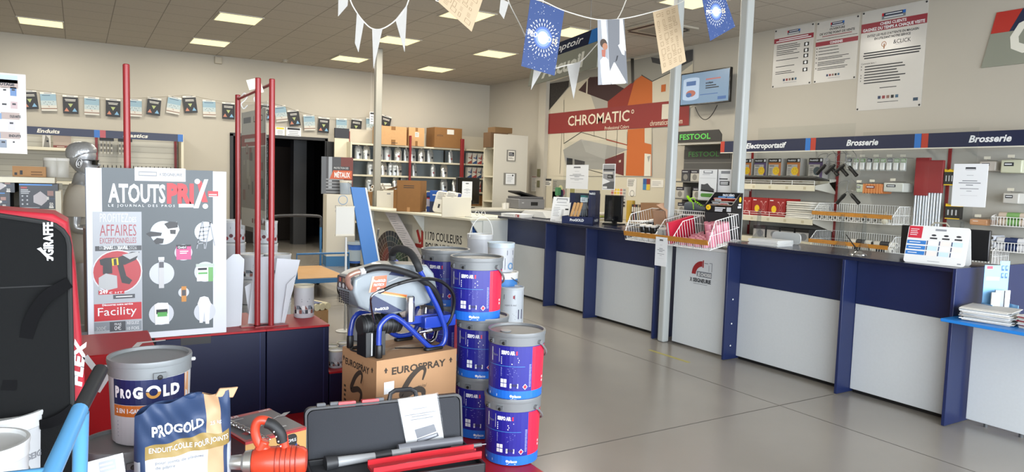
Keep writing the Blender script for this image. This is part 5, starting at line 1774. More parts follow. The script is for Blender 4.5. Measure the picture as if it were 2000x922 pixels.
# things along its top
q = onC(905, 424)
b = MB()
b.bx(-.44, 0, 0, .02, 0, .27, CREAM)
tag(b.build('white_upstand', loc=(ony(920, 420, 8.62).x, 8.62, 1.0312), bevel=.003), 'white upstand board behind the white packs at the near end of the colour counter', 'board')
def boxC(name, lab, px0, px1, py, h, m, fr=None, d=None, side=None, group=None, top=None, rz=RC, dy=0.0):
 a, c = onz(px0, py, 1.031), onz(px1, py, 1.031)
 return a, c
def cart(lab, px, py, w, d, h, m, fr=None, side=None, rz=RC + 38, name='carton', cat='box', group=None):
 P = onz(px, py, 1.031)          # nearest bottom corner seen
 M = Matrix.Rotation(R(rz), 3, 'Z')
 off = M @ Vector((0, d / 2, 0))
 return carton(name, lab, cat, (P.x + off.x, P.y + off.y, 1.0312), rz, w, d, h, m, fr, group, side)
lb = lambda b, w, h: (b.rect(-w * .3, h * .35, w * .05, h * .65, PAPERW), b.lines(-w * .28, h * .4, w * .02, h * .6, 3, INK, t=.3, z=.001), b.rect(w * .22, h * .32, w * .36, h * .64, PAPERW))
cart('small tan carton farthest left on the colour counter, under white tubes', 729, 402, .22, .16, .24, CARD, rz=-55)
cart('white carton beside the small tan carton on the colour counter, under white tubes', 752, 405, .34, .20, .275, PAPERW, lambda b, w, h: b.lines(w * .1, h * .78, w * .4, h * .9, 1, GREYT, t=.6), rz=-55)
cart('low brown carton between the white carton and the big open carton', 779, 407, .22, .22, .31, CARDD, lambda b, w, h: (b.lines(-w * .2, h * .5, w * .3, h * .58, 1, INK, t=.5), b.rect(-w * .1, h * .22, w * .15, h * .42, mat('#5a6a2c', .6))), rz=-55)
P = onz(812, 414, 1.031)
t = thing('open_carton', 'big open brown carton standing on the colour counter with one flap folded out', 'box', (P.x + .02, P.y + .21, 1.0312), -38)
w_, d_, h_ = .37, .36, .47
b = MB()
b.bx(-w_ / 2, w_ / 2, -d_ / 2, -d_ / 2 + .006, 0, h_, CARDD).bx(-w_ / 2, w_ / 2, d_ / 2 - .006, d_ / 2, 0, h_, CARDD).bx(-w_ / 2, -w_ / 2 + .006, -d_ / 2, d_ / 2, 0, h_ - .09, CARDD).bx(w_ / 2 - .006, w_ / 2, -d_ / 2, d_ / 2, 0, h_, CARDD).bx(-w_ / 2, w_ / 2, -d_ / 2, d_ / 2, 0, .006, CARDD)
b.M = F(-w_ / 2, 0, 0, -90)
lb(b, d_, h_ * .9)
b.M = F(0, -d_ / 2, 0)
b.lines(-w_ * .25, h_ * .74, w_ * .25, h_ * .86, 2, INK, t=.35, al='c')
b.rect(-w_ * .06, 0, w_ * .06, h_ * .14, CARD)
b.build('body', t)
b = MB(T(-w_ / 2, 0, h_ - .09, 0, 0, -20))
b.bx(-.17, 0, -d_ / 2, d_ / 2, -.003, .003, CARDD)
b.build('flap', t)
cart('blue and white pack beside the open carton on the colour counter', 841, 414, .13, .14, .30, mat('#2a4c96', .35), lambda b, w, h: (b.rect(-w / 2, h * .28, w / 2, h * .66, mat('#b9b4c4', .5)), b.rect(-w / 2, h * .66, w / 2, h * .72, RED), b.rect(-w / 2, h * .72, w / 2, h * .8, NAVY)), rz=-40, name='blue_pack', cat='pack')
cart('bright blue box behind the white mask packs on the colour counter', 852, 415, .22, .14, .33, mat('#2e5aa8', .35), lambda b, w, h: (b.rect(-w / 2, 0, w / 2, h * .5, mat('#2a3350', .5)), b.lines(-w * .3, h * .75, w * .3, h * .85, 1, PAPER, t=.6)), rz=-48, name='blue_box')
MK = mat('#cfcdc6', .3, noise=.08, scale=20)
for i, (px_, py_) in enumerate(((855, 417), (874, 419))):
 P = onz(px_, py_, 1.031)
 t = thing('overall_pack', ('left', 'right')[i] + ' white plastic pack leaning back on the colour counter', 'pack', (P.x + .05, P.y + .03, 1.033), -50, 'white packs leaning on the colour counter')
 b = MB(T(0, 0, 0, 0, -14, 8))
 b.prism(rrect(-.13, 0, .13, .33, .05), .05, MK, M=F(0, .025, 0))
 b.M = b.M @ F(0, -.026, 0)
 b.lines(-.10, .20, .06, .31, 5, INK, t=.25)
 b.rect(.02, .08, .055, .15, INK)
 b.rect(-.05, .07, -.02, .13, INK)
 b.rect(.065, .22, .12, .32, mat('#2c3a6a', .5))
 b.build('pack', t, bevel=.012)
for i in range(9):
 r_, c_ = (0, i) if i < 5 else (1, i - 5)
 P = onz(727 + (c_ % 5) * 6.5 + r_ * 3, 403, 1.031)
 zz = 1.031 + (.245 if c_ < 2 else .28)
 b = MB(T(0, 0, .032, -55 + 90, 0, 90))
 b.lathe([(.018, -.12), (.03, -.12), (.031, 0), (.03, .12), (.018, .12)], PAPERW, 14, caps=False)
 b.lathe([(.018, .119), (.012, .119), (.012, -.119), (.018, -.119)], CARDD, 12, caps=False)
 o = b.build('tape_tube', loc=(P.x + .10, P.y + .16, zz + .056 * r_))
 tag(o, '%s white tube from the left in the %s row stacked on the cartons' % (ord_[c_], ('lower', 'upper')[r_]), 'tube', 'white tubes stacked on cartons')
# leaning printed board, and blue poster clipped to the counter
t = thing('leaning_board', 'long white printed board leaning against the colour counter', 'board', (O.x, O.y, 0), RC)
b = MB(F(0, .12, 0))
q4 = [onface(x, y, (O.x, O.y, 0), RC, .12) for x, y in ((752, 414), (775, 415), (845, 530), (822, 535))]
kz = (q4[3][1] - .005) / (q4[0][1] - q4[3][1])
bl_ = (q4[3][0] + (q4[3][0] - q4[0][0]) * kz, .006)
br_ = (q4[2][0] + (q4[2][0] - q4[1][0]) * kz, .006)
b.prism([bl_, br_, q4[1], q4[0]], .012, mat('#b9b6bc', .4))
for i in range(20):
 f = .30 + .66 * i / 20
 L_ = [bl_[k] + (q4[0][k] - bl_[k]) * f for k in (0, 1)]
 R_ = [br_[k] + (q4[1][k] - br_[k]) * f for k in (0, 1)]
 e0, e1 = .15, .55 + .35 * rnd.random()
 u = [L_[k] + (R_[k] - L_[k]) * e0 for k in (0, 1)]
 v = [L_[k] + (R_[k] - L_[k]) * e1 for k in (0, 1)]
 b.poly([u, v, (v[0], v[1] + .007), (u[0], u[1] + .007)], GREYT, .0135)
b.build('sheet', t)
# white end piece with the blue notice joining the navy counter
t = thing('counter_end', 'white counter end piece with a blue notice, between the colour counter and the navy counter', 'counter', (4.72, 8.435, 0))
MB().bx(-.20, .178, 0, .02, .02, 1.02, mat('#bfc3c6', .5)).build('front_panel', t)
MB().bx(-.21, .178, -.01, .6, 1.022, 1.045, mat('#b9b9b4', .5)).build('top', t, bevel=.003)
x, w, z0, z1 = ry(923, 427, 957, 457, 8.433)
b = MB(F(x - 4.72, -.002, z0))
b.bx(-w / 2, w / 2, 0, z1 - z0, -.0015, 0, mat('#26508e', .45))
b.rect(-w * .18, (z1 - z0) * .86, w * .18, (z1 - z0) * .96, LGREY)
b.lines(-w * .4, (z1 - z0) * .2, w * .4, (z1 - z0) * .8, 6, mat('#6f93c4', .5), t=.2)
b.build('blue_notice', t)
# staff worktop behind, monitor with notice, printer
t = thing('staff_worktop', 'grey staff worktop behind the colour counter carrying the monitor and the printer', 'worktop', (6.0, 10.2, 0))
MB().bx(-.85, 1.3, -.35, .45, 1.045, 1.075, mat('#aaa79c', .5)).build('top', t, bevel=.003)
MB().bx(-.83, 1.28, -.30, -.28, 0, 1.045, mat('#77787a', .5)).build('front_panel', t)
m_ = monitor((5.50, 10.42, 1.0755), 14, .50, .44, 'black monitor with a white notice taped on, behind the colour counter', .06)
b = a4('n', '', .22, .31, notice_print)
o = b.build('taped_notice', loc=(5.47, 10.408, 1.20), rz=14)
tag(o, 'white notice taped to the black monitor', 'notice')
t = thing('printer', 'grey office printer with raised black lid on the staff worktop', 'printer', (6.55, 10.30, 1.0755), 0)
MB().bx(-.26, .26, -.20, .22, 0, .17, mat('#6d6d6e', .5)).build('body', t, bevel=.012)
MB().bx(-.24, .24, -.19, .2, .172, .21, mat('#515153', .5)).build('scanner_bed', t, bevel=.006)
b = MB(T(0, .18, .215, 0, 0, 14))
b.bx(-.25, .25, -.36, .02, 0, .03, BLACK)
b.build('lid', t, bevel=.006)
b = MB(F(0, -.201, 0))
b.rect(-.02, .06, .12, .12, BLACK)
b.rect(-.2, .10, -.16, .11, LGREY)
b.build('front_slots', t)
for i, x in enumerate((5.86, 5.93, 5.97)):
 b = MB()
 b.lathe([(.035, 0), (.04, .10), (.036, .10), (.03, .01), (0, .01)], PAPERW, 14, caps=False)
 tag(b.build('paper_cup', loc=(x + .1, 10.02 + .05 * i, 1.0757)), ('left', 'middle', 'right')[i] + ' white paper cup between the monitor and the printer', 'cup', 'white paper cups')
t = thing('desk_stand', 'chrome ring stands lying on the counter end behind the blue notice', 'stand', (4.75, 8.70, 1.0455))
for x in (-.12, 0, .1):
 b = MB()
 b.tube([(x + .03 * math.cos(a), .02, .035 + .03 * math.sin(a)) for a in [k * .628 for k in range(10)]], .005, CHROME, 6, closed=True)
 b.build('ring', t)
# ================================================================ MIDDLE FLOOR: METAL PAINT DISPLAY, SIGN STANDS, BLUE TROLLEY
t = thing('metal_paint_display', 'floor display with a black and orange MÉTAUX header over a white body', 'display', (3.83, 12.0, 0), -8)
MB().bx(-.24, .24, -.2, .2, 0, .17, mat('#2c6a9a', .5)).build('base', t)
b = MB()
b.bx(-.24, .24, -.2, .2, .171, 1.22, mat('#c6c0b2', .55))
b.M = F(0, -.2, 0)
b.text('FREITAG', -.10, .99, .045, GREYT, .20, bold=.02)
b.text('COLOR N', -.10, .92, .045, GREYT, .22, bold=.02)
b.disc(.03, 1.13, .08, mat('#5a8ab8', .5), .001, r0=.07)
b.build('body', t)
b = MB(F(0, .16, 0))
b.bx(-.28, .26, 1.22, 1.86, -.02, 0, mat('#3a3a3e', .5))
b.rect(-.28, 1.22, -.20, 1.86, mat('#55585e', .5)).rect(-.16, 1.3, -.10, 1.86, mat('#8a8e94', .4))
b.rect(.05, 1.22, .26, 1.86, mat('#5e231a', .5), .001)
for k in range(5):
 b.rect(-.2, 1.24 + k * .055, .1, 1.265 + k * .055, mat('#77797c', .4), .0014)
b.rect(-.08, 1.64, .20, 1.70, BLACK, .0016)
b.text('PROTECTION DES', -.07, 1.655, .033, LGREY, .25, bold=.02, z=.003)
b.poly([(-.14, 1.48), (.24, 1.48), (.24, 1.63), (-.08, 1.63)], mat('#b4512a', .5), .002)
b.text('MÉTAUX', -.06, 1.51, .085, PAPER, .27, bold=.03, z=.0035)
b.build('header', t)
def pail(name, label, loc, r, h, body, lid, band=None, group=None, rz=0, draw=None, taper=.90, handle=True, hm=None, hang=80, cat='bucket', seg=36, lidh=.16, dish=True, hside=90):
 """a tapered pail with a rim lid; draw(b, r) prints on the wall, reader at local -Y"""
 t = thing(name, label, cat, loc, rz, group)
 rb = r * taper
 zl = h * (1 - lidh)
 b = MB()
 b.lathe([(rb * .93, 0), (rb, .008), (r * .965, zl)], body, seg)
 if draw:
  s = len(b.v)
  draw(b, r, h)
  for i in range(s, len(b.v)):
   x, y, z = b.v[i]
   rr = rb + (r * .965 - rb) * y / zl
   a = x / rr
   b.v[i] = ((rr + z) * math.sin(a), -(rr + z) * math.cos(a), y)
 b.build('pail', t)
 b = MB()
 pr = [(r * .97, zl - .002), (r * .985, zl), (r * .985, h * (1 - lidh * .35)), (r, h * (1 - lidh * .33)), (r * 1.01, h * (1 - lidh * .1)), (r, h), (r * .93, h)]
 pr += [(r * .91, h - .012), (r * .5, h - .014), (0, h - .014)] if dish else [(0, h)]
 b.lathe(pr, lid, seg, caps=False)
 b.build('lid', t)
 if handle:
  b = MB(T(0, 0, zl + h * lidh * .3, hside))
  pts = []
  for k in range(13):
   a = PI * k / 12
   pts.append((r * 1.02 * math.cos(a), 0, -r * 1.02 * math.sin(a)))
  Mt = Matrix.Rotation(R(-(90 - hang) if hang else 0), 4, 'X')
  P2 = []
  for p in pts:
   a = R(hang)
   z, y = p[2], 0
   P2.append((p[0], -abs(z) * math.cos(a) * 1.0, z * math.sin(a)))
  # push the bail clear of the wall
  P2 = [(x * 1.03, y - (.10 * r if abs(x) < r * .9 else 0), z) for x, y, z in P2]
  if hang < 70:
   b.tube(P2, .005, hm or STEEL, 6)
  else:
   b.tube([(x, -math.sqrt(max(0, (1.04 * r) ** 2 - min(x * x, (1.04 * r) ** 2))), z * .55) for x, y, z in P2], .004, hm or STEEL, 6)
  b.build('handle', t)
 return t
WPAIL = mat('#b9bcc0', .4)
p = onz(703, 384, 1.23)
pail('paint_bucket', 'white lidded bucket with blue label on top of the MÉTAUX display', (3.93, 11.96, 1.2205), .105, .24, mat('#9aa6b4', .4), mat('#cfcbc0', .45), draw=lambda b, r, h: b.rect(-r * 1.4, h * .1, r * .2, h * .7, mat('#3c6ea8', .5), .001))
t = thing('waste_bucket', 'blue bucket with pale rim standing on the floor by the blue sign panel', 'bucket', tuple(onz(694, 520, 0)), 0)
MB().lathe([(.10, 0), (.105, .06)], mat('#141416', .5), 28).build('foot', t)
b = MB()
b.lathe([(.105, .06), (.135, .38)], mat('#3d6cc0', .4), 28, caps=False)
b.build('body', t)
b = MB()
b.lathe([(.135, .375), (.15, .38), (.15, .425), (.14, .43), (.13, .40), (.12, .1)], mat('#aebdc8', .4), 28, caps=False)
b.build('rim', t)
# white sign on a thin pole
P = onz(676, 728, 0)
# ---- white sign on a thin pole, blue leaning sign panel, blue platform trolley
t = thing('pole_sign', 'blank white sign on a thin white floor pole beside the blue trolley', 'sign', (2.25, 6.82, 0))
MB().lathe([(.09, 0), (.09, .006), (.02, .012), (.011, .02), (.011, .94)], WHITE, 16).build('pole', t)
z0, z1 = ony(672, 458, 6.82).z, ony(672, 404, 6.82).z
x0, x1 = ony(655, 430, 6.82).x - 2.25, ony(690.5, 430, 6.82).x - 2.25
MB().bx(x0, x1, -.02, -.012, z0, z1, PAPERW).build('sheet', t)
b = MB()
b.bx(x0 - .004, x1 + .004, -.024, -.008, z0 - .012, z0 + .004, CREAM).bx(x0 - .004, x1 + .004, -.024, -.008, z1 - .004, z1 + .008, CREAM)
b.build('clamp', t)
Y0 = 7.05
q = [ony(x, y, Y0) for x, y in ((685, 365), (713, 366.5), (741, 519), (712, 521))]
kz = q[3].z / (q[0].z - q[3].z)
bl, br = q[3] + (q[3] - q[0]) * kz, q[2] + (q[2] - q[1]) * kz
cx = (bl.x + br.x) / 2
t = thing('blue_sign_panel', 'tall slanting blue panel with white edge behind the paint sprayer', 'sign', (cx, Y0, 0))
pts = [(bl.x - cx, .004), (br.x - cx, .004), (q[1].x - cx, q[1].z), (q[0].x - cx, q[0].z)]
MB(F(0, 0, 0)).prism(pts, .02, mat('#2a6cb0', .45), z=-.02).build('board', t, bevel=.003)
b = MB(F(0, 0, 0))
b.prism([(pts[1][0], .004), (pts[1][0] + .018, .004), (pts[2][0] + .018, pts[2][1]), (pts[2][0], pts[2][1])], .03, WHITE, z=-.03)
b.build('white_edge', t)
b = MB()
b.tube([(-.05, .02, 1.0), (.02, .42, .012)], .012, STEEL, 8)
b.build('rear_strut', t)
TB = mat('#2a6494', .4)
t = thing('platform_trolley', 'blue platform trolley with wooden deck and dark handle in front of the doorway', 'trolley', (2.62, 9.45, 0))
MB().bx(-.33, .33, -.62, .62, .235, .25, mat('#a98253', .6, noise=.1)).build('deck', t)
b = MB()
b.bx(-.35, .35, -.65, -.61, .19, .245, TB).bx(-.35, .35, .61, .65, .19, .245, TB).bx(-.35, -.31, -.61, .61, .19, .245, TB).bx(.31, .35, -.61, .61, .19, .245, TB)
b.build('deck_frame', t)
b = MB()
b.tube([(-.33, .62, .24), (-.33, .62, .82)], .017, TB, 8).tube([(.33, .62, .24), (.33, .62, .82)], .017, TB, 8)
b.build('handle_posts', t)
MB().tube(spline([(-.33, .62, .80), (-.33, .62, .90), (-.27, .62, .96), (.27, .62, .96), (.33, .62, .90), (.33, .62, .80)], 4), .02, mat('#2a2a2c', .5), 8).build('handle', t)
MB().tube([(-.33, -.63, .24), (-.33, -.63, .56), (.33, -.63, .56), (.33, -.63, .24)], .014, TB, 8).build('end_rail', t)
for x in (-.26, .26):
 for y in (-.52, .5):
  o = MB(T(0, 0, .09, 0, 0, 90)).lathe([(.03, -.02), (.085, -.02), (.09, -.012), (.09, .012), (.085, .02), (.03, .02)], mat('#1b1b1c', .6), 22).lathe([(.03, -.021), (.03, .021)], STEEL, 14).build('wheel', t, loc=(x, y, 0))
  b = MB()
  b.bx(-.035, -.03, -.03, .03, .08, .19, STEEL).bx(.03, .035, -.03, .03, .08, .19, STEEL).bx(-.035, .035, -.04, .04, .185, .19, STEEL)
  b.build('fork', o)
carton('carton', 'small tan carton on the floor behind the podium, under the roller pack', 'box', (2.07, 7.2, 0), -10, .22, .2, .17, CARDL, lambda b, w, h: b.lines(-w * .3, h * .3, w * .2, h * .6, 2, INK, t=.3))
b = MB()
for k in range(4):
 b.lathe([(.02, -.13), (.034, -.13), (.036, .13), (.02, .13)], mat('#cfc7a8', .6), 14, T(-.1 + .066 * k, 0, .038, 0, 90))
b.bx(-.11, .05, -.1, .1, .072, .076, mat('#44507a', .5))
tag(b.build('roller_pack', loc=(2.03, 7.2, .171), rz=20), 'cream roller multipack lying on the small tan carton', 'pack')
# ---- stacks of white pails behind the podium
def checker(b, r, h):
 b.rect(-r * 1.5, h * .12, r * 1.5, h * .40, PAPERW, .001)
 for i in range(9):
  for j in range(2):
   c = ('#22252c', '#6f7680', '#7a4a40', '#cfd0d0')[(i * 3 + j * 2) % 4]
   x = -r * 1.3 + i * r * .29
   if (i + j) % 2:
    b.poly([(x, h * (.14 + .13 * j)), (x + r * .28, h * (.14 + .13 * j)), (x, h * (.27 + .13 * j))], mat(c, .5), .0016)
   else:
    b.rect(x, h * (.14 + .13 * j), x + r * .27, h * (.26 + .13 * j), mat(c, .5), .0016)
 b.rect(-r * 1.5, h * .68, r * 1.5, h * .72, mat('#2c3a6a', .5), .001)
 b.lines(-r * .5, h * .48, r * .4, h * .62, 2, GREYT, t=.4, z=.0014)
def redprint(b, r, h):
 b.rect(-r * 1.4, h * .08, r * 1.4, h * .5, mat('#b9b0b0', .5), .001)
 for i in range(7):
  b.disc(-r * 1.1 + i * r * .36, h * (.2 + .12 * (i % 2)), r * .16, mat(('#8a3038', '#5a2a30')[i % 2], .5), .0015, 10)
 b.rect(-r * .8, h * .62, r * .2, h * .72, INK, .001)
PW = mat('#b7bac0', .35)
PWL = mat('#c4c6c8', .35)
def pstack(px_, depth, ztops, r, h, dr, lab):
 for k, zt in enumerate(ztops):
  P = atd(px_, 500, depth)
  pail('paint_pail', lab % ('top', 'second from top', 'third from top', 'lowest')[k], (P.x + .004 * (k % 2), P.y, zt - h), r, h, PW, PWL, draw=dr, taper=.97, handle=False, group='stacked white paint pails behind the podium', rz=25 + 30 * k, seg=26, lidh=.10)
H_ = .213
pstack(491, 6.1, [.21 + .215 * k for k in (3, 2, 1, 0)], .112, H_, checker, 'white pail with chequered print, %s of near left stack by white sheets')
pstack(543, 6.15, [.21 + .215 * k for k in (3, 2, 1, 0)], .112, H_, checker, 'white pail with chequered print, %s of near right stack by white sheets')
pstack(455, 6.9, [.215 + .218 * k for k in (4, 3, 2, 1)], .115, .215, redprint, 'white pail with red print, %s of back stack left of red frame')
pstack(518, 6.9, [.215 + .218 * k for k in (4, 3, 2, 1)], .115, .215, redprint, 'white pail with red print, %s of back stack between red posts')
for px_ in (455, 518):
 P = atd(px_, 500, 6.9)
 pail('paint_pail', 'bottom pail on the floor under the back stack %s' % ('left of the red frame' if px_ == 455 else 'between the red posts'), (P.x, P.y, 0), .115, .214, PW, PWL, taper=.97, handle=False, group='stacked white paint pails behind the podium', lidh=.10)
# tall blue and white pails by the end of the counter
def p_at(px_, depth):
 P = atd(px_, 560, depth)
 return P.x, P.y
BLP = mat('#3c78b8', .4)
def lab1(b, r, h):
 b.rect(-r * 2.6, h * .70, r * 2.6, h * .74, mat('#20283a', .5), .001)
 b.rect(r * .25, h * .60, r * .85, h * .76, mat('#27304a', .5), .0014)
 b.rect(r * .1, h * .1, r * .9, h * .5, mat('#2b3350', .5), .0014)
 b.disc(r * .6, h * .22, r * .26, mat('#5a86b0', .5), .002, r0=r * .16)
x, y = p_at(1009, 6.35)
pail('paint_bucket', 'blue bucket with white lid on the floor under the small labelled can, by the front bucket stack', (x, y, 0), .138, .255, BLP, WHITE, group='blue buckets by the counter')['label'] = 'blue bucket with white lid on the floor under the labelled white can'
def canlab(b, r, h):
 b.rect(-r * 2.8, h * .74, r * 2.8, h * .755, INK, .001)
 b.rect(-r * .85, h * .71, r * .05, h * .83, mat('#20263a', .5), .0014)
 b.rect(-r * .1, h * .73, r * .02, h * .81, mat('#8a2030', .5), .002)
 b.text('super 6 mat', -r * .75, h * .55, h * .05, GREYT, r * .95, z=.002)
 b.rect(-r * .85, h * .18, r * .35, h * .46, mat('#aab0bc', .5), .0012)
 b.lines(-r * .8, h * .2, r * .3, h * .44, 7, GREYT, t=.35, z=.0018)
 b.rect(r * .35, h * .22, r * .75, h * .46, mat('#2a2448', .5), .0014)
 b.rect(r * .8, 0, r * .83, h * .9, GREYT, .001)
pail('paint_can', 'white paint can with small label standing on a blue bucket by the counter', (x - .05, y, .256), .112, .355, mat('#b4bac0', .3), mat('#b9bec2', .3), draw=canlab, taper=.99, handle=False, lidh=.05, rz=-18)
x, y = p_at(982, 6.5)
pail('paint_bucket', 'lower blue bucket behind the labelled can, with black foot', (x, y, 0), .138, .36, mat('#2f66a8', .4), mat('#17181a', .4), group='blue buckets by the counter', handle=False)
pail('paint_bucket', 'upper blue bucket with white lid behind the labelled can', (x, y, .361), .138, .36, BLP, WHITE, group='blue buckets by the counter', hang=70)
pail('paint_bucket', 'white bucket with round blue emblem on top of the blue buckets', (x - .03, y, .722), .125, .265, PW, mat('#b9c6d0', .35), draw=lab1, taper=.92, handle=False, rz=-18)
x, y = p_at(935, 7.1)
pail('paint_bucket', 'blank white bucket on the floor at the back of the bucket group', (x, y, 0), .13, .36, PW, PWL, taper=.94, handle=False, group='white buckets behind the grey lidded stacks')
pail('paint_bucket', 'white bucket second up at the back of the bucket group', (x, y, .361), .13, .36, PW, PWL, taper=.94, handle=False, group='white buckets behind the grey lidded stacks')
o = pail('paint_bucket', 'white bucket with dark line and raised wire handle, topmost at the back of the group', (x, y, .722), .13, .29, PW, PWL, draw=lambda b, r, h: b.rect(-r * 2.6, h * .62, r * 2.6, h * .66, mat('#20283a', .5), .001), taper=.94, handle=False)
b = MB()
b.tube([(.13 * math.cos(a), -.02 - .03 * math.sin(a), .26 + .20 * math.sin(a)) for a in [PI * k / 14 for k in range(15)]], .003, WIRE, 6)
b.build('handle', o)
x, y = p_at(708, 6.75)
pail('paint_bucket', 'grey lidded bucket with white label on the floor behind the paint sprayer', (2.30, 6.45, 0), .155, .38, mat('#8d9098', .45), mat('#77797c', .45), draw=lambda b, r, h: (b.rect(-r * 1.2, h * .05, r * 1.0, h * .78, mat('#b5b7bb', .5), .001), b.rect(-r * .1, h * .12, r * .4, h * .26, INK, .0016), b.lines(-r * .9, h * .3, r * .3, h * .7, 8, GREYT, t=.3, z=.0016)), handle=False)
# ================================================================ DISPLAY ISLAND: RED PLINTH, NAVY PODIUMS, RED POSTS
REDT = mat('#a01a22', .45, spec=.3)
b = MB()
b.bx(.05, 2.04, 2.3, 4.9, 0, .05, REDT)
tag(b.build('display_plinth', bevel=.004), 'flat red floor plinth carrying the whole bucket and podium display', 'plinth')
def podium(x0, x1, y0, y1, z0, z1, label, slot=None):
 t = thing('podium', label, 'podium', ((x0 + x1) / 2, (y0 + y1) / 2, z0), 0, 'navy podiums with red tops')
 w, d, h = (x1 - x0) / 2, (y1 - y0) / 2, z1 - z0
 b = MB()
 b.bx(-w, w, -d, d, 0, h - .014, mat('#0f1634', .42, noise=.1, spec=.3))
 b.build('body', t, bevel=.003)
 MB().bx(-w - .003, w + .003, -d - .003, d + .003, h - .013, h, REDT).build('red_top', t, bevel=.002)
 b = MB()
 b.bx(w - .035, w - .031, -d - .002, -d, .0, h - .02, mat('#28325c', .3))
 b.build('edge_strip', t)
 if slot:
  b = MB()
  b.bx(slot[0], slot[1], -d - .002, -d + .01, slot[2] - z0, slot[3] - z0, BLACK)
  b.build('grip_slot', t)
 return t
s0, s1 = ony(353, 656, 4.41), ony(412, 670, 4.41)
podium(.36, .962, 4.41, 5.0, .0501, .6, 'left navy podium with red top and grip slot, under the big poster', (s0.x - .661, s1.x - .661, s1.z, s0.z + .005))
podium(.968, 1.352, 4.41, 4.83, .0501, .6, 'right navy podium with red top, carrying the red posts and a paint can')
podium(1.358, 1.62, 4.41, 4.83, .0501, .29, 'low navy podium with red top carrying small cans beside the paint sprayer carton')
def smallcan(x, y, z, r, h, lab, grp='small paint cans on the low podium'):
 pail('paint_can', lab, (x, y, z), r, h, mat('#b6b8bc', .35), mat('#cfc9b4', .4), draw=checker, taper=1.0, handle=False, group=grp, lidh=.06, seg=28)
smallcan(1.435, 4.52, .2905, .052, .115, 'small paint can at the front left of the low podium, lower one')
smallcan(1.435, 4.64, .2905, .052, .115, 'small paint can behind the front left one on the low podium')
smallcan(1.55, 4.56, .2905, .052, .115, 'small paint can at the front right of the low podium')
smallcan(1.55, 4.70, .2905, .052, .115, 'small paint can at the back right of the low podium')
smallcan(1.275, 4.72, .6005, .066, .215, 'paint can with chequered print on the right podium beside the white sheets', None)
def post(px_, ytop, Y, zb, label, d=.035):
 P = ony(px_, ytop, Y)
 t = thing('red_post', label, 'post', (P.x, Y, zb), 0, 'red display posts')
 b = MB()
 b.lathe([(d / 2, 0), (d / 2, P.z - zb - .004), (d / 2 - .004, P.z - zb)], POST, 20)
 b.build('pole', t)
 MB().bx(-.10, .10, -.03, .03, .0, .006, POST).build('foot', t)
 return P
post(246.5, 125, 4.47, .6005, 'tall red post rising behind the big poster')
A1 = post(464.5, 185, 5.25, 0.0, 'shorter red post at the far end of the red frame')
A2 = post(504, 152, 4.53, .6005, 'red post left of the pair on the right podium')
A3 = post(531.5, 154, 4.50, .6005, 'red post right of the pair on the right podium')
b = MB()
P1 = Vector((A1.x, 5.25, A1.z - .03))
P2 = Vector((A3.x, 4.52, ony(529, 164, 4.52).z))
b.tube([tuple(P1), tuple(P2)], .010, POST, 8)
tag(b.build('red_cross_bar'), 'slim red bar joining the tops of the far and near red posts', 'bar')
dv2 = P2 - P1
rzb = math.degrees(math.atan2(dv2.y, dv2.x))
for k, f in enumerate((.22, .62)):
 P = P1 + dv2 * f
 b = MB()
 b.tube(spline([(0, -.02, .0), (0, 0, .02), (0, .018, 0), (0, 0, -.03), (0, -.022, -.055), (0, -.005, -.085), (0, .02, -.06)], 4), .004, WHITE, 6)
 tag(b.build('s_hook', loc=tuple(P), rz=rzb), ('left', 'right')[k] + ' white S-hook on the slim red cross bar', 'hook', 'S-hooks on the red bar')
P = P1 + dv2 * .06
L = dv2.to_2d().length
t = thing('acrylic_poster_holder', 'clear acrylic holder with a red banded leaflet poster hanging between the red posts', 'poster', (P.x, P.y, 0), rzb)
zt, zb_ = P1.z - .10, ony(478, 440, 5.1).z
MB().bx(.02, L * .86, -.005, -.003, zb_ - .03, zt + .04, PLEX).build('acrylic_sleeve', t)
b = MB(F(0, 0, 0))
x0, x1 = .05, L * .80
b.prism([(x0, zb_), (x1, zb_), (x1, zt), (x0, zt)], .002, mat('#d6d2c8', .5), z=-.001)
hh = zt - zb_
b.rect(x0 + .05, zt - hh * .10, x0 + .22, zt - hh * .05, GREYT, .0015)
b.text("L'ÉCO", x0 + .28, zt - hh * .10, .04, INK, .2)
b.rect(x0, zt - hh * .30, x1, zt - hh * .20, mat('#9a4a4c', .5), .0015)
b.lines(x0 + .08, zt - hh * .28, x1 - .08, zt - hh * .22, 1, PAPERW, t=.5, z=.002)
b.rect(x0, zb_ + hh * .16, x1, zt - hh * .31, mat('#8d8680', .5), .0015)
for k in range(24):
 u, v = x0 + .03 + rnd.random() * (x1 - x0 - .1), zb_ + hh * (.2 + .46 * rnd.random())
 b.rect(u, v, u + .02 + .04 * rnd.random(), v + .05 + .08 * rnd.random(), mat(('#8a8378', '#4a4446', '#7a4a4a', '#a39c90')[k % 4], .5), .0018 + .0003 * (k % 5))
b.lines(x0 + .06, zb_ + hh * .06, x1 - .1, zb_ + hh * .09, 1, INK, t=.6, rag=0)
for k in range(6):
 b.rect(x0 + .25 + k * .05, zb_ + .03, x0 + .28 + k * .05, zb_ + .06, mat('#7a3a3a', .5), .0018)
b.build('print', t)
b = MB(T(0, 0, 0, 0, 0, -18))
b.box(0, 0, 0, .07, .004, .06, CREAM)
b.box(.03, 0, -.03, .03, .004, .06, CREAM)
tag(b.build('beige_clip', loc=tuple(ony(495, 164, 4.53))), 'beige plastic clip at the top of the left red post of the pair', 'clip')
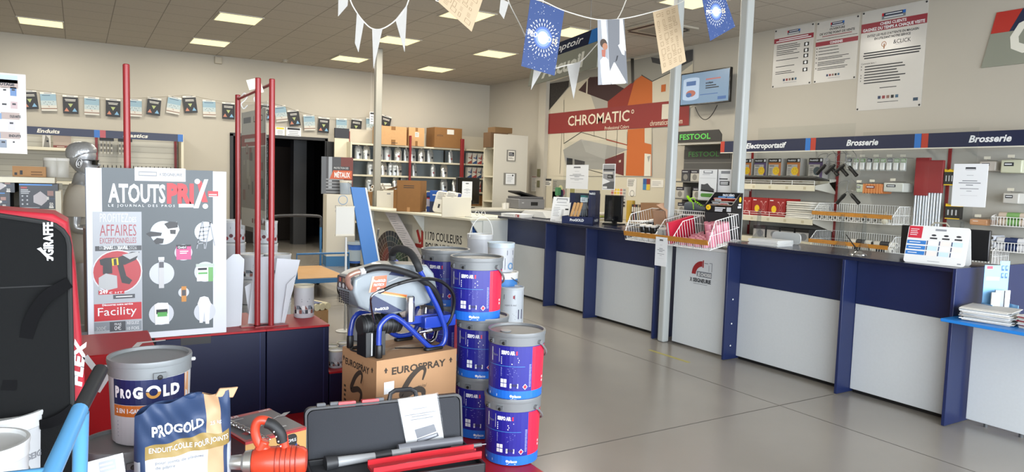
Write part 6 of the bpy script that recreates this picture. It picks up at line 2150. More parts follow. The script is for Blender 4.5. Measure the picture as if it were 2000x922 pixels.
# blank white sheets standing on the podium
SHEET = mat('#bfc2c8', .5)
for k, (poly, Y, lab) in enumerate((((( 440, 510), (455, 497), (467, 497), (477, 507), (471, 637), (440, 640)), 4.56, 'blank white sheet with cut corners, just right of the big poster'), (((497, 503), (537, 501), (526, 631), (484, 633)), 4.60, 'blank white sheet standing behind the pair of red posts'), (((478, 560), (492, 552), (500, 600), (488, 631)), 4.64, 'small tilted white sheet between the two larger blank sheets'), (((541, 500), (586, 503), (556, 626), (524, 628)), 4.56, 'blank white sheet slanting right of the red posts'), (((560, 548), (578, 530), (572, 560), (549, 626)), 4.53, 'narrow white sheet in front of the slanting one'))):
 q = [ony(x, y, Y) for x, y in poly]
 zmin = min(p.z for p in q)
 cx = sum(p.x for p in q) / len(q)
 b = MB(F(0, 0, 0))
 b.prism([(p.x - cx, p.z - zmin) for p in q][::-1], .004, SHEET)
 tag(b.build('white_sheet', loc=(cx, Y, .6008)), lab, 'sheet', 'blank white sheets on the podium')
# the big poster on the podium front
Y0 = 4.355
q = [ony(x, y, Y0) for x, y in ((170, 326), (442, 337), (442, 648), (170, 671))]
x0, x1, z0, z1 = (q[0].x + q[3].x) / 2, (q[1].x + q[2].x) / 2, (q[2].z + q[3].z) / 2, (q[0].z + q[1].z) / 2
W, Hh = x1 - x0, z1 - z0
t = thing('promotion_poster', 'large grey and red ATOUTS PRIX poster in front of the red posts', 'poster', (x0, Y0, z0))
b = MB()
b.bx(-.004, W, .004, .016, -.0, Hh - .005, mat('#3c4250', .5))
b.build('backing_board', t)
b = MB(F(0, .003, 0))
b.prism([(0, 0), (W, 0), (W, Hh), (0, Hh)], .003, mat('#c9ccd4', .42, spec=.3))
def u(x, y):        # poster pixel of a 2.562x crop at (160, 320) -> local
 a = onface(160 + x / 2.562, 320 + y / 2.562, (x0, Y0, z0), 0)
 return a
def rc(xa, ya, xb, yb, m, z=.004):
 p, q = u(xa, yb), u(xb, ya)
 b.rect(p[0], p[1], q[0], q[1], m, z)
def tx(s, xa, ya, xb, cap, m, bold=0, al='l', z=.0048, sp=1.0):
 p, q, c = u(xa, ya), u(xb, ya), u(xa, ya - cap)
 b.text(s, p[0], p[1], c[1] - p[1], m, q[0] - p[0], bold=bold, z=z, spacing=sp)
PG = mat('#5a6064', .42, spec=.3)
b.M = F(0, 0, 0)
rc(110, 35, 655, 860, PG, .0008)
rc(62, 240, 298, 860, mat('#a2a6ac', .45), .0012)
tx('ATOUTS', 132, 190, 418, 88, PAPER, .03, z=.002)
PR = mat('#b3262e', .45)
tx('PRI', 425, 192, 560, 88, PR, .06, z=.002)
b.poly([u(*p) for p in ((575, 90), (598, 86), (630, 192), (600, 192))], PR, .002)
b.poly([u(*p) for p in ((612, 78), (632, 78), (583, 222), (558, 222))], PAPER, .0026)
for c in ((577, 88), (617, 212)):
 p = u(*c)
 b.disc(p[0], p[1], W * .021, PAPER, .003)
tx('LE JOURNAL DES PROS', 132, 214, 465, 12, PAPER, .0, z=.002, sp=1.5)
rc(484, 200, 560, 218, LGREY, .002)
rc(630, 137, 682, 162, PR, .002)
p, q = u(630, 150), u(682, 150)
b.lines(p[0] + .005, u(0, 160)[1], q[0] - .005, u(0, 139)[1], 2, PAPER, t=.5, z=.003, rag=.1)
rc(264, 25, 518, 84, PAPER, .002)
rc(283, 40, 375, 60, GREYT, .0026)
rc(286, 44, 372, 56, LGREY, .003)
tx('SEIGNEURIE', 402, 60, 502, 14, GREYT, .03, z=.003)
tx('X', 386, 60, 398, 14, GREYT, .03, z=.003)
b.M = F(0, 0, 0)
pa, pb = u(66, 290), u(298, 240)
b.prism(rrect(pa[0], pa[1], pb[0], pb[1], .012), .0004, mat('#a2a6ac', .45), z=.0012)
tx('PROFITEZ', 90, 292, 232, 44, mat('#c6cad0', .45), -.01, z=.0024)
tx('DES', 236, 292, 272, 26, mat('#c6cad0', .45), z=.0024)
tx('AFFAIRES', 90, 362, 272, 58, mat('#963a44', .45), -.008, z=.0024)
tx('EXCEPTIONNELLES', 90, 399, 272, 28, mat('#963a44', .45), -.004, z=.0024)
rc(66, 408, 298, 437, mat('#3f4145', .45), .0024)
tx('DU', 88, 428, 105, 16, LGREY, z=.003)
tx('2MARS', 108, 428, 155, 16, PAPER, .04, z=.003)
tx('AU', 158, 428, 175, 16, LGREY, z=.003)
tx('30AVRIL', 178, 428, 232, 16, PAPER, .04, z=.003)
tx('2026', 235, 428, 274, 16, LGREY, z=.003)
# spray gun picture
p = u(178, 540)
b.disc(p[0], p[1], W * .172, mat('#c6c9ce', .45), .0026)
b.disc(p[0], p[1], W * .163, mat('#a93a40', .45), .003)
dk_, lg_ = mat('#2a2b2e', .45), mat('#a9abad', .45)
def pg(pts, m, z=.0036):
 b.poly([u(*p) for p in pts][::-1], m, z)
pg(((88, 480), (120, 470), (180, 468), (250, 440), (288, 440), (270, 480), (215, 505), (180, 505), (120, 515), (92, 505)), dk_)
pg(((200, 455), (282, 438), (288, 455), (240, 478)), lg_, .0042)
pg(((175, 500), (205, 498), (222, 560), (252, 582), (238, 602), (200, 595)), dk_, .004)
pg(((84, 570), (120, 548), (175, 560), (178, 620), (130, 632), (84, 618)), lg_, .0042)
pg(((105, 505), (150, 505), (152, 548), (105, 552)), dk_, .004)
pg(((148, 475), (180, 470), (184, 505), (152, 510)), YELLOW, .0046)
pg(((158, 476), (172, 474), (175, 506), (160, 508)), dk_, .005)
rc(84, 628, 212, 655, PR, .0052)
tx('249', 88, 650, 130, 18, PAPER, .04, z=.006)
tx('€ HT', 135, 650, 204, 10, PAPER, z=.006)
rc(158, 650, 265, 676, mat('#4a4d52', .45), .0052)
p_, q_ = u(170, 668), u(252, 658)
b.lines(p_[0], p_[1], q_[0], q_[1], 1, PAPER, t=.9, z=.006, rag=0)
rc(62, 690, 298, 790, PR, .0026)
tx('Découvrez notre service', 102, 712, 255, 10, PAPER, .03, z=.0034)
tx('Facility', 80, 762, 274, 40, PAPER, z=.0034)
rc(62, 790, 140, 838, mat('#7d838a', .45), .0026)
rc(140, 786, 218, 840, mat('#4a4d52', .45), .0026)
rc(218, 784, 298, 836, mat('#80868c', .45), .0026)
tx('300€', 72, 835, 122, 18, LGREY, z=.0034)
tx('FRAIS', 163, 808, 197, 11, PAPER, z=.0034)
tx('0€', 163, 832, 197, 20, PAPER, z=.0034)
tx('RÉGLEZ', 226, 803, 286, 13, PAPER, z=.0034)
tx('10 FOIS', 226, 831, 286, 15, PAPER, z=.0034)
WP = mat('#b9bdc4', .45)
def circ(x, y, r):
 p = u(x, y)
 b.disc(p[0], p[1], W * r / 697, WP, .0016)
circ(408, 345, 66)
circ(618, 340, 58)
circ(508, 443, 46)
circ(400, 548, 63)
circ(617, 540, 58)
circ(509, 643, 28)
circ(398, 750, 63)
circ(615, 740, 58)
pg(((320, 350), (345, 338), (400, 345), (395, 360), (340, 365)), dk_)
pg(((358, 385), (375, 370), (410, 375), (405, 398), (370, 402)), dk_)
pg(((405, 340), (420, 300), (475, 290), (488, 330), (470, 365), (430, 360)), mat('#d0d1d2', .45))
pg(((412, 300), (440, 288), (478, 292), (480, 318), (430, 325)), dk_, .0042)
pg(((440, 330), (470, 330), (468, 352), (442, 350)), dk_, .0042)
for xa, xb in ((600, 572), (602, 610), (640, 615), (636, 662)):
 pg(((xa, 285), (xa + 5, 285), (xb + 5, 425 - 15 * (xb > 640)), (xb, 425 - 15 * (xb > 640))), mat('#8e9298', .45))
for k in range(5):
 pg(((592 - k * 4, 318 + k * 20), (640 - k * 6, 312 + k * 20), (640 - k * 6, 317 + k * 20), (592 - k * 4, 323 + k * 20)), mat('#8e9298', .45))
pg(((472, 405), (545, 403), (545, 412), (472, 414)), dk_)
rc(472, 410, 546, 480, mat('#b8487a', .45), .0036)
rc(476, 408, 524, 426, mat('#1c1a22', .45), .004)
tx('Quelyd', 480, 422, 520, 10, PAPER, .02, z=.0046)
p_, q_ = u(490, 452), u(532, 432)
b.lines(p_[0], p_[1], q_[0], q_[1], 2, PAPER, t=.5, z=.0046)
rc(382, 466, 412, 482, mat('#d0d2d4', .45), .004)
rc(385, 482, 410, 622, mat('#b3b4b6', .45), .0036)
rc(386, 490, 409, 520, mat('#4a4a52', .45), .004)
rc(575, 515, 655, 588, mat('#cfd0d0', .45), .0036)
rc(570, 498, 662, 516, mat('#a9b4ac', .45), .004)
rc(580, 520, 625, 532, INK, .004)
rc(632, 516, 656, 588, mat('#5f9a54', .45), .004)
rc(582, 542, 628, 552, GREEN, .0046)
rc(498, 612, 522, 690, mat('#b5782a', .45), .0036)
rc(500, 630, 520, 660, mat('#3a3a40', .45), .004)
pg(((362, 705), (380, 695), (430, 695), (436, 715), (436, 800), (366, 805)), mat('#d2d4d6', .45))
rc(372, 726, 428, 752, INK, .004)
rc(378, 740, 426, 765, GREEN, .0046)
pg(((590, 668), (612, 662), (632, 668), (646, 700), (640, 720), (636, 800), (618, 800), (612, 735), (604, 795), (588, 795), (586, 720), (578, 700)), mat('#d6d8dc', .45))
b.build('print', t)
# red carton with white ribbon graphics, left of the podiums
t = thing('red_carton', 'glossy red carton with white diagonal stripes under the big poster', 'box', (.19, 3.75, .0502), 0)
xa, xb = ony(158, 760, 3.5), ony(307, 740, 3.5)
cx, w = (xa.x + xb.x) / 2, xb.x - xa.x
t.location = (cx, 3.66, .0502)
zt = ony(235, 690, 3.5).z - .0502
MB().bx(-w / 2, w / 2, -.16, .30, 0, zt, mat('#a81a20', .45, spec=.25)).build('body', t, bevel=.006)
b = MB(F(0, -.1605, 0))
def g(x, y):
 return onface(x, y, (cx, 3.66, .0502), 0, -.1605)
def bandp(p, q, ww):
 (xa, ya), (xb, yb) = g(*p), g(*q)
 l = math.hypot(xb - xa, yb - ya)
 nx, ny = -(yb - ya) / l * ww, (xb - xa) / l * ww
 b.poly([(xa + nx, ya + ny), (xa - nx, ya - ny), (xb - nx, yb - ny), (xb + nx, yb + ny)], PAPER, .001)
bandp((166, 696), (188, 724), .012)
bandp((238, 692), (190, 765), .012)
b.M = T(0, 0, zt)
b.poly([(.03, -.155), (.055, -.155), (.10, .0), (.20, .02), (.20, .04), (.08, .03)], PAPER, .001)
b.build('white_stripes', t)
# ================================================================ BUCKET STACKS AT THE CORNER OF THE PLINTH
GLID = mat('#6b6e70', .38)
SBLU = mat('#1d1d7c', .34)
SBL2 = mat('#1f63c0', .32)
SRED = mat('#c9213f', .32)
def serpo(b, r, h):
 a = r * .96
 c = lambda d: a * R(d)
 top, low = h * .80, h * .15
 def strip(d0, d1, z0, z1, m, z):
  n = max(1, int((d1 - d0) / 8))
  for k in range(n):
   b.rect(c(d0 + (d1 - d0) * k / n), z0, c(d0 + (d1 - d0) * (k + 1) / n), z1, m, z)
 strip(-110, 34, low, top, SBLU, .0008)
 strip(34, 110, low, top, SRED, .0008)
 strip(-110, 110, .004, low, SBL2, .0008)
 b.rect(c(-58), top - .085, c(-36), top - .012, LGREY, .0014)
 b.text('Placo', c(-56), top - .055, .014, GREYT, .04, z=.002)
 b.text('SERPO AIR', c(-32), top - .040, .018, PAPER, .075, bold=.06, z=.0018)
 b.text('S', c(-1.5), top - .040, .018, SRED, .010, bold=.06, z=.0018)
 b.lines(c(-32), top - .095, c(8), top - .052, 4, PAPER, t=.55, z=.0016, rag=.4)
 strip(-70, 18, top - .104, top - .102, mat('#3f8ac0', .4), .0016)
 b.lines(c(-32), low + .075, c(8), top - .110, 10, mat('#a9b0e0', .4), t=.26, z=.0016, rag=.6)
 b.lines(c(-66), low + .055, c(-42), top - .120, 9, mat('#8a92d0', .4), t=.22, z=.0016)
 b.lines(c(-66), .012, c(-40), .034, 1, PAPER, t=.6, z=.0016)
 for i in range(2):
  for j in range(2):
   b.rect(c(-32 + 7 * i), low + .018 + .024 * j, c(-26 + 7 * i), low + .038 + .024 * j, PAPER, .0016)
 b.rect(c(-12), low + .016, c(5), low + .040, PAPER, .0016)
 for i in range(7):
  b.rect(c(-11 + 2.2 * i), low + .024, c(-10 + 2.2 * i), low + .038, INK, .0022)
 x, z = c(19), low + .024
 b.poly([(x, z - .016), (x + .014, z), (x, z + .016), (x - .014, z)], PAPER, .0018)
 b.poly([(x, z - .012), (x + .0105, z), (x, z + .012), (x - .0105, z)], SRED, .0022)
 b.lines(c(27), low + .02, c(32), top - .09, 16, mat('#8a92d0', .4), t=.5, z=.0016, rag=.2)
 b.lines(c(66), low + .03, c(72), low + .07, 2, PAPER, t=.6, z=.0016)
 b.text('placo', c(-6), .020, .014, PAPER, .045, bold=.03, z=.0018)
 b.disc(c(-9), .027, .007, PAPER, .0018, 10)
 b.lines(c(-10), .008, c(9), .014, 1, PAPER, t=.5, z=.0016)
def serpo_bucket(x, y, z, rz, label):
 t = pail('paint_bucket', label, (x, y, z), .155, .36, SBLU, GLID, draw=serpo, taper=.92, handle=False, group='blue and red lidded buckets stacked on the plinth', rz=rz, seg=44, lidh=.185)
 for a in (-26, -58):
  b = MB()
  M = T(0, 0, 0, a)
  b.bx(-.016, .016, -.1605, -.150, .300, .322, mat('#5a5d60', .4), M)
  b.lathe([(.009, 0), (.007, .004), (0, .005)], BLACK, 10, M @ F(0, -.1605, .307))
  b.build('lid_clip', t)
 b = MB(T(0, 0, .31, 140))
 P = [(.158 * math.cos(a), -.158 * abs(math.sin(a)) - .010 * math.sin(a), -.125 * math.sin(a)) for a in [PI * k / 14 for k in range(15)]]
 b.tube(P, .006, mat('#6f7274', .4), 7)
 b.lathe([(.012, -.016), (.012, .01)], GLID, 10, T(.158, 0, 0, 0, 0, 90)).lathe([(.012, -.01), (.012, .016)], GLID, 10, T(-.158, 0, 0, 0, 0, 90))
 b.build('bail_handle', t)
 b = MB()
 b.lathe([(.028, 0), (.03, .006), (.012, .008), (0, .006)], mat('#8e9194', .4), 14, T(-.06, -.03, .3465))
 b.build('lid_plug', t)
 return t
def xy(px_, py_, d):
 P = atd(px_, py_, d)
 return P.x, P.y
fx, fy = xy(1001, 800, 3.86)
yaw = lambda x, y: -math.degrees(math.atan2(x, y))
f2 = xy(940, 720, 4.22)
f3 = xy(868, 600, 4.55)
PITCHB = .3475
for k in range(2):
 serpo_bucket(fx + .012 * k, fy, .0505 + k * PITCHB, yaw(fx, fy) + 1, ('bottom', 'top')[k] + ' blue and red grey-lidded bucket of the front two-high stack at the plinth corner')
for k in range(3):
 ax = f2[0] - .05 * (k == 2) - .0 * k
 serpo_bucket(ax, f2[1], .0505 + k * PITCHB, yaw(*f2) - 2, ('bottom', 'middle', 'top')[k] + ' blue and red grey-lidded bucket of the middle three-high stack')
for k in range(3):
 serpo_bucket(f3[0], f3[1], .0505 + k * PITCHB, yaw(*f3) - 8, ('bottom', 'middle', 'top')[k] + ' blue grey-lidded bucket of the rear stack, behind the paint sprayer')
# ================================================================ SPRAYER CARTON AND SPRAYER
cfl = onz(735.7, 705.4, .6)
cfr = onz(892, 681, .6)
BR = math.degrees(math.atan2(cfr.y - cfl.y, cfr.x - cfl.x))
BWd = (cfr - cfl).length
BD, BH = .385, .5495
t = thing('sprayer_carton', 'brown carton printed EUROSPRAY S mini under the paint sprayer', 'box', (cfl.x, cfl.y, .0503), BR)
CB = mat('#a57f5b', .75, noise=.06, scale=14)
b = MB()
b.bx(0, BWd, 0, BD, 0, BH, CB)
PRN = mat('#33291f', .7)
def swoosh(b, cx, cz, s, th=1.0):
 C = spline([(cx + s * .30, cz + s * .62, 0), (cx + s * .38, cz + s * .92, 0), (cx + s * .22, cz + s * 1.0, 0), (cx - s * .1, cz + s * .78, 0), (cx - s * .36, cz + s * .42, 0), (cx - s * .40, cz + s * .26, 0), (cx - s * .28, cz + s * .25, 0), (cx + s * .1, cz + s * .36, 0), (cx + s * .33, cz + s * .28, 0), (cx + s * .30, cz + s * .05, 0), (cx + s * .12, cz - s * .22, 0), (cx - s * .2, cz - s * .34, 0)], 5)
 n = len(C)
 for i in range(n - 1):
  def wd(k):
   f = k / (n - 1)
   return s * .075 * (.35 + 1.0 * math.sin(PI * min(1, max(0, f * 1.05))) ** .8) * th
  p, q = C[i], C[i + 1]
  a = C[max(0, i - 1)]
  c = C[min(n - 1, i + 2)]
  d0, d1 = (q - a).normalized(), (c - p).normalized()
  n0, n1 = Vector((-d0.y, d0.x, 0)) * wd(i), Vector((-d1.y, d1.x, 0)) * wd(i + 1)
  pts = [p + n0, p - n0, q - n1, q + n1]
  b.poly([(v.x, v.y) for v in pts], PRN, .0008 + .00002 * i)
def arrows(b, xs, z):
 for x in xs:
  b.poly([(x - .012, z), (x + .012, z), (x, z + .018)], PRN, .0008)
  b.rect(x - .005, z - .012, x + .005, z, PRN, .0008)
b.M = F(0, 0, 0)
b.text('EUROSPRAY', .09, BH - .085, .036, PRN, .34, bold=.03)
swoosh(b, .228, BH - .255, .18)
b.text('mini', .245, BH - .185, .022, PRN, .065, shear=.5)
arrows(b, (.055, .465), BH - .06)
b.rect(.045, BH - .185, .105, BH - .12, PAPER, .001)
for i, (x, z) in enumerate(((.07, BH - .26), (.10, BH - .27), (.06, BH - .29), (.09, BH - .30), (.40, BH - .27), (.43, BH - .28))):
 b.disc(x, z, .016, PRN, .0008, 8, r0=.012)
 b.rect(x - .02, z - .012, x + .012, z - .009, PRN, .0008)
b.M = F(0, 0, 0, -90)
b.M = T(0, 0, 0) @ F(0, 0, 0, -90)
b.text('EUROSPRAY', -.345, BH - .088, .034, PRN, .27, bold=.03)
swoosh(b, -.21, BH - .25, .15, 1.1)
arrows(b, (-.365, -.045), BH - .06)
b.lines(-.36, BH - .33, -.33, BH - .20, 5, PRN, t=.5)
b.M = T(0, 0, BH)
b.rect(0, BD / 2 - .001, BWd, BD / 2 + .001, mat('#5a4230', .8), .0006)
b.rect(BWd * .3, BD / 2 - .03, BWd, BD / 2 + .03, mat('#96754f', .5), .0004)
b.build('carton_body', t)
b = MB(T(-.002, .15, BH - .17, -90) @ Matrix.Rotation(R(90), 4, 'X'))
b.poly([(-.005, .13), (.01, .14), (.02, .03), (.01, 0), (-.02, .01), (-.005, .06)], FILM, 0)
b.build('torn_tape', t)
# --- the sprayer itself, in the frame of the carton top
SO = (cfl.x, cfl.y, .6)
def sp(u_, v_, Y):
 x, z = onface(660 + u_ / 3.546, 460 + v_ / 3.546, SO, BR, Y)
 return (x, Y, z)
t = thing('paint_sprayer', 'grey airless paint sprayer on a blue tube frame standing on its carton', 'paint sprayer', SO, BR)
SG = mat('#7f878d', .32, coat=.15)
SG2 = mat('#6a7278', .4)
BT = mat('#1c3794', .25, coat=.3)
YF_, YB_ = .10, .30
body = [(110, 395), (118, 300), (185, 262), (330, 222), (400, 200), (620, 205), (668, 262), (692, 370), (640, 470), (560, 492), (400, 550), (215, 528), (150, 492)]
pts = [sp(u_, v_, YF_) for u_, v_ in body]
b = MB(F(0, YB_, 0))
b.prism([(p[0], p[2]) for p in pts][::-1], YB_ - YF_, SG)
b.build('housing', t, bevel=.014, seg=4, smooth=60)
b = MB(F(0, YF_ - .001, 0))
def sf(pts, m, z=.0008):
 q = [sp(u_, v_, YF_ - .001) for u_, v_ in pts]
 b.poly([(p[0], p[2]) for p in q], m, z)
OR2 = mat('#d5552c', .35)
sf([(238, 285), (340, 275), (330, 385), (215, 395)][::-1], mat('#d86a48', .35))
sf([(238, 285), (252, 283), (225, 394), (213, 395)][::-1], mat('#e8b79c', .35), .0012)
sf([(300, 384), (480, 412), (478, 430), (300, 402)][::-1], mat('#d9763c', .35), .001)
sf([(300, 398), (480, 426), (478, 434), (300, 406)][::-1], mat('#e8d08c', .35), .0014)
sf([(225, 418), (250, 415), (445, 520), (330, 545), (215, 520)][::-1], NAVY, .001)
sf([(370, 250), (470, 270), (455, 285), (350, 272)][::-1], NAVY, .001)
sf([(345, 320), (420, 285), (520, 296), (515, 303), (425, 293), (352, 325)][::-1], LGREY, .0012)
for s_, a_, c_, cap in (('ProGOLD', (246, 325), (330, 325), 17), ('PROTECH', (246, 352), (318, 352), 17), ('S', (266, 385), (292, 385), 24), ('ProGOLD', (256, 520), (350, 520), 16)):
 p, q, r_ = sp(*a_, YF_ - .001), sp(*c_, YF_ - .001), sp(a_[0], a_[1] - cap, YF_ - .001)
 b.text(s_, p[0], p[2], r_[2] - p[2], PAPER, q[0] - p[0], bold=.05, z=.002)
b.build('side_graphics', t)
xl = min(p[0] for p in pts)
b = MB(F(xl - .001, .2, 0, -90))
zt_, zb_ = sp(118, 285, YF_)[2], sp(150, 492, YF_)[2]
hh = zt_ - zb_
b.prism(rrect(-.075, zb_ + hh * .52, .075, zt_ - .01, .01), .006, mat('#3a2a2c', .35))
for k in range(3):
 b.disc(-.04 + .04 * k, zb_ + hh * .62, .013, LGREY, .008, 10)
 b.rect(-.05 + .04 * k, zb_ + hh * .74, -.025 + .04 * k, zb_ + hh * .88, mat(('#a04a3a', '#8a6a4a', '#5a5a78')[k], .4), .008)
for i in range(5):
 for j in range(6):
  b.rect(-.058 + i * .024, zb_ + hh * (.03 + .075 * j), -.042 + i * .024, zb_ + hh * (.08 + .075 * j), BLACK, .004)
b.build('control_panel', t)
def fr_tube(name, uv, Y, r=.0145, m=BT, n=5):
 P = [sp(u_, v_, Y if not callable(Y) else Y(i)) for i, (u_, v_) in enumerate(uv)]
 MB().tube(spline(P, n), r, m, 12).build(name, t)
front = [(283, 800), (283, 700), (297, 615), (365, 558), (430, 585), (500, 645), (570, 712), (640, 772), (705, 768), (742, 715), (738, 630), (690, 500), (635, 390), (595, 300), (563, 235)]
fr_tube('front_frame_tube', front, .05)
fr_tube('rear_frame_tube', [(85, 700), (92, 640), (112, 570), (160, 535), (260, 560), (330, 640), (400, 690), (470, 690), (520, 670), (560, 590), (540, 450), (480, 300), (420, 200), (380, 170)], .335)
fr_tube('handle_grip', [(565, 240), (548, 195), (505, 125), (445, 92), (400, 95), (378, 125), (378, 175)], lambda i: .05 + .285 * min(1, max(0, (i - 1) / 4)), .021, mat('#1e1f21', .7))
for (u_, v_), Y in (((283, 815), .05), ((85, 720), .335)):
 p = sp(u_, v_, Y)
 b = MB(T(p[0], p[1], 0))
 b.lathe([(.017, .0005), (.019, .004), (.019, .065), (.0165, .07), (0, .07)], BLACK, 16)
 b.build('rubber_foot', t)
 MB().tube([(p[0], p[1], .05), (p[0], p[1], p[2] + .02)], .0145, BT, 12).build('leg', t)
for (u_, v_), Y in (((660, 780), .05), ((455, 700), .335)):
 p = sp(u_, v_, Y)
 b = MB(T(p[0], p[1], .0005))
 b.prism(rrect(-.06, -.022, .06, .022, .02), .018, BLACK)
 b.build('skid_pad', t, bevel=.005)
zb2 = sp(280, 540, .2)[2]
xa, xb = sp(215, 600, .2)[0], sp(620, 600, .2)[0]
b = MB()
b.bx(xa, xb, .10, .30, zb2 - .06, zb2 - .015, BT)
b.bx(sp(510, 600, .2)[0], sp(720, 600, .2)[0], .06, .26, zb2 - .085, zb2 - .02, BT)
b.build('frame_plate', t, bevel=.004)
b = MB()
zc_ = zb2 - .045
b.lathe([(.045, -.13), (.055, -.12), (.055, .10), (.045, .11)], mat('#17181a', .45), 20, T(sp(300, 610, .14)[0], .14, zc_, 0, 0, 90))
for k in range(7):
 b.lathe([(.058, 0), (.058, .006)], mat('#2a2b2d', .5), 20, T(sp(300, 610, .14)[0] - .11 + .03 * k, .14, zc_, 0, 0, 90))
b.build('motor', t)
b = MB()
x0 = sp(205, 700, .06)[0]
b.bx(x0, x0 + .115, .075, .175, .004, .135, mat('#121315', .35))
b.bx(x0 + .03, x0 + .038, .073, .075, .01, .13, LGREY).bx(x0 + .08, x0 + .088, .073, .075, .01, .13, LGREY)
b.build('accessory_tank', t, bevel=.008)
p, q = sp(512, 415, .04), sp(512, 600, .04)
b = MB(T(p[0], .055, q[2]))
b.lathe([(.018, 0), (.026, .004), (.026, .10), (.024, .105), (.024, .135), (.018, .142), (0, .142)], STEEL, 8)
b.build('filter_housing', t)
MB().tube(spline([sp(605, 500, .16), sp(600, 600, .14), sp(597, 690, .12), sp(625, 738, .12), (sp(665, 720, .12)), sp(685, 650, .14), sp(690, 560, .16)], 6), .012, CHROME, 10).build('suction_pipe', t)
b = MB()
b.tube([sp(560, 672, .06), sp(650, 655, .06)], .009, CHROME, 10).tube([sp(610, 664, .06), sp(645, 656, .06)], .014, STEEL, 8)
b.build('outlet_fitting', t)
b = MB()
b.tube(spline([sp(175, 245, .03), sp(260, 222, .02), sp(350, 224, .02), sp(470, 255, .03), sp(570, 300, .04), sp(660, 372, .06), sp(700, 450, .10), sp(712, 520, .16)], 6), .018, mat('#161719', .55), 10)
b.build('thick_hose', t)
b = MB()
b.tube(spline([sp(170, 248, .03), sp(120, 258, .04), sp(72, 290, .06), sp(75, 345, .10), sp(112, 380, .16)], 6), .014, mat('#b58f80', .3, .5), 10)
b.tube([sp(150, 252, .03), sp(185, 243, .03)], .019, LGREY, 10)
b.build('copper_return', t)
b = MB()
b.tube(spline([sp(310, 380, .02), sp(400, 340, .0), sp(520, 308, -.01), (sp(640, 300, .0)), sp(730, 328, .02), sp(795, 400, .04), sp(802, 500, .06), sp(770, 600, .06), sp(720, 640, .06), sp(650, 655, .06)], 6), .0095, BLACK, 9)
b.build('thin_hose', t)
b = MB()
b.tube(spline([sp(312, 380, .02), sp(270, 392, .02), sp(232, 425, .03), sp(230, 480, .05), sp(248, 580, .08), sp(258, 630, .09)], 6), .0065, STEEL, 9).tube([sp(280, 390, .02), sp(314, 378, .02)], .012, STEEL, 10)
b.build('steel_tube', t)
b = MB()
P = [(.06, .30, .004), (-.005, .28, .006), (.0, .21, .006), (.05, .16, .006), (.10, .19, .008), (.04, .25, .012), (.02, .31, .006), (.10, .33, .006), (.16, .27, .03)]
b.tube(spline(P, 6), .0045, BLACK, 7)
b.build('power_cable', t)
b = MB()
b.tube(spline([(.18, .12, .02), (.24, .16, .005), (.31, .12, .005), (.38, .10, .005)], 6), .0035, BLACK, 6)
b.build('spare_cable', t)
# ================================================================ OPEN TOOL CASE WITH ITS LEAFLET
hl, hr = onz(597, 925, .2), onz(905, 884, .2)
CR = math.degrees(math.atan2(hr.y - hl.y, hr.x - hl.x))
CWd = (hr - hl).length
CO = (hl.x, hl.y, .2)
b = MB()
b.bx(0, CWd, -.30, .02, .0505 - .2, -.001, REDT)
tag(b.build('display_plinth', loc=CO, rz=CR, bevel=.003), 'red step block on the plinth under the open tool case', 'plinth')
t = thing('tool_case', 'open black plastic tool case with foam lined lid and red latches', 'tool case', CO, CR)
CK = mat('#1b1c1f', .45)
FOAM = mat('#2e3035', .95, bump=.35, scale=260)
lh = onface(890, 772, CO, CR, .04)[1]
LT = 9
Lm = Matrix.Rotation(R(-LT), 4, 'X')
lh = lh / math.cos(R(LT)) + .005
b = MB(Lm @ F(0, .045, 0))
hx0, hx1 = CWd * .49, CWd * .70
outer = rrect(0, .004, CWd, lh, .03, 5)
b.prism(outer, .02, CK, z=.0)
# raised rim
for q in (rrect(0, .004, CWd, lh, .03, 5),):
 n = len(q)
 cx, cz = CWd / 2, lh / 2
 inn = [(cx + (x - cx) * .975, cz + (z - cz) * .93) for x, z in q]
 vs = [(x, z, .02) for x, z in q] + [(x, z, .02) for x, z in inn] + [(x, z, .045) for x, z in q] + [(x, z, .045) for x, z in inn]
 fs = []
 for i in range(n):
  j = (i + 1) % n
  fs += [(2 * n + i, 2 * n + j, 3 * n + j, 3 * n + i), (i, j, 2 * n + j, 2 * n + i), (n + j, n + i, 3 * n + i, 3 * n + j)]
 b.add(vs, fs, CK)
b.build('lid_shell', t)
b = MB(Lm @ F(0, .045, 0))
b.prism([(CWd / 2 + (x - CWd / 2) * .965, lh / 2 + (z - lh / 2) * .90) for x, z in outer], .022, FOAM, z=.0205)
b.build('lid_foam', t)
b = MB(Lm @ F(0, .045, lh))
b.tube([(CWd * .52, -.005, .03), (CWd * .53, .030, .03), (CWd * .56, .042, .03), (CWd * .66, .042, .03), (CWd * .69, .030, .03), (CWd * .70, -.005, .03)], .011, CK, 8)
b.build('handle', t)
for f in (.255, .40):
 b = MB(Lm @ F(0, .045, lh))
 b.prism(rrect(CWd * f - .04, -.012, CWd * f + .04, .012, .004), .03, mat('#c22c34', .35), z=.008)
 b.build('latch', t)
for f in (.10, .18, .46):
 b = MB(Lm @ F(0, .045, lh))
 b.prism(rrect(CWd * f - .02, -.004, CWd * f + .02, .014, .004), .02, mat('#4a4c50', .5), z=.012)
 b.build('hinge_lug', t)
b = MB()
b.bx(0, CWd, -.30, .0, .001, .012, CK)
for a in ((0, .012, -.30, 0), (CWd - .012, CWd, -.30, 0), (0, CWd, -.30, -.288), (0, CWd, -.012, 0)):
 b.bx(a[0], a[1], a[2], a[3], .001, .062, CK)
b.build('base_shell', t, bevel=.004)
MB().bx(.014, CWd - .014, -.286, -.014, .013, .036, FOAM).build('base_foam', t)
def tool(name, label, mk, loc=CO):
 return tag(mk.build(name, loc=CO, rz=CR, bevel=0), label, 'tool')
RAILR = mat('#b3202a', .35)
b = MB()
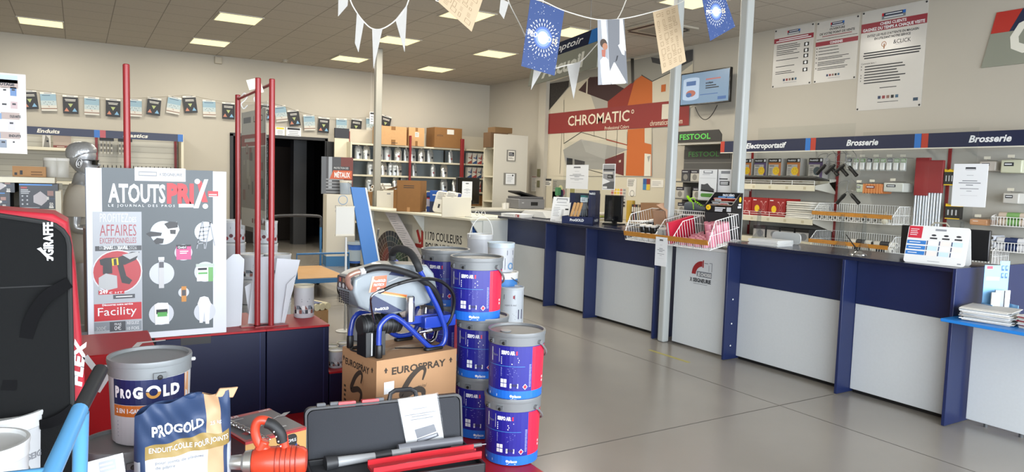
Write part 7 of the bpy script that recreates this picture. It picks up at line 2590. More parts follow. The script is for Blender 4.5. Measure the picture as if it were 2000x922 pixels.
b.M = T(CWd * .80, -.20, .062, 3)
b.prism([(-.36, -.05), (.15, -.05), (.15, .05), (-.36, .05)], .012, RAILR)
b.prism([(-.36, -.05), (.15, -.05), (.15, -.042), (-.36, -.042)], .034, RAILR).prism([(-.36, .042), (.15, .042), (.15, .05), (-.36, .05)], .034, RAILR)
tool('red_channel', 'red metal guide channel lying in the open tool case', b)
b = MB()
b.tube([(CWd * .16, -.06, .06), (CWd * .40, -.055, .062), (CWd * .62, -.05, .066)], [.024, .018, .016], mat('#9a9c9e', .35), 12)
b.tube([(CWd * .40, -.055, .062), (CWd * .5, -.053, .064)], .021, mat('#2a2b2e', .5), 12)
b.tube([(CWd * .10, -.065, .06), (CWd * .17, -.06, .06)], [.035, .03], mat('#2c2d30', .5), 12)
tool('grey_pole_tool', 'grey tubular hand tool lying along the hinge of the open tool case', b)
b = MB()
b.tube([(CWd * .55, -.035, .075), (CWd * .97, -.03, .075)], .022, mat('#6a6c72', .4), 12)
tool('grey_roll', 'dark grey tube at the right end of the open tool case', b)
b = MB()
b.bx(CWd * .60, CWd * 1.02, -.13, -.10, .05, .066, RAILR)
b.tube([(CWd * .86, -.115, .075), (CWd * 1.06, -.125, .08)], [.012, .009], mat('#5a5c60', .4), 8).tube([(CWd * 1.06, -.125, .08), (CWd * 1.09, -.127, .08)], .004, STEEL, 6)
tool('red_cutter', 'red handled cutter lying at the front right of the open tool case', b)
q = [onface(x, y, CO, CR, .0) for x, y in ((782, 784), (858, 773), (872, 891), (800, 905))]
t2 = thing('case_leaflet', 'white leaflet in a plastic sleeve leaning on the open tool case lid', 'leaflet', CO, CR)
Lf = Matrix.Rotation(R(-LT), 4, 'X') @ F(0, -.003, 0)
b = MB(Lf)
b.prism([q[3], q[2], q[1], q[0]], .0015, PAPER)
def lf(a_, c_):
 top = [q[0][k] + (q[1][k] - q[0][k]) * a_ for k in (0, 1)]
 bot = [q[3][k] + (q[2][k] - q[3][k]) * a_ for k in (0, 1)]
 return (bot[0] + (top[0] - bot[0]) * c_, bot[1] + (top[1] - bot[1]) * c_)
def lq(a0, c0, a1, c1, m, z=.0022):
 b.poly([lf(a0, c0), lf(a1, c0), lf(a1, c1), lf(a0, c1)], m, z)
lq(.25, .86, .72, .95, mat('#b3b7c0', .5))
for k, (c_, e) in enumerate(((.815, .2), (.735, .42), (.70, .25), (.655, .32))):
 lq(.5 - e, c_ - .008, .5 + e, c_ + .008, GREYT)
b.poly([lf(.27, .50), lf(.80, .54), lf(.84, .42), lf(.30, .36)][::-1], mat('#6d7078', .5), .0026)
b.poly([lf(.30, .35), lf(.86, .40), lf(.88, .34), lf(.24, .27)][::-1], mat('#4d5058', .5), .0026)
b.poly([lf(.30, .34), lf(.84, .385), lf(.82, .355), lf(.30, .295)][::-1], mat('#a5a8b0', .5), .003)
b.poly([lf(0, .55), lf(.0, .72), lf(.35, .62)], mat('#b9c2d8', .5), .0024)
b.disc(*lf(.35, .06), .045, mat('#b9c2d8', .5), .0024, r0=.03)
b.build('sheet', t2)
b = MB(Lf)
b.prism([(q[3][0] - .006, q[3][1] - .008), (q[2][0] + .006, q[2][1] - .006), (q[1][0] + .006, q[1][1] + .006), (q[0][0] - .006, q[0][1] + .004)], .0008, FILM, z=.0045)
b.build('sleeve', t2)
# ================================================================ MIXER CARTON, MIXER, BAG, GREY BUCKETS
ZR = .43
c0, c1, c2 = onz(479, 864, ZR), onz(598, 834, ZR), onz(447, 826, ZR)
MRZ = math.degrees(math.atan2(c1.y - c0.y, c1.x - c0.x))
MW, MD = (c1 - c0).length, .34
t = thing('mixer_carton', 'dark grey and gold mixer carton with red edges, behind the orange mixer', 'box', (c0.x, c0.y, .0505), MRZ)
GG = mat('#45464c', .4)
b = MB()
MH = ZR - .0505
b.bx(0, MW, 0, MD, 0, MH, GG)
GOLD = mat('#b08a52', .4)
REDC = mat('#9c2a2c', .4)
b.M = F(0, 0, 0)
b.poly([(0, MH - .002), (0, MH - .045), (MW * .35, MH - .05), (MW * .55, MH - .09), (MW, MH - .12), (MW, MH - .002)], GOLD, .0008)
b.rect(0, MH - .012, MW, MH, REDC, .0012)
b.prism(rrect(.03, MH - .125, .20, MH - .07, .012), .0008, GOLD, z=.0008)
b.text('ROMUS', .045, MH - .112, .030, PAPER, .14, bold=.03, z=.002)
b.text('ROMIX', .03, MH - .165, .022, PAPER, .09, bold=.03)
for k in range(4):
 b.rect(.03, MH - .20 - k * .018, .075, MH - .188 - k * .018, PAPER if k % 2 == 0 else REDC)
b.disc(MW - .07, MH - .075, .028, mat('#24356a', .4), .0016)
b.prism(rrect(MW - .10, MH - .07, MW - .045, MH + -.015, .02), .0008, BLACK, z=.0012)
b.text('ROMUS', MW - .095, MH - .05, .014, PAPER, .045, z=.0024)
b.M = F(0, 0, 0, -90)
b.rect(-MD, MH - .012, 0, MH, REDC, .001)
b.text('ROMUS', -MD + .03, MH - .07, .022, mat('#a8403c', .5), .08, bold=.03)
b.rect(-.16, MH - .24, -.155, MH - .10, LGREY)
b.disc(-.158, MH - .09, .03, REDC, .001)
b.lines(-MD + .03, MH - .12, -MD + .12, MH - .10, 1, LGREY, t=.5)
b.M = T(0, 0, MH)
b.rect(0, 0, MW, .02, REDC, .0006)
b.rect(0, MD - .03, MW, MD, REDC, .0006)
b.rect(0, 0, .012, MD, REDC, .0008)
b.text('ROMUS', .03, MD - .028, .022, PAPER, .09, bold=.03)
b.text('ROMUS', MW - .06, MD - .024, .014, PAPER, .05, bold=.03)
b.lines(.04, MD - .065, .15, MD - .05, 1, LGREY, t=.5)
b.poly([(.06, .10), (.26, .215), (.265, .21), (.065, .095)], LGREY, .0008)
b.poly([(.25, .20), (.30, .235), (.33, .23), (.28, .19)], mat('#8a8c92', .4), .001)
b.poly([(.04, .07), (.10, .10), (.09, .13), (.03, .10)], REDC, .0009)
b.lines(MW - .14, .06, MW - .03, .085, 1, LGREY, t=.6)
b.build('carton_body', t)
# chain lying over it
b = MB()
PA, PB = onz(447, 822, ZR + .012), onz(520, 856, ZR + .012)
for k in range(15):
 f = k / 14
 p = PA + (PB - PA) * f
 b.M = T(p.x, p.y, ZR + .010, MRZ - 62) @ Matrix.Rotation(R(20 + 60 * (k % 2)), 4, 'X')
 L = .014
 b.tube([(L * math.cos(a) * 1.25, L * .62 * math.sin(a), 0) for a in [2 * PI * i / 10 for i in range(10)]], .0028, CHROME, 6, closed=True)
tag(b.build('steel_chain'), 'shiny steel chain lying across the top of the mixer carton', 'chain')
# orange mixer
MO = atd(545, 890, 2.62)
MXR = -22
t = thing('power_mixer', 'orange-red handheld power mixer with D-handle in front of the mixer carton', 'power tool', tuple(MO), MXR)
OM = mat('#b93a22', .38, coat=.1)
b = MB()
b.lathe([(.0, -.095), (.042, -.093), (.052, -.08), (.054, -.02), (.056, .04), (.050, .085), (.040, .098), (0, .10)], OM, 24, T(0, 0, -.02, 0, 0, 90))
for k in range(5):
 b.lathe([(.0555, 0), (.057, .003), (.0555, .006)], mat('#8f2b1a', .4), 24, T(-.01 + .018 * k, 0, -.02, 0, 0, 90), caps=False)
b.build('motor_housing', t)
b = MB()
b.lathe([(.0, -.23), (.016, -.228), (.018, -.19), (.024, -.18), (.028, -.13), (.040, -.12), (.044, -.094), (.0, -.094)], mat('#a9a7a2', .3, .8), 20, T(0, 0, -.02, 0, 0, 90))
b.build('gear_neck', t)
b = MB()
b.tube(spline([(-.04, 0, .02), (-.072, 0, .05), (-.085, 0, .10), (-.07, 0, .135), (-.03, 0, .125), (.01, 0, .08), (.02, 0, .03)], 6), [.017] * 37, OM, 12)
b.build('d_handle', t)
b = MB()
b.tube(spline([(-.045, -.004, .128), (-.022, -.006, .118), (.004, -.006, .088), (.012, -.004, .055)], 5), .0205, mat('#17181a', .6), 12)
for k in range(4):
 b.lathe([(.003, 0), (.003, .003), (0, .004)], LGREY, 8, F(-.014 + .008 * k, -.026, .10 - .018 * k))
b.build('rubber_grip', t)
b = MB()
b.tube([(-.07, .0, .02), (-.05, 0, .06)], .02, OM, 10)
b.build('handle_root', t, bevel=.006)
# plaster bag
BO = atd(360, 960, 2.52)
t = thing('plaster_bag', 'blue and white paper bag of joint compound with a crumpled open top', 'bag', (BO.x, BO.y, BO.z), 0)
t.rotation_euler = (0, 0, R(yaw(BO.x, BO.y) + 10))
BWI, BHT, BTH = .315, .345, .13
random.seed(3)
def bagy(x, z):
 u_ = abs(2 * x / BWI)
 w_ = max(0.0, 1 - u_ ** 3.0) ** .5
 tz = 1.0 if z < BHT * .62 else max(.10, 1 - ((z - BHT * .62) / (BHT * .38)) ** 1.6 * .9)
 wr = .006 * math.sin(19 * x / BWI + 31 * z) + .005 * math.sin(53 * z - 17 * x) + .004 * math.sin(80 * x + 60 * z)
 wr *= .4 + 1.4 * min(1, max(0, (z / BHT - .35) / .4))
 return BTH / 2 * w_ * tz + wr * w_
def bagtop(x):
 return BHT * (1 - .14 * max(0, (-x / BWI) * 2 - .15) ** 1.2) + .008 * math.sin(45 * x)
BB, TAN, BGR = mat('#24385a', .55, bump=.2, scale=40), mat('#b08d6c', .6, bump=.2, scale=40), mat('#8a7440', .55, bump=.2, scale=40)
WBG = mat('#b9bcc0', .55, bump=.2, scale=40)
b = MB()
NX, NZ = 44, 40
def bm_at(x, z):
 f, g_ = x / BWI + .5, z / BHT
 if g_ > .62:
  return TAN if .70 < f < .86 else BB
 if g_ > .47:
  return BGR if .10 < f < .96 else BB
 if .70 < f < .88:
  return TAN
 return WBG if .10 < f < .70 else (mat('#a5a9b0', .55) if f > .94 or f < .04 else BB)
grid = {}
for sgn in (-1, 1):
 vs, fs = [], []
 for i in range(NX + 1):
  for j in range(NZ + 1):
   x = BWI * (i / NX - .5)
   z = bagtop(x) * j / NZ
   xx = x * (1 - .05 * max(0, j / NZ - .6))
   vs.append((xx, sgn * bagy(x, z), z))
 n0 = len(b.v)
 for i in range(NX):
  for j in range(NZ):
   a_, b_, c_, d_ = i * (NZ + 1) + j, (i + 1) * (NZ + 1) + j, (i + 1) * (NZ + 1) + j + 1, i * (NZ + 1) + j + 1
   x, z = BWI * ((i + .5) / NX - .5), BHT * (j + .5) / NZ
   fs.append(((a_, b_, c_, d_) if sgn < 0 else (d_, c_, b_, a_), bm_at(x, z)))
 b.v += vs
 for f_, m_ in fs:
  b.f.append(tuple(k + n0 for k in f_))
  b.m.append(b.mi(m_))
# side gussets closing front to back
n1 = (NX + 1) * (NZ + 1)
for i in (0, NX):
 for j in range(NZ):
  k0, k1 = i * (NZ + 1) + j, i * (NZ + 1) + j + 1
  b.f.append((k0, k1, k1 + n1, k0 + n1) if i == 0 else (k0 + n1, k1 + n1, k1, k0))
  b.m.append(b.mi(WBG))
b.build('bag_body', t, smooth=70)
b = MB()
def btext(s_, x, z, h, w, m, bold=.03, shear=0.0, tiltz=0.0):
 st = len(b.v)
 b.M = Matrix.Identity(4)
 b.text(s_, x, z, h, m, w, bold=bold, shear=shear, z=0)
 for k in range(st, len(b.v)):
  px_, pz_, _ = b.v[k]
  pz_ += (px_ - x) * tiltz
  b.v[k] = (px_, -bagy(px_, pz_) - .003, pz_)
for s_, x, z, h, w, m in (('ENDUIT-COLLE POUR JOINTS', -.118, BHT * .515, .017, .255, PAPER), ('PROGOLD', -.11, BHT * .69, .030, .165, PAPER), ('25 kg', .075, BHT * .71, .012, .04, LGREY), ('pour joints de plaques', -.10, BHT * .40, .011, .15, GREYT), ('de plâtre', -.10, BHT * .35, .011, .06, GREYT)):
 for ch_i in range(1):
  btext(s_, x, z, h, w, m, .03 if s_ == 'PROGOLD' else .008, tiltz=.03)
b.build('lettering', t)
b = MB(T(.10, 0, BHT - .02, 0, 0, 12))
b.prism([(0, 0), (.065, .005), (.075, .045), (.05, .04), (.012, .035)], .012, TAN, M=F(0, .006, 0))
b.build('folded_tab', t, bevel=.003)
# grey lidded buckets
def progold(b, r, h):
 a = r * .9
 c = lambda d: a * R(d)
 def strip(d0, d1, z0, z1, m, z):
  n = max(1, int((d1 - d0) / 8))
  for k in range(n):
   b.rect(c(d0 + (d1 - d0) * k / n), z0, c(d0 + (d1 - d0) * (k + 1) / n), z1, m, z)
 strip(-66, 66, h * .02, h * .82, mat('#b9bcc0', .4), .0008)
 strip(-66, 54, h * .50, h * .80, mat('#16204a', .35), .0012)
 strip(54, 66, h * .50, h * .80, mat('#b5855a', .4), .0012)
 strip(-66, 66, h * .36, h * .495, mat('#b8672a', .4), .0012)
 for ch, d0, w_ in (('P', -62, 9), ('R', -51, 8.5), ('O', -41.5, 9), ('G', -30, 15), ('L', 14, 10), ('D', 26, 16)):
  b.text(ch, c(d0), h * .59, h * (.12 if ch not in 'RO' else .095), PAPER, c(d0 + w_) - c(d0), bold=.06, z=.002)
 b.disc(c(0), h * .65, h * .078, PAPER, .002, 20, a0=0, a1=170, r0=h * .045)
 b.disc(c(0), h * .65, h * .078, mat('#b5853e', .4), .002, 20, a0=180, a1=360, r0=h * .045)
 for w_, d0, d1 in (('2 EN 1', -60, -38), ('-GARNISSANT', -36, 8), ('LISSANT', 12, 46)):
  b.text(w_, c(d0), h * .405, h * .05, PAPER, c(d1) - c(d0), bold=.03, z=.002)
 b.lines(c(-58), h * .10, c(20), h * .32, 5, mat('#5a6078', .5), t=.28, z=.0016, rag=.3)
 b.lines(c(22), h * .14, c(50), h * .3, 4, mat('#9a9da2', .5), t=.3, z=.0016)
GL2 = mat('#767b7d', .38)
def grey_bucket(px_, py_, d, zb, label):
 x, y = xy(px_, py_, d)
 t = pail('filler_bucket', label, (x, y, zb), .15, .325, mat('#b4b7bb', .4), GL2, draw=progold, taper=.90, handle=False, group='grey lidded filler buckets', rz=yaw(x, y) + 4, seg=44, lidh=.19)
 b = MB()
 b.bx(-.022, .022, -.158, -.148, .262, .285, mat('#666b6d', .4), T(rz=8))
 b.lathe([(.010, 0), (.008, .003), (0, .004)], BLACK, 10, T(rz=8) @ F(0, -.158, .268))
 b.build('lid_clip', t)
 for s in (-1, 1):
  MB().lathe([(.008, 0), (.008, .012), (.004, .016), (0, .016)], LGREY, 10, T(s * .148, 0, .29, 0, 0, 90 * s)).build('handle_pin', t)
 return t, x, y
zb_u = .503
t, gx, gy = grey_bucket(294, 760, 2.80, zb_u, 'upper grey-lidded filler bucket lettered PROGOLD, beside the red carton')
lx, ly = xy(240, 860, 2.72)
t, gx2, gy2 = grey_bucket(240, 860, 2.72, .503 - .3125, 'lower grey-lidded filler bucket under the lettered one, behind the white price card')
b = MB()
b.bx(-.28, .30, -.2, .24, .0505, .1895, REDT)
tag(b.build('display_plinth', loc=(gx2 + .05, gy2, 0), bevel=.003), 'red block raising the two filler buckets on the plinth', 'plinth')
q = [atd(x, y, 2.3) for x, y in ((166, 904), (242, 884))]
PR_ = math.degrees(math.atan2(q[1].y - q[0].y, q[1].x - q[0].x))
b = MB(Matrix.Rotation(R(-16), 4, 'X'))
pw = (q[1] - q[0]).to_2d().length
b.bx(0, pw, 0, .003, -.21, 0, PAPER)
b.M = b.M @ F(0, 0, -.21)
b.rect(pw * .35, .165, pw * .80, .20, mat('#a5a9b4', .5))
b.lines(pw * .38, .17, pw * .77, .195, 2, PAPER, t=.4, z=.0014)
b.lines(pw * .1, .06, pw * .9, .14, 4, GREYT, t=.3)
o = b.build('price_card', loc=tuple((q[0] + q[1]) / 2 - (q[1] - q[0]) / 2), rz=PR_)
o.rotation_euler = (0, R(-math.degrees(math.atan2(q[1].z - q[0].z, pw))), R(PR_))
tag(o, 'leaning white price card in front of the lower filler bucket', 'card')
# ---- white pails at the bottom left corner
def ecolab(b, r, h):
 b.rect(-r * 2.6, h * .78, r * 2.6, h * .81, mat('#7d8288', .45), .001)
 b.rect(-r * 2.6, h * .70, r * 2.6, h * .78, mat('#8a9096', .45), .0008)
 b.text('X SEIGNEURIE', r * .45, h * .60, h * .05, GREYT, r * 1.2, bold=.03)
 b.text('ECO PLAFONDS', r * .40, h * .42, h * .06, INK, r * 1.5, bold=.0)
 b.rect(r * .42, h * .28, r * .5, h * .34, SKYB, .001)
 b.lines(r * .1, h * .06, r * .36, h * .50, 9, GREYT, t=.3)
WB_ = mat('#b7babd', .4)
x, y = xy(-8, 850, 2.28)
za = atd(0, 797, 2.28).z
for k in range(2):
 pail('paint_bucket', ('lower', 'upper')[1 - k] + ' white ECO bucket of the rear stack at the bottom left corner', (x, y, za - .37 * (k + 1)), .148, .37, WB_, mat('#c3c5c6', .4), draw=ecolab, taper=.92, handle=False, group='white buckets in the bottom left corner', rz=yaw(x, y) - 6, seg=44, lidh=.13)
b = MB()
b.bx(-.2, .2, -.2, .2, 0, za - .7405, mat('#8a8d90', .6)) if za > .76 else b.bx(-.2, .2, -.2, .2, 0, max(.01, za - .7405), mat('#8a8d90', .6))
tag(b.build('bucket_base', loc=(x, y, 0)), 'grey base block under the white ECO buckets', 'base')
x2, y2 = xy(-45, 880, 1.95)
zb = atd(-40, 864, 1.95).z
for k in range(2):
 o = pail('paint_bucket', ('upper', 'lower')[k] + ' white bucket of the front stack at the very bottom left', (x2, y2, zb - .335 * (k + 1)), .122, .335, WB_, mat('#c3c5c6', .4), draw=ecolab, taper=.92, handle=False, group='white buckets in the bottom left corner', rz=yaw(x2, y2) - 6, seg=40, lidh=.13)
 b = MB()
 b.tube([(.122 * math.cos(a) * 1.03, -.128 * abs(math.sin(a)) - .006, .27 - .15 * math.sin(a)) for a in [PI * i / 14 for i in range(15)]], .0035, STEEL, 6)
 b.build('handle', o).rotation_euler = (0, 0, R(50))
b = MB()
b.lathe([(.10, 0), (.10, max(.01, zb - .671))], mat('#8a8d90', .6), 24)
tag(b.build('bucket_base', loc=(x2, y2, 0)), 'round grey base under the small front white buckets', 'base')
# ---- blue hand truck handle
t = thing('hand_truck', 'light blue tubular hand truck with black grip at the bottom left', 'hand truck', (0, 0, 0), 0)
LBT = mat('#4d88b4', .3, coat=.15)
g0, g1, g2 = atd(197, 722, 1.62), atd(156, 800, 1.50), atd(100, 925, 1.32)
hx = g1
t.location = (hx.x, hx.y, 0)
def lc_(v):
 return (v.x - hx.x, v.y - hx.y, v.z)
b = MB()
dirv = (g2 - g1).normalized()
gfl = g1 + dirv * (g1.z - .12) / -dirv.z
b.tube([lc_(g1), lc_(g2), lc_(gfl)], .0165, LBT, 14)
b.build('frame_tube', t)
MB().tube([lc_(g1), lc_(g0)], .0155, mat('#222325', .35), 14).build('black_grip', t)
l0, l1 = atd(159, 806, 1.515), atd(156, 925, 1.55)
ld = (l1 - l0).normalized()
lfl = l0 + ld * (l0.z - .03) / -ld.z
MB().tube([lc_(l0), lc_(l1), lc_(lfl)], .0150, LBT, 14).build('support_tube', t)
e = Vector(lc_(gfl))
b = MB()
b.tube([(e.x, e.y, .12), (e.x - .36, e.y + .05, .12)], .012, STEEL, 10)
b.build('axle', t)
for k, o_ in enumerate(((0, 0), (-.36, .05))):
 MB(T(e.x + o_[0], e.y + o_[1], .12, -8, 0, 90)).lathe([(.03, -.025), (.11, -.028), (.12, -.015), (.12, .015), (.11, .028), (.03, .025)], mat('#1b1b1c', .6), 24).build('wheel', t)
"""second upright out of the frame to the left"""
o2 = Vector((-.36, .05, 0))
MB().tube([tuple(Vector(lc_(g1)) + o2), tuple(Vector(lc_(gfl)) + o2)], .0165, LBT, 14).build('frame_tube', t)
MB().tube([tuple(Vector(lc_(g2))), tuple(Vector(lc_(g2)) + o2)], .013, LBT, 12).build('cross_tube', t)
# ---- padded black sander bag in front of a red stand
GY = 2.75
def gb(x, y, Y=GY):
 p = ony(x, y, Y)
 return (p.x, p.z)
t = thing('sander_bag', 'tall padded black GIRAFFE bag on a red backing at the left edge', 'bag', (-.30, GY, 0))
BFAB = mat('#0d0e0f', .9, bump=.25, scale=220, spec=.2)
tl = gb(0, 412)
tr = gb(131, 440)
xr = gb(134, 560)[0] + .30
zt = gb(60, 410)[1]
b = MB(F(0, 0, 0))
out = [(-.42, .02), (xr, .02), (xr + .006, .6), (xr + .004, zt - .16)] + [(xr - .07 + .074 * math.cos(R(a)), zt - .11 + .075 * math.sin(R(a))) for a in (0, 20, 40, 60, 80)] + [(.08, zt - .012), (-.05, zt), (-.42, zt + .005)]
b.prism(out, .075, BFAB, z=-.0)
b.build('padded_front', t, bevel=.016, seg=4, smooth=60)
b = MB(F(0, 0, 0))
P = [(x, z, .070) for x, z in out[1:]]
b.tube(P, .008, mat('#101112', .7), 8)
b.build('piping', t)
zs = gb(60, 552)[1]
MB(F(0, 0, 0)).rect(-.42, zs - .004, xr - .004, zs, mat('#0e0f10', .8), .0765).build('seam', t)
b = MB(F(0, -.0765, 0))
px0, pz0 = gb(107, 497, GY - .076)
a_, c_ = gb(107, 499, GY - .076), gb(107, 434, GY - .076)
hgt = c_[1] - a_[1]
x_, z_ = gb(103, 499, GY - .076)
st = len(b.v)
b.M = F(x_ + .30, -.0765, z_) @ Matrix.Rotation(R(90), 4, 'Z')
b.text('GIRAFFE', 0, -.001, .024, PAPER, hgt, bold=.035)
b.M = F(-0.0, -.0765, 0)
def gp(pts, m=PAPER, z=.001):
 q = []
 for x, y in pts:
  p = ony(x, y, GY - .0765)
  q.append((p.x + .30, p.z))
 b.poly(q, m, z)
gp(((72, 486), (80, 483), (83, 487), (94, 500), (93, 505), (78, 490)), z=.001)
gp(((90, 498), (104, 503), (104, 509), (101, 509), (100, 506), (94, 505), (95, 509), (92, 509)), z=.0012)
b.build('lettering', t)
RB = mat('#a81a2c', .6, bump=.1, scale=120)
b = MB(F(0, .26, 0))
xo = gb(165, 735, GY + .05)[0] + .30
z_m = gb(165, 735, GY + .05)[1]
zr = gb(60, 403, GY + .1)[1]
ro = [(-.42, .02), (xo - .005, .02), (xo, z_m), (xr + .02, gb(134, 560)[1] + .05), (xr + .0, zt - .04), (xr - .04, zr - .02), (-.1, zr + .01), (-.42, zr + .012)]
b.prism(ro, .255, RB)
b.build('red_backing', t, bevel=.012, seg=3)
b = MB(F(0, .004, 0))
f0, f1 = onface(158, 755, (-.30, GY, 0), 0, .004), onface(156, 662, (-.30, GY, 0), 0, .004)
b.M = F(f0[0], .004, f0[1]) @ Matrix.Rotation(R(84), 4, 'Z')
b.text('FLEX', 0, 0, .030, PAPER, f1[1] - f0[1], bold=.06, shear=.2)
b.build('flex_lettering', t)
def ribbon(px, w_):
 S_ = spline([(gb(x, y, GY - .1)[0] + .30, -.082 - .015 * math.sin(i), gb(x, y, GY - .1)[1]) for i, (x, y) in enumerate(px)], 6)
 n = len(S_)
 vs, fs = [], []
 for i, p in enumerate(S_):
  d = (S_[min(i + 1, n - 1)] - S_[max(i - 1, 0)]).normalized()
  nn = Vector((-d.z, 0, d.x)) * w_
  for o_, yy in ((nn, -.002), (-nn, -.002), (-nn, .002), (nn, .002)):
   vs.append(tuple(p + o_ + Vector((0, yy, 0))))
  if i:
   k = 4 * i
   fs += [(k - 4 + j, k - 4 + (j + 1) % 4, k + (j + 1) % 4, k + j) for j in range(4)]
 MB().add(vs, fs, mat('#08080a', .9, spec=.15)).build('strap', t)
ribbon(((136, 553), (112, 566), (88, 583), (62, 622), (46, 676), (24, 718), (16, 766)), .019)
ribbon(((144, 799), (124, 814), (100, 826), (76, 833)), .017)
# ================================================================ LEFT SIDE: GONDOLAS, MANNEQUIN, HANGING BOARD
t = thing('filler_shelving', 'back wall shelving with Enduits and Mastics header boards', 'shelving', (.44, 14.55, 0))
GP = grid_mat('slatted_panel', '#b2afa4', '#8f8c82', 9.0, .10, .004, .6, (0, 2))
MB().bx(-1.9, 1.14, -.02, .03, .05, 2.2, GP).build('back_panel', t)
for x in (-.16, 1.10):
 MB().bx(x - .02, x + .02, -.05, -.02, 0, 2.2, REDD).build('upright', t)
MB().bx(1.15, 1.19, -.45, .03, 0, 2.19, RAIL).build('side_panel', t)
for z, xa, xb in ((1.86, -1.9, -.2), (1.30, -1.9, 1.12), (.95, -1.9, 1.12), (.5, -1.9, 1.12), (.15, -1.9, 1.12)):
 MB().bx(xa, xb, -.45, -.02, z - .05, z, RAIL).build('shelf', t, bevel=.003)
for x0_, x1_, s_, ta, tb, lab in ((-1.9, -.115, 'Enduits', 72, 117, 'navy header board reading Enduits on the left back wall'), (-.113, 1.18, 'Mastics', 240, 289, 'navy header board reading Mastics, crossed by the tall red post')):
 h = .128
 b = MB(F(0, 0, 0))
 b.prism([(x0_, 0), (x1_, 0), (x1_, h), (x0_, h)], .02, HDR, z=-.02)
 b.rect(x1_ - .085, 0, x1_, h, mat('#2c62a8', .5), .001)
 b.rect(x0_, 0, x0_ + .085, h, mat('#a04a52', .5), .001)
 za_, zc_ = ony(ta, 258, 14.1).x - .44, ony(tb, 262, 14.1).x - .44
 b.text(s_, za_, .035, .060, mat('#cfcbc0', .5), zc_ - za_, bold=.03, shear=.2, z=.0016)
 tag(b.build('header_board', loc=(.44, 14.09, 2.06)), lab, 'sign', 'navy header boards on the left back wall')
for px, lab, m, dr in (((83, 269, 99, 304), 'pale leaflet card with a grey photo on the top left shelf', PAPERW, lambda b, w, h: (b.rect(-w * .4, h * .80, w * .4, h * .92, INK), b.poly([(-w * .4, 0), (w * .4, 0), (w * .3, h * .5), (-w * .1, h * .7)], mat('#7d7a74', .6), .001), b.rect(0, h * .3, w * .25, h * .4, INK, .0014))),
     ((104, 268, 139, 304), 'plain pinkish panel box with brown edge on the top left shelf', mat('#a39488', .6), lambda b, w, h: (b.rect(-w / 2, 0, w / 2, h * .14, mat('#7a3a30', .5)), b.lines(-w * .3, h * .03, w * .3, h * .11, 1, CREAM, t=.4, z=.001)))):
 x, w, z0, z1 = ry(*px, 14.3)
 tag(a4('c', '', w, z1 - z0, dr, m, .02).build('shelf_card', loc=(x, 14.3, 1.8605)), lab, 'card')
for i, (xa, lab) in enumerate(((209, 'left'), (245, 'right'))):
 X = ony(xa, 305, 14.35).x
 t = thing('nozzle_pack', lab + ' rack of hanging nozzle packs on the slatted panel beside the tall red post', 'pack', (X, 14.42, 1.80), 0, 'hanging nozzle packs')
 MB().bx(-.11, .11, -.03, .0, .22, .30, BLACK).build('black_header', t)
 for k in range(4):
  b = MB()
  b.bx(-.10 + k * .052, -.066 + k * .052, -.025, -.005, .0, .22, mat('#a9a69c', .5))
  b.M = F(-.083 + k * .052, -.026, 0)
  b.rect(-.012, .03, .012, .08, mat('#4a4844', .5)).rect(-.012, .12, .012, .17, mat('#4a4844', .5))
  b.build('blister', t)
b = MB()
b.lathe([(.024, 0), (.024, .20), (.02, .215)], mat('#8f8c84', .5), 14)
cp = MB()
cp.lathe([(.020, .215), (.022, .22), (.022, .245), (.008, .25), (.006, .30), (0, .30)], BLACK, 12)
r0 = thing('sealant_cartridge', 'sealant cartridge with black nozzle, first from the left in the row under Mastics', 'cartridge', (-.02, 14.25, 1.3005), 0, 'sealant cartridges under Mastics')
b.build('tube', r0)
cp.build('nozzle', r0)
N_ = 24
for k in range(1, N_):
 dup(r0, loc=(-.02 + k * .066, 14.25 + .03 * (k % 2), 1.3005))
NTH = 'first second third fourth fifth sixth seventh eighth ninth tenth eleventh twelfth thirteenth fourteenth fifteenth sixteenth seventeenth eighteenth nineteenth twentieth'.split()
NTH += ['twenty-' + q for q in NTH[:4]]
for q, o in enumerate([o for o in COL.objects if o.get('group') == 'sealant cartridges under Mastics']):
 o['label'] = NTH[q] + ' black-nozzled cartridge from the left in the row under the Mastics header'
# nearer mask gondola
t = thing('mask_gondola', 'pale gondola with boxed masks and a brown carton at the left edge', 'shelving', (-.55, 5.55, 0))
MB().bx(-.9, .46, .0, .03, .1, 1.44, mat('#b5b0a0', .6)).build('back_panel', t)
MB().bx(.43, .46, -.44, .0, 0, 1.40, RAIL).build('side_panel', t)
zA = ony(60, 346, 5.12).z
zB = ony(60, 408, 5.12).z
for z in (zA, zB, .85, .45, .12):
 MB().bx(-.9, .43, -.45, 0, z - .035, z, RAIL).build('shelf', t, bevel=.003)
def mask(b, w, h):
 b.rect(-w / 2, h * .93, w / 2 * .7, h * .98, SKYB)
 b.rect(-w * .46, h * .80, -w * .30, h * .87, REDC)
 b.lines(-w * .46, h * .58, -w * .22, h * .78, 3, LGREY, t=.55)
 for i in range(2):
  for j in range(3):
   b.disc(-w * .42 + i * w * .12, h * (.18 + .16 * j), w * .025, LGREY, .001, 8)
 b.poly([(-w * .14, h * .25), (w * .06, h * .12), (w * .20, h * .30), (w * .26, h * .44), (w * .04, h * .70), (-w * .14, h * .52)], mat('#b9b3b4', .6), .001)
 b.rect(w * .2, h * .36, w * .26, h * .48, PAPERW, .0014)
 b.rect(w * .26, h * .4, w * .42, h * .405, SKYB, .0014)
 b.rect(w * .22, h * .52, w * .38, h * .72, mat('#a08078', .6), .001)
 b.text('50', w * .27, h * .10, h * .14, PAPERW, w * .10, bold=.04)
 b.rect(w * .26, h * .02, w * .38, h * .09, PAPERW)
 b.lines(-w * .46, h * .02, w * .1, h * .06, 1, LGREY, t=.5)
MKB = mat('#1f252e', .4)
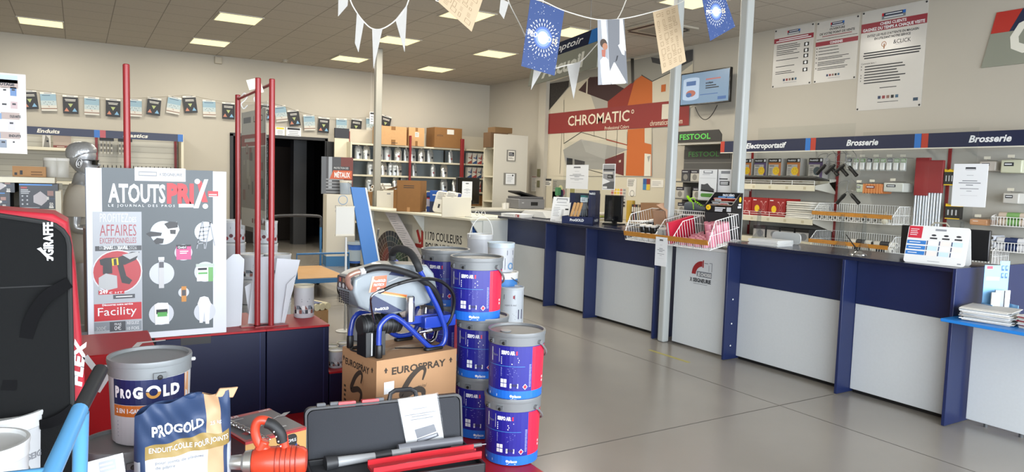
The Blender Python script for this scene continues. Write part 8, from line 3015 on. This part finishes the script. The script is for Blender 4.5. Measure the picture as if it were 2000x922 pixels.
for px, lab, zz in (((37, 349, 113, 398), 'black box of white masks marked 50 on the left gondola', zB), ((-42, 352, 28, 375), 'upper black mask box at the very left edge', None), ((-48, 377, 19, 398), 'lower black mask box at the very left edge', zB)):
 x, w, z0, z1 = ry(*px, 5.12)
 hb = z1 - z0
 if zz is None:
  zz = zB + .0952
 carton('mask_box', lab, 'box', (x, 5.29, zz + .0005), 0, w, .3, .0945 if 'left edge' in lab else hb, MKB, mask, 'black mask boxes on the left gondola')
x, w, z0, z1 = ry(23, 318, 89, 345, 5.15)
carton('carton', 'flat brown carton on the top shelf of the left gondola', 'box', (x, 5.32, zA + .0005), 0, w, .26, z1 - z0 - .02, CARD, lambda b, w, h: (b.rect(-w * .44, h * .15, -w * .36, h * .4, INK), b.rect(-w * .28, h * .2, -w * .2, h * .6, INK), b.lines(w * .05, h * .1, w * .4, h * .6, 2, mat('#6a4c30', .7), t=.4)))
for i, px_ in enumerate((101, 119)):
 P = ony(px_, 345, 5.25)
 can('white_tub', ('left', 'right')[i] + ' white tub beside the flat brown carton on the left gondola', 'tub', (P.x, 5.30, zA + .0005), .045, .12, mat('#b5b2a8', .4), PAPERW, 'white tubs on the left gondola', mat('#5a3a24', .5) if i else None)
carton('printed_carton', 'brown printed carton behind the poster edge, below the mannequin arm', 'box', (.14, 4.85, .60), 0, .24, .2, .60, mat('#5f4638', .6), lambda b, w, h: (b.rect(-w * .4, h * .3, w * .4, h * .94, mat('#48342a', .5)), b.text('TON', w * .0, h * .08, h * .10, CREAM, M=T(-.02, .02, 0) , w=.16)))
b = MB()
b.prism(rrect(-.12, 0, .12, .50, .04), .16, mat('#a89c86', .8, bump=.4, scale=30), M=F(0, .08, 0))
tag(b.build('sack', loc=(.07, 4.45, .10), bevel=.03), 'beige sack standing between the black bag and the big poster', 'sack')
b = MB()
b.bx(-.22, .22, -.3, .2, 0, .0995, mat('#7a7c7e', .6)).bx(-.2, .22, .28, .52, 0, .5995, mat('#8a8d90', .6))
tag(b.build('stand_block', loc=(.07, 4.45, 0)), 'grey stand behind the red carton carrying the beige sack and brown carton', 'stand')
# mannequin in a white T-shirt and dark glasses, facing right
MX, MY = ony(163, 330, 6.15).x, 6.15
t = thing('mannequin', 'silver mannequin in a white T-shirt and dark glasses facing right', 'mannequin', (MX - .005, MY, 0), -8)
SIL = mat('#c2c4c6', .28, .6)
def rings(secs, m, b, n=28, nose=None):
 """closed rings stacked in z: (z, x_back, x_front, halfwidth, squareness)"""
 vs, fs = [], []
 for z, xb, xf, hw, *_ in secs:
  cx, rx_ = (xb + xf) / 2, (xf - xb) / 2
  for i in range(n):
   a = 2 * PI * i / n
   x, y = cx + rx_ * math.cos(a), hw * math.sin(a)
   if nose:
    dx = nose(z) * math.exp(-(math.sin(a / 2) / .11) ** 2)
    x += dx
   vs.append((x, y, z))
 for k in range(len(secs) - 1):
  for i in range(n):
   j = (i + 1) % n
   fs.append((k * n + i, k * n + j, (k + 1) * n + j, (k + 1) * n + i))
 fs += [tuple(range(n - 1, -1, -1)), tuple((len(secs) - 1) * n + i for i in range(n))]
 return b.add(vs, fs, m)
CZ = 1.49      # chin
hs = [(0.0, .01, .072, .026), (.012, -.02, .086, .040), (.03, -.045, .090, .050), (.05, -.062, .088, .056), (.07, -.076, .086, .061), (.09, -.086, .085, .067), (.11, -.093, .082, .071), (.125, -.097, .086, .073), (.145, -.100, .090, .075), (.17, -.100, .086, .075), (.195, -.093, .074, .069), (.215, -.077, .052, .055), (.23, -.048, .022, .034), (.236, -.015, -.01, .008)]
fine = []
for k in range(len(hs) - 1):
 for s in range(3):
  f = s / 3
  fine.append(tuple(hs[k][q] + (hs[k + 1][q] - hs[k][q]) * f for q in range(4)))
fine.append(hs[-1])
def nosef(z):
 z = z - CZ
 g_ = lambda c, s, a: a * math.exp(-((z - c) / s) ** 2)
 return g_(.078, .013, .028) + g_(.095, .015, .014) + g_(.052, .007, .008) + g_(.036, .008, .008) + g_(.012, .012, .008)
b = MB()
rings([(CZ + z, xb, xf, hw) for z, xb, xf, hw in fine], SIL, b, 40, nosef)
head = b
# body of one skin: torso, neck, arms, legs
J = {}
verts, edges, rad = [], [], []
def jv(name, p, r, parent=None):
 J[name] = len(verts)
 verts.append(p)
 rad.append(r)
 if parent:
  edges.append((J[parent], J[name]))
jv('pelvis', (0, 0, .94), (.15, .11))
jv('waist', (0, 0, 1.08), (.135, .10), 'pelvis')
jv('chest', (.005, 0, 1.24), (.16, .115), 'waist')
jv('upper', (-.005, 0, 1.36), (.13, .09), 'chest')
jv('neck', (-.012, 0, 1.44), (.058, .058), 'upper')
jv('nape', (-.006, 0, 1.53), (.054, .054), 'neck')
for s, n_ in ((-1, 'r'), (1, 'l')):
 jv('sh' + n_, (-.01, s * .17, 1.355), (.062, .062), 'upper')
 jv('up' + n_, (-.025, s * .205, 1.24), (.050, .050), 'sh' + n_)
 jv('el' + n_, (-.03, s * .215, 1.105), (.042, .042), 'up' + n_)
 jv('fa' + n_, (.11, s * .20, 1.105), (.040, .040), 'el' + n_)
 jv('wr' + n_, (.235, s * .17, 1.13), (.027, .027), 'fa' + n_)
 jv('pa' + n_, (.275, s * .165, 1.135), (.034, .020), 'wr' + n_)
 jv('pb' + n_, (.315, s * .155, 1.135), (.036, .018), 'pa' + n_)
 for q in range(4):
  oz = .024 - .016 * q
  ln = (.038, .044, .041, .032)[q]
  jv('f%d%s' % (q, n_), (.325, s * .155, 1.135 + oz), (.0095, .0095), 'pb' + n_)
  jv('g%d%s' % (q, n_), (.33 + ln, s * .148, 1.130 + oz * 1.05), (.0085, .0085), 'f%d%s' % (q, n_))
  jv('h%d%s' % (q, n_), (.335 + ln * 1.55, s * .135, 1.118 + oz * 1.05), (.0075, .0075), 'g%d%s' % (q, n_))
 jv('t0' + n_, (.285, s * .150, 1.165), (.012, .012), 'pa' + n_)
 jv('t1' + n_, (.322, s * .138, 1.178), (.0095, .0095), 't0' + n_)
 jv('hip' + n_, (0, s * .09, .88), (.095, .09), 'pelvis')
 jv('kn' + n_, (.01, s * .10, .49), (.060, .060), 'hip' + n_)
 jv('ca' + n_, (-.01, s * .10, .34), (.056, .056), 'kn' + n_)
 jv('an' + n_, (0, s * .10, .09), (.036, .036), 'ca' + n_)
 jv('ft' + n_, (.08, s * .105, .035), (.040, .028), 'an' + n_)
 jv('to' + n_, (.15, s * .11, .026), (.034, .022), 'ft' + n_)
me = bpy.data.meshes.new('body')
me.from_pydata(verts, edges, [])
me.materials.append(SIL)
bo = bpy.data.objects.new('body', me)
COL.objects.link(bo)
bo.parent = t
sk = bo.modifiers.new('skin', 'SKIN')
sk.use_smooth_shade = True
for i, r_ in enumerate(rad):
 me.skin_vertices[0].data[i].radius = r_
me.skin_vertices[0].data[0].use_root = True
su = bo.modifiers.new('smooth', 'SUBSURF')
su.levels = su.render_levels = 2
head.build('head', t, smooth=80)
b = MB()
rings([(CZ + .128, -.103, .02, .0765), (CZ + .15, -.108, .075, .0785), (CZ + .175, -.108, .094, .0785), (CZ + .20, -.100, .092, .073), (CZ + .222, -.083, .076, .058), (CZ + .240, -.052, .055, .038), (CZ + .248, -.02, .02, .010)], mat('#bcbec0', .32, .6, bump=.9, scale=55), b, 30)
b.build('moulded_hair', t, smooth=80)
for s in (-1, 1):
 b = MB(T(-.012, s * .0725, CZ + .085, 0, 0, 10))
 b.tube([(.017 * math.cos(a), s * .004, .031 * math.sin(a) + (.004 if math.sin(a) > 0 else 0)) for a in [2 * PI * k / 16 for k in range(16)]], .0055, SIL, 8, closed=True)
 b.tube([(.008 * math.cos(a) + .002, s * .003, .017 * math.sin(a)) for a in [2 * PI * k / 12 for k in range(12)]], .005, SIL, 8, closed=True)
 b.build('ear', t, smooth=80)
gl = thing('sunglasses', 'dark sunglasses worn by the silver mannequin', 'glasses', (MX - .005, MY, 0), -8)
b = MB()
for s in (-1, 1):
 b = MB()
 b.tube([(-.02, s * .077, CZ + .113), (.05, s * .079, CZ + .112), (.078, s * .066, CZ + .108)], .0028, BLACK, 6)
 b.build('temple', gl)
b = MB()
b.tube([(.100, -.012, CZ + .112), (.106, 0, CZ + .114), (.100, .012, CZ + .112)], .003, BLACK, 6)
b.build('bridge', gl)
for s in (-1, 1):
 b = MB()
 n = 8
 vs, fs = [], []
 for i in range(n + 1):
  f = i / n
  yy = s * (.010 + .060 * f)
  xx = .101 - .028 * f ** 2
  hh = .024 * (1 - .25 * f)
  vs += [(xx, yy, CZ + .098 - hh), (xx, yy, CZ + .098 + hh * .8), (xx - .004, yy, CZ + .098 - hh), (xx - .004, yy, CZ + .098 + hh * .8)]
  if i:
   k = 4 * i
   fs += [(k - 4, k, k + 1, k - 3), (k - 2, k - 1, k + 3, k + 2), (k - 3, k + 1, k + 3, k - 1), (k - 4, k - 2, k + 2, k)]
 fs += [(0, 1, 3, 2), (4 * n, 4 * n + 2, 4 * n + 3, 4 * n + 1)]
 b.add(vs, fs, mat('#0a0b0c', .08))
 b.build('lens', gl)
TS = mat('#c6bfb2', .9, bump=.2, scale=18)
def shirt_rings():
 # (z, centre x, half depth, half width)
 return [(.86, .0, .135, .185), (.95, .0, .130, .180), (1.06, .0, .125, .172), (1.16, .005, .128, .180), (1.26, .008, .130, .188), (1.33, .0, .118, .186), (1.375, -.006, .098, .165), (1.405, -.010, .080, .118), (1.425, -.012, .070, .082)]
b = MB()
n = 32
vs, fs = [], []
sr = shirt_rings()
for k, (z, cx, dp, hw) in enumerate(sr):
 for i in range(n):
  a = 2 * PI * i / n
  wv = .004 * math.sin(5 * a + 9 * z) if k < 6 else 0
  vs.append((cx + (dp + wv) * math.cos(a), (hw + wv) * math.sin(a), z))
for k in range(len(sr) - 1):
 for i in range(n):
  j = (i + 1) % n
  fs.append((k * n + i, k * n + j, (k + 1) * n + j, (k + 1) * n + i))
b.add(vs, fs, TS)
for s in (-1, 1):
 P = [(-.008, s * .115, 1.362), (-.012, s * .165, 1.345), (-.020, s * .195, 1.29), (-.026, s * .208, 1.235), (-.028, s * .212, 1.195)]
 b.tube(spline(P, 4), [.062, .066, .070, .073, .075, .076, .077, .077, .077, .077, .077, .077, .077, .078, .079, .080, .081], TS, 18)
o = b.build('t_shirt', t, smooth=80)
sd = o.modifiers.new('thickness', 'SOLIDIFY')
sd.thickness = .004
sd.offset = 1
# hanging product board at the left edge
HY = 4.3
q = [ony(x, y, HY) for x, y in ((50, 146), (52, 301), (-120, 143), (-120, 297))]
x1, z1, z0 = q[0].x, q[0].z, q[1].z
W = .85
t = thing('hanging_board', 'white hanging product board with blue and brown headings at the left edge', 'board', (x1 - W, HY, z0))
hb = z1 - z0
MB().bx(0, W, 0, .006, 0, hb, mat('#b3aea8', .5)).build('board', t)
b = MB(F(0, -.0005, 0))
def hq(xa, ya, xb, yb, m, z=.0008):
 p, r_ = onface(xa, yb, (x1 - W, HY, z0), 0, -.0005), onface(xb, ya, (x1 - W, HY, z0), 0, -.0005)
 b.rect(p[0], p[1], r_[0], r_[1], m, z)
 return p[0], p[1], r_[0], r_[1]
BRN = mat('#8f7f78', .5)
def hd(xa, ya, xb, yb, s):
 p = hq(xa, ya, xb, yb, BRN)
 hq(xa - 8, ya, xa + 1, yb, mat('#5a7596', .5), .001)
 b.text(s, (p[0] + p[2]) / 2 + .02, p[1] + (p[3] - p[1]) * .28, (p[3] - p[1]) * .34, INK, (p[2] - p[0]) * .6, 'c', .05)
hq(-60, 148, 34, 156, mat('#9aa8b4', .5))
hd(-50, 157, 35, 167, 'NETTOYAGE')
hd(2, 221, 38, 232, 'COLLES & MASTICS')
hd(0, 259, 39, 270, 'ENDUITS')
for (xa, ya, xb, yb), m in (((3, 171, 15, 186), PAPERW), ((20, 171, 32, 187), mat('#4a6a94', .5)), ((1, 199, 16, 212), PAPERW), ((21, 199, 34, 212), mat('#a08c8c', .5)), ((16, 236, 29, 254), mat('#a8a4a8', .5)), ((0, 273, 13, 288), mat('#6a7482', .5)), ((22, 273, 32, 288), PAPERW), ((-40, 171, -20, 187), PAPERW), ((-42, 199, -22, 212), mat('#8a949c', .5)), ((-40, 236, -20, 254), PAPERW)):
 p = hq(xa, ya, xb, yb, m)
 hq(xa + 3, ya + 3, xb - 3, ya + 6, INK, .0014)
 hq(xa + 1, yb + 2, xb - 1, yb + 3.5, LGREY, .001)
b.build('print', t)
for x in (.10, W - .14):
 MB().tube([(x, .003, hb), (x, .003, ZC - z0)], .002, INK, 5).build('cord', t)
# ================================================================ BUNTING ACROSS THE FRONT
BY = 4.0
def flat(name, poly, label, cat, m, draw=None, Y=BY, grp=None, th=.0015, curl=0.0):
 q = [ony(x, y, Y) for x, y in poly]
 cx = sum(p.x for p in q) / len(q)
 zt = max(p.z for p in q)
 b = MB(F(0, 0, 0))
 pts = [(p.x - cx, p.z - zt) for p in q]
 area = sum(pts[i][0] * pts[(i + 1) % len(pts)][1] - pts[(i + 1) % len(pts)][0] * pts[i][1] for i in range(len(pts)))
 b.prism(pts if area > 0 else pts[::-1], th, m, z=-th / 2)
 if draw:
  draw(b, pts)
 if curl:
  for i, (x, y, z) in enumerate(b.v):
   b.v[i] = (x, y - curl * math.sin((z) * 9 + x * 5), z)
 return tag(b.build(name, loc=(cx, Y, zt)), label, cat, grp)
def bil(pts, u_, v_):
 """point in a quad given tl, tr, br, bl corners; u across, v down"""
 t0 = [pts[0][k] + (pts[1][k] - pts[0][k]) * u_ for k in (0, 1)]
 b0 = [pts[3][k] + (pts[2][k] - pts[3][k]) * u_ for k in (0, 1)]
 return tuple(t0[k] + (b0[k] - t0[k]) * v_ for k in (0, 1))
FWB = mat('#263e70', .6)
def firework(cu, cv):
 def d(b, pts):
  r2 = random.Random(5)
  c = bil(pts, cu, cv)
  wd = math.hypot(pts[1][0] - pts[0][0], pts[1][1] - pts[0][1])
  ax = Vector((pts[1][0] - pts[0][0], pts[1][1] - pts[0][1], 0)).normalized()
  for k in range(110):
   u_, v_ = r2.random(), r2.random()
   p = bil(pts, u_, v_)
   if math.hypot(p[0] - c[0], p[1] - c[1]) > wd * .40:
    b.disc(p[0], p[1], wd * .008 * (.6 + r2.random()), LGREY, .0012, 5)
  for ring, (n_, r0_, r1_) in enumerate(((26, .26, .33), (26, .36, .43), (22, .17, .23))):
   for k in range(n_):
    a = 2 * PI * (k + .5 * ring) / n_
    ca, sa = math.cos(a), math.sin(a)
    w_ = wd * .014
    p = [(c[0] + wd * r0_ * ca, c[1] + wd * r0_ * sa), (c[0] + wd * r1_ * ca - w_ * sa, c[1] + wd * r1_ * sa + w_ * ca), (c[0] + wd * (r1_ + .02) * ca, c[1] + wd * (r1_ + .02) * sa), (c[0] + wd * r1_ * ca + w_ * sa, c[1] + wd * r1_ * sa - w_ * ca)]
    b.poly([(x, y) for x, y in p][::-1], PAPER, .0013)
  for r_, m in ((.26, '#4a66a8'), (.21, '#7a90c4'), (.155, '#b0bede'), (.09, '#e6eaf4')):
   b.disc(c[0], c[1], wd * r_, mat(m, .5), .0016 + .0004 * (.3 - r_), 24)
  ang = math.atan2(ax.y, ax.x)
  b.M = b.M @ T(c[0], c[1], .0022) @ Matrix.Rotation(ang, 4, 'Z')
  b.text('PROGOLD', -wd * .44, -wd * .05, wd * .12, PAPER, wd * .68, bold=.03, z=.0003)
  b.text('15', wd * .28, -wd * .05, wd * .12, mat('#d8c4a0', .5), wd * .14, bold=.03, z=.0003)
 return d
flat('bunting_poster', ((1036, -4), (1102, 22), (1083, 148), (1018, 129)), 'larger blue fireworks poster hanging at top centre', 'poster', FWB, firework(.5, .5), grp=None)
flat('bunting_poster', ((1368, -18), (1411, -20), (1436, 52), (1387, 80)), 'smaller blue fireworks poster at the top, right of the near column', 'poster', FWB, firework(.45, .48), Y=3.6)
CRM = mat('#b39e80', .6)
def linework(seed):
 def d(b, pts):
  r2 = random.Random(seed)
  m = mat('#6f5a3a', .6)
  for i in range(4):
   for j in range(8):
    u0, v0 = .10 + .21 * i + .02 * r2.random(), .05 + .115 * j
    du, dv_ = .06 + .10 * r2.random(), .04 + .06 * r2.random()
    kind = r2.randrange(3)
    def fr4(a0, c0, a1, c1):
     b.poly([bil(pts, a0, c1), bil(pts, a1, c1), bil(pts, a1, c0), bil(pts, a0, c0)], m, .0012)
    e = .010
    if kind < 2:
     fr4(u0, v0, u0 + du, v0 + e * .5)
     fr4(u0, v0 + dv_, u0 + du, v0 + dv_ + e * .5)
     fr4(u0, v0, u0 + e, v0 + dv_)
     fr4(u0 + du - e, v0, u0 + du, v0 + dv_)
    else:
     for q in range(3):
      fr4(u0, v0 + .03 * q, u0 + du, v0 + .03 * q + .006)
 return d
flat('bunting_poster', ((1275, 24), (1323, 9), (1340, 120), (1293, 144)), 'cream line-drawing poster hanging beside the near steel column', 'poster', CRM, linework(2))
flat('bunting_poster', ((893, -80), (952, -28), (921, 62), (856, 4)), 'cream line-drawing poster tilted at the top, left of the blue fireworks one', 'poster', CRM, linework(4))
def painter(b, pts):
 def g(us, m, z):
  b.poly([bil(pts, *p) for p in us][::-1], m, z)
 g(((0, 0), (.33, 0), (.36, 1), (0, 1)), mat('#8b8e94', .6), .0011)
 g(((.36, 0), (1, 0), (1, 1), (.40, 1)), mat('#66686d', .6), .0011)
 g(((.12, 0), (.30, 0), (.34, .35), (.16, .3)), PAPER, .0014)
 g(((.82, 0), (.94, 0), (1, .5), (.86, .45), (.78, .40)), PAPERW, .0014)
 g(((.72, .40), (.80, .38), (.95, .50), (.93, .56), (.85, .54)), PAPER, .0017)
 g(((.08, .62), (.22, .55), (.36, .62), (.40, .80), (.55, .66), (.62, .70), (.44, .92), (.42, 1), (.14, 1), (.10, .84)), PAPER, .0017)
 g(((.42, .9), (.58, .66), (.95, .98), (.9, 1), (.45, 1)), PAPERW, .0014)
 p = bil(pts, .20, .36)
 w_ = abs(pts[1][0] - pts[0][0])
 b.disc(p[0], p[1], w_ * .13, mat('#3a2c22', .6), .0020, 16)
 p = bil(pts, .25, .41)
 b.disc(p[0], p[1], w_ * .10, mat('#9a6a50', .6), .0024, 14)
 g(((.13, .46), (.27, .46), (.25, .58), (.14, .56)), mat('#9a5a4a', .6), .0022)
 g(((.60, .66), (.66, .56), (.71, .56), (.66, .63)), INK, .0022)
flat('bunting_poster', ((1167, 39), (1219, 37), (1226, 163), (1168, 166)), 'photo poster of a painter in white clothes, hanging at the top', 'poster', mat('#9a9ca2', .55), painter)
PEN = mat('#a3a19d', .6, noise=.05, scale=40)
for poly, lab in ((((661, 0), (680, -4), (679, 11), (661, 32)), 'leftmost white pennant at the top edge'), (((697, 25), (711, 44), (701, 102), (694, 84)), 'twisted white pennant, second from the left'), (((727, 57), (747, 56), (730, 135)), 'white pennant pointing straight down in front of the far column'), (((795, 9), (773, 38), (791, 102)), 'pinkish white pennant at the right of the lowest string sag'), (((978, -3), (994, 5), (985, 37), (976, 24)), 'short white pennant at the top, between the cream and blue posters'), (((1043, 134), (1058, 139), (1038, 176)), 'white pennant tip showing under the large blue fireworks poster'), (((1108, 127), (1134, 120), (1121, 194)), 'white pennant hanging across the grey reception sign')):
 flat('pennant', poly, lab, 'pennant', PEN, Y=BY + (.25 if poly[0][0] > 1040 else 0), curl=.008)
def cord(name, pts, label, Y=BY, r=.004, m=PAPERW):
 b = MB()
 b.tube(spline([tuple(ony(x, y, Y + .004)) for x, y in pts], 5), r, m, 6)
 return tag(b.build(name), label, 'string')
cord('bunting_string', [(676, -40), (684, 0), (697, 25), (711, 43), (727, 56), (747, 56), (773, 39), (795, 9), (806, -40)], 'white string with the left pennants, sagging at the top')
cord('bunting_string', [(985, -30), (994, 5), (1026, 71), (1043, 136), (1058, 140), (1108, 127), (1134, 120), (1160, 93), (1205, 38), (1225, -5), (1240, -40)], 'white string passing behind the blue fireworks poster up to the ceiling', BY + .25)
cord('bunting_string', [(1000, -30), (1036, -4), (1062, 3), (1102, 21), (1166, 38), (1219, 36), (1275, 23), (1323, 8), (1370, -22), (1400, -45)], 'white string carrying the fireworks, painter and cream posters')
cord('bunting_string', [(840, -50), (856, 3), (893, -80)], 'short white string at the top left corner of the tilted cream poster')
# pieces of a part hang under that part
SUB = {'paint_sprayer': {'side_graphics': 'housing', 'control_panel': 'housing', 'outlet_fitting': 'frame_plate'}, 'tool_case': {'lid_foam': 'lid_shell', 'handle': 'lid_shell', 'latch': 'lid_shell', 'hinge_lug': 'lid_shell', 'base_foam': 'base_shell'},
 'paint_bucket': {'lid_clip': 'lid', 'lid_plug': 'lid'}, 'filler_bucket': {'lid_clip': 'lid'}, 'podium': {'grip_slot': 'body', 'edge_strip': 'body'}, 'television': {'screen': 'casing'}, 'monitor': {'screen': 'casing'},
 'counter_unit': {'screw_cap': 'upright'}, 'plaster_bag': {'lettering': 'bag_body', 'folded_tab': 'bag_body'}, 'sander_bag': {'lettering': 'padded_front', 'seam': 'padded_front', 'piping': 'padded_front', 'flex_lettering': 'red_backing'},
 'promotion_poster': {'print': 'backing_board'}, 'hanging_board': {'print': 'board'}, 'counter_display': {'peg': 'back_board'}, 'power_mixer': {'rubber_grip': 'd_handle'}, 'colour_counter': {'lettering': 'front_panel', 'colour_fan': 'front_panel'},
 'counter_module': {'emblem': 'front_panel'}, 'counter_end': {'blue_notice': 'front_panel'}, 'silver_pouch': {'sticker': 'bag', 'cap': 'bag'}, 'roller_sleeve': {'label_band': 'sleeve', 'core': 'sleeve'}, 'sliding_door': {'stickers': 'leaf'}, 'mannequin': {'ear': 'head', 'moulded_hair': 'head'}}
base = lambda o: o.name.split('.')[0]
for o in [o for o in COL.objects if o.parent is None and base(o) in SUB]:
 kids = KIDS(o)
 for k in kids:
  up = SUB[base(o)].get(base(k))
  par = [q for q in kids if base(q) == up]
  if par and par[0].location.length < 1e-6:
   k.parent = par[0]
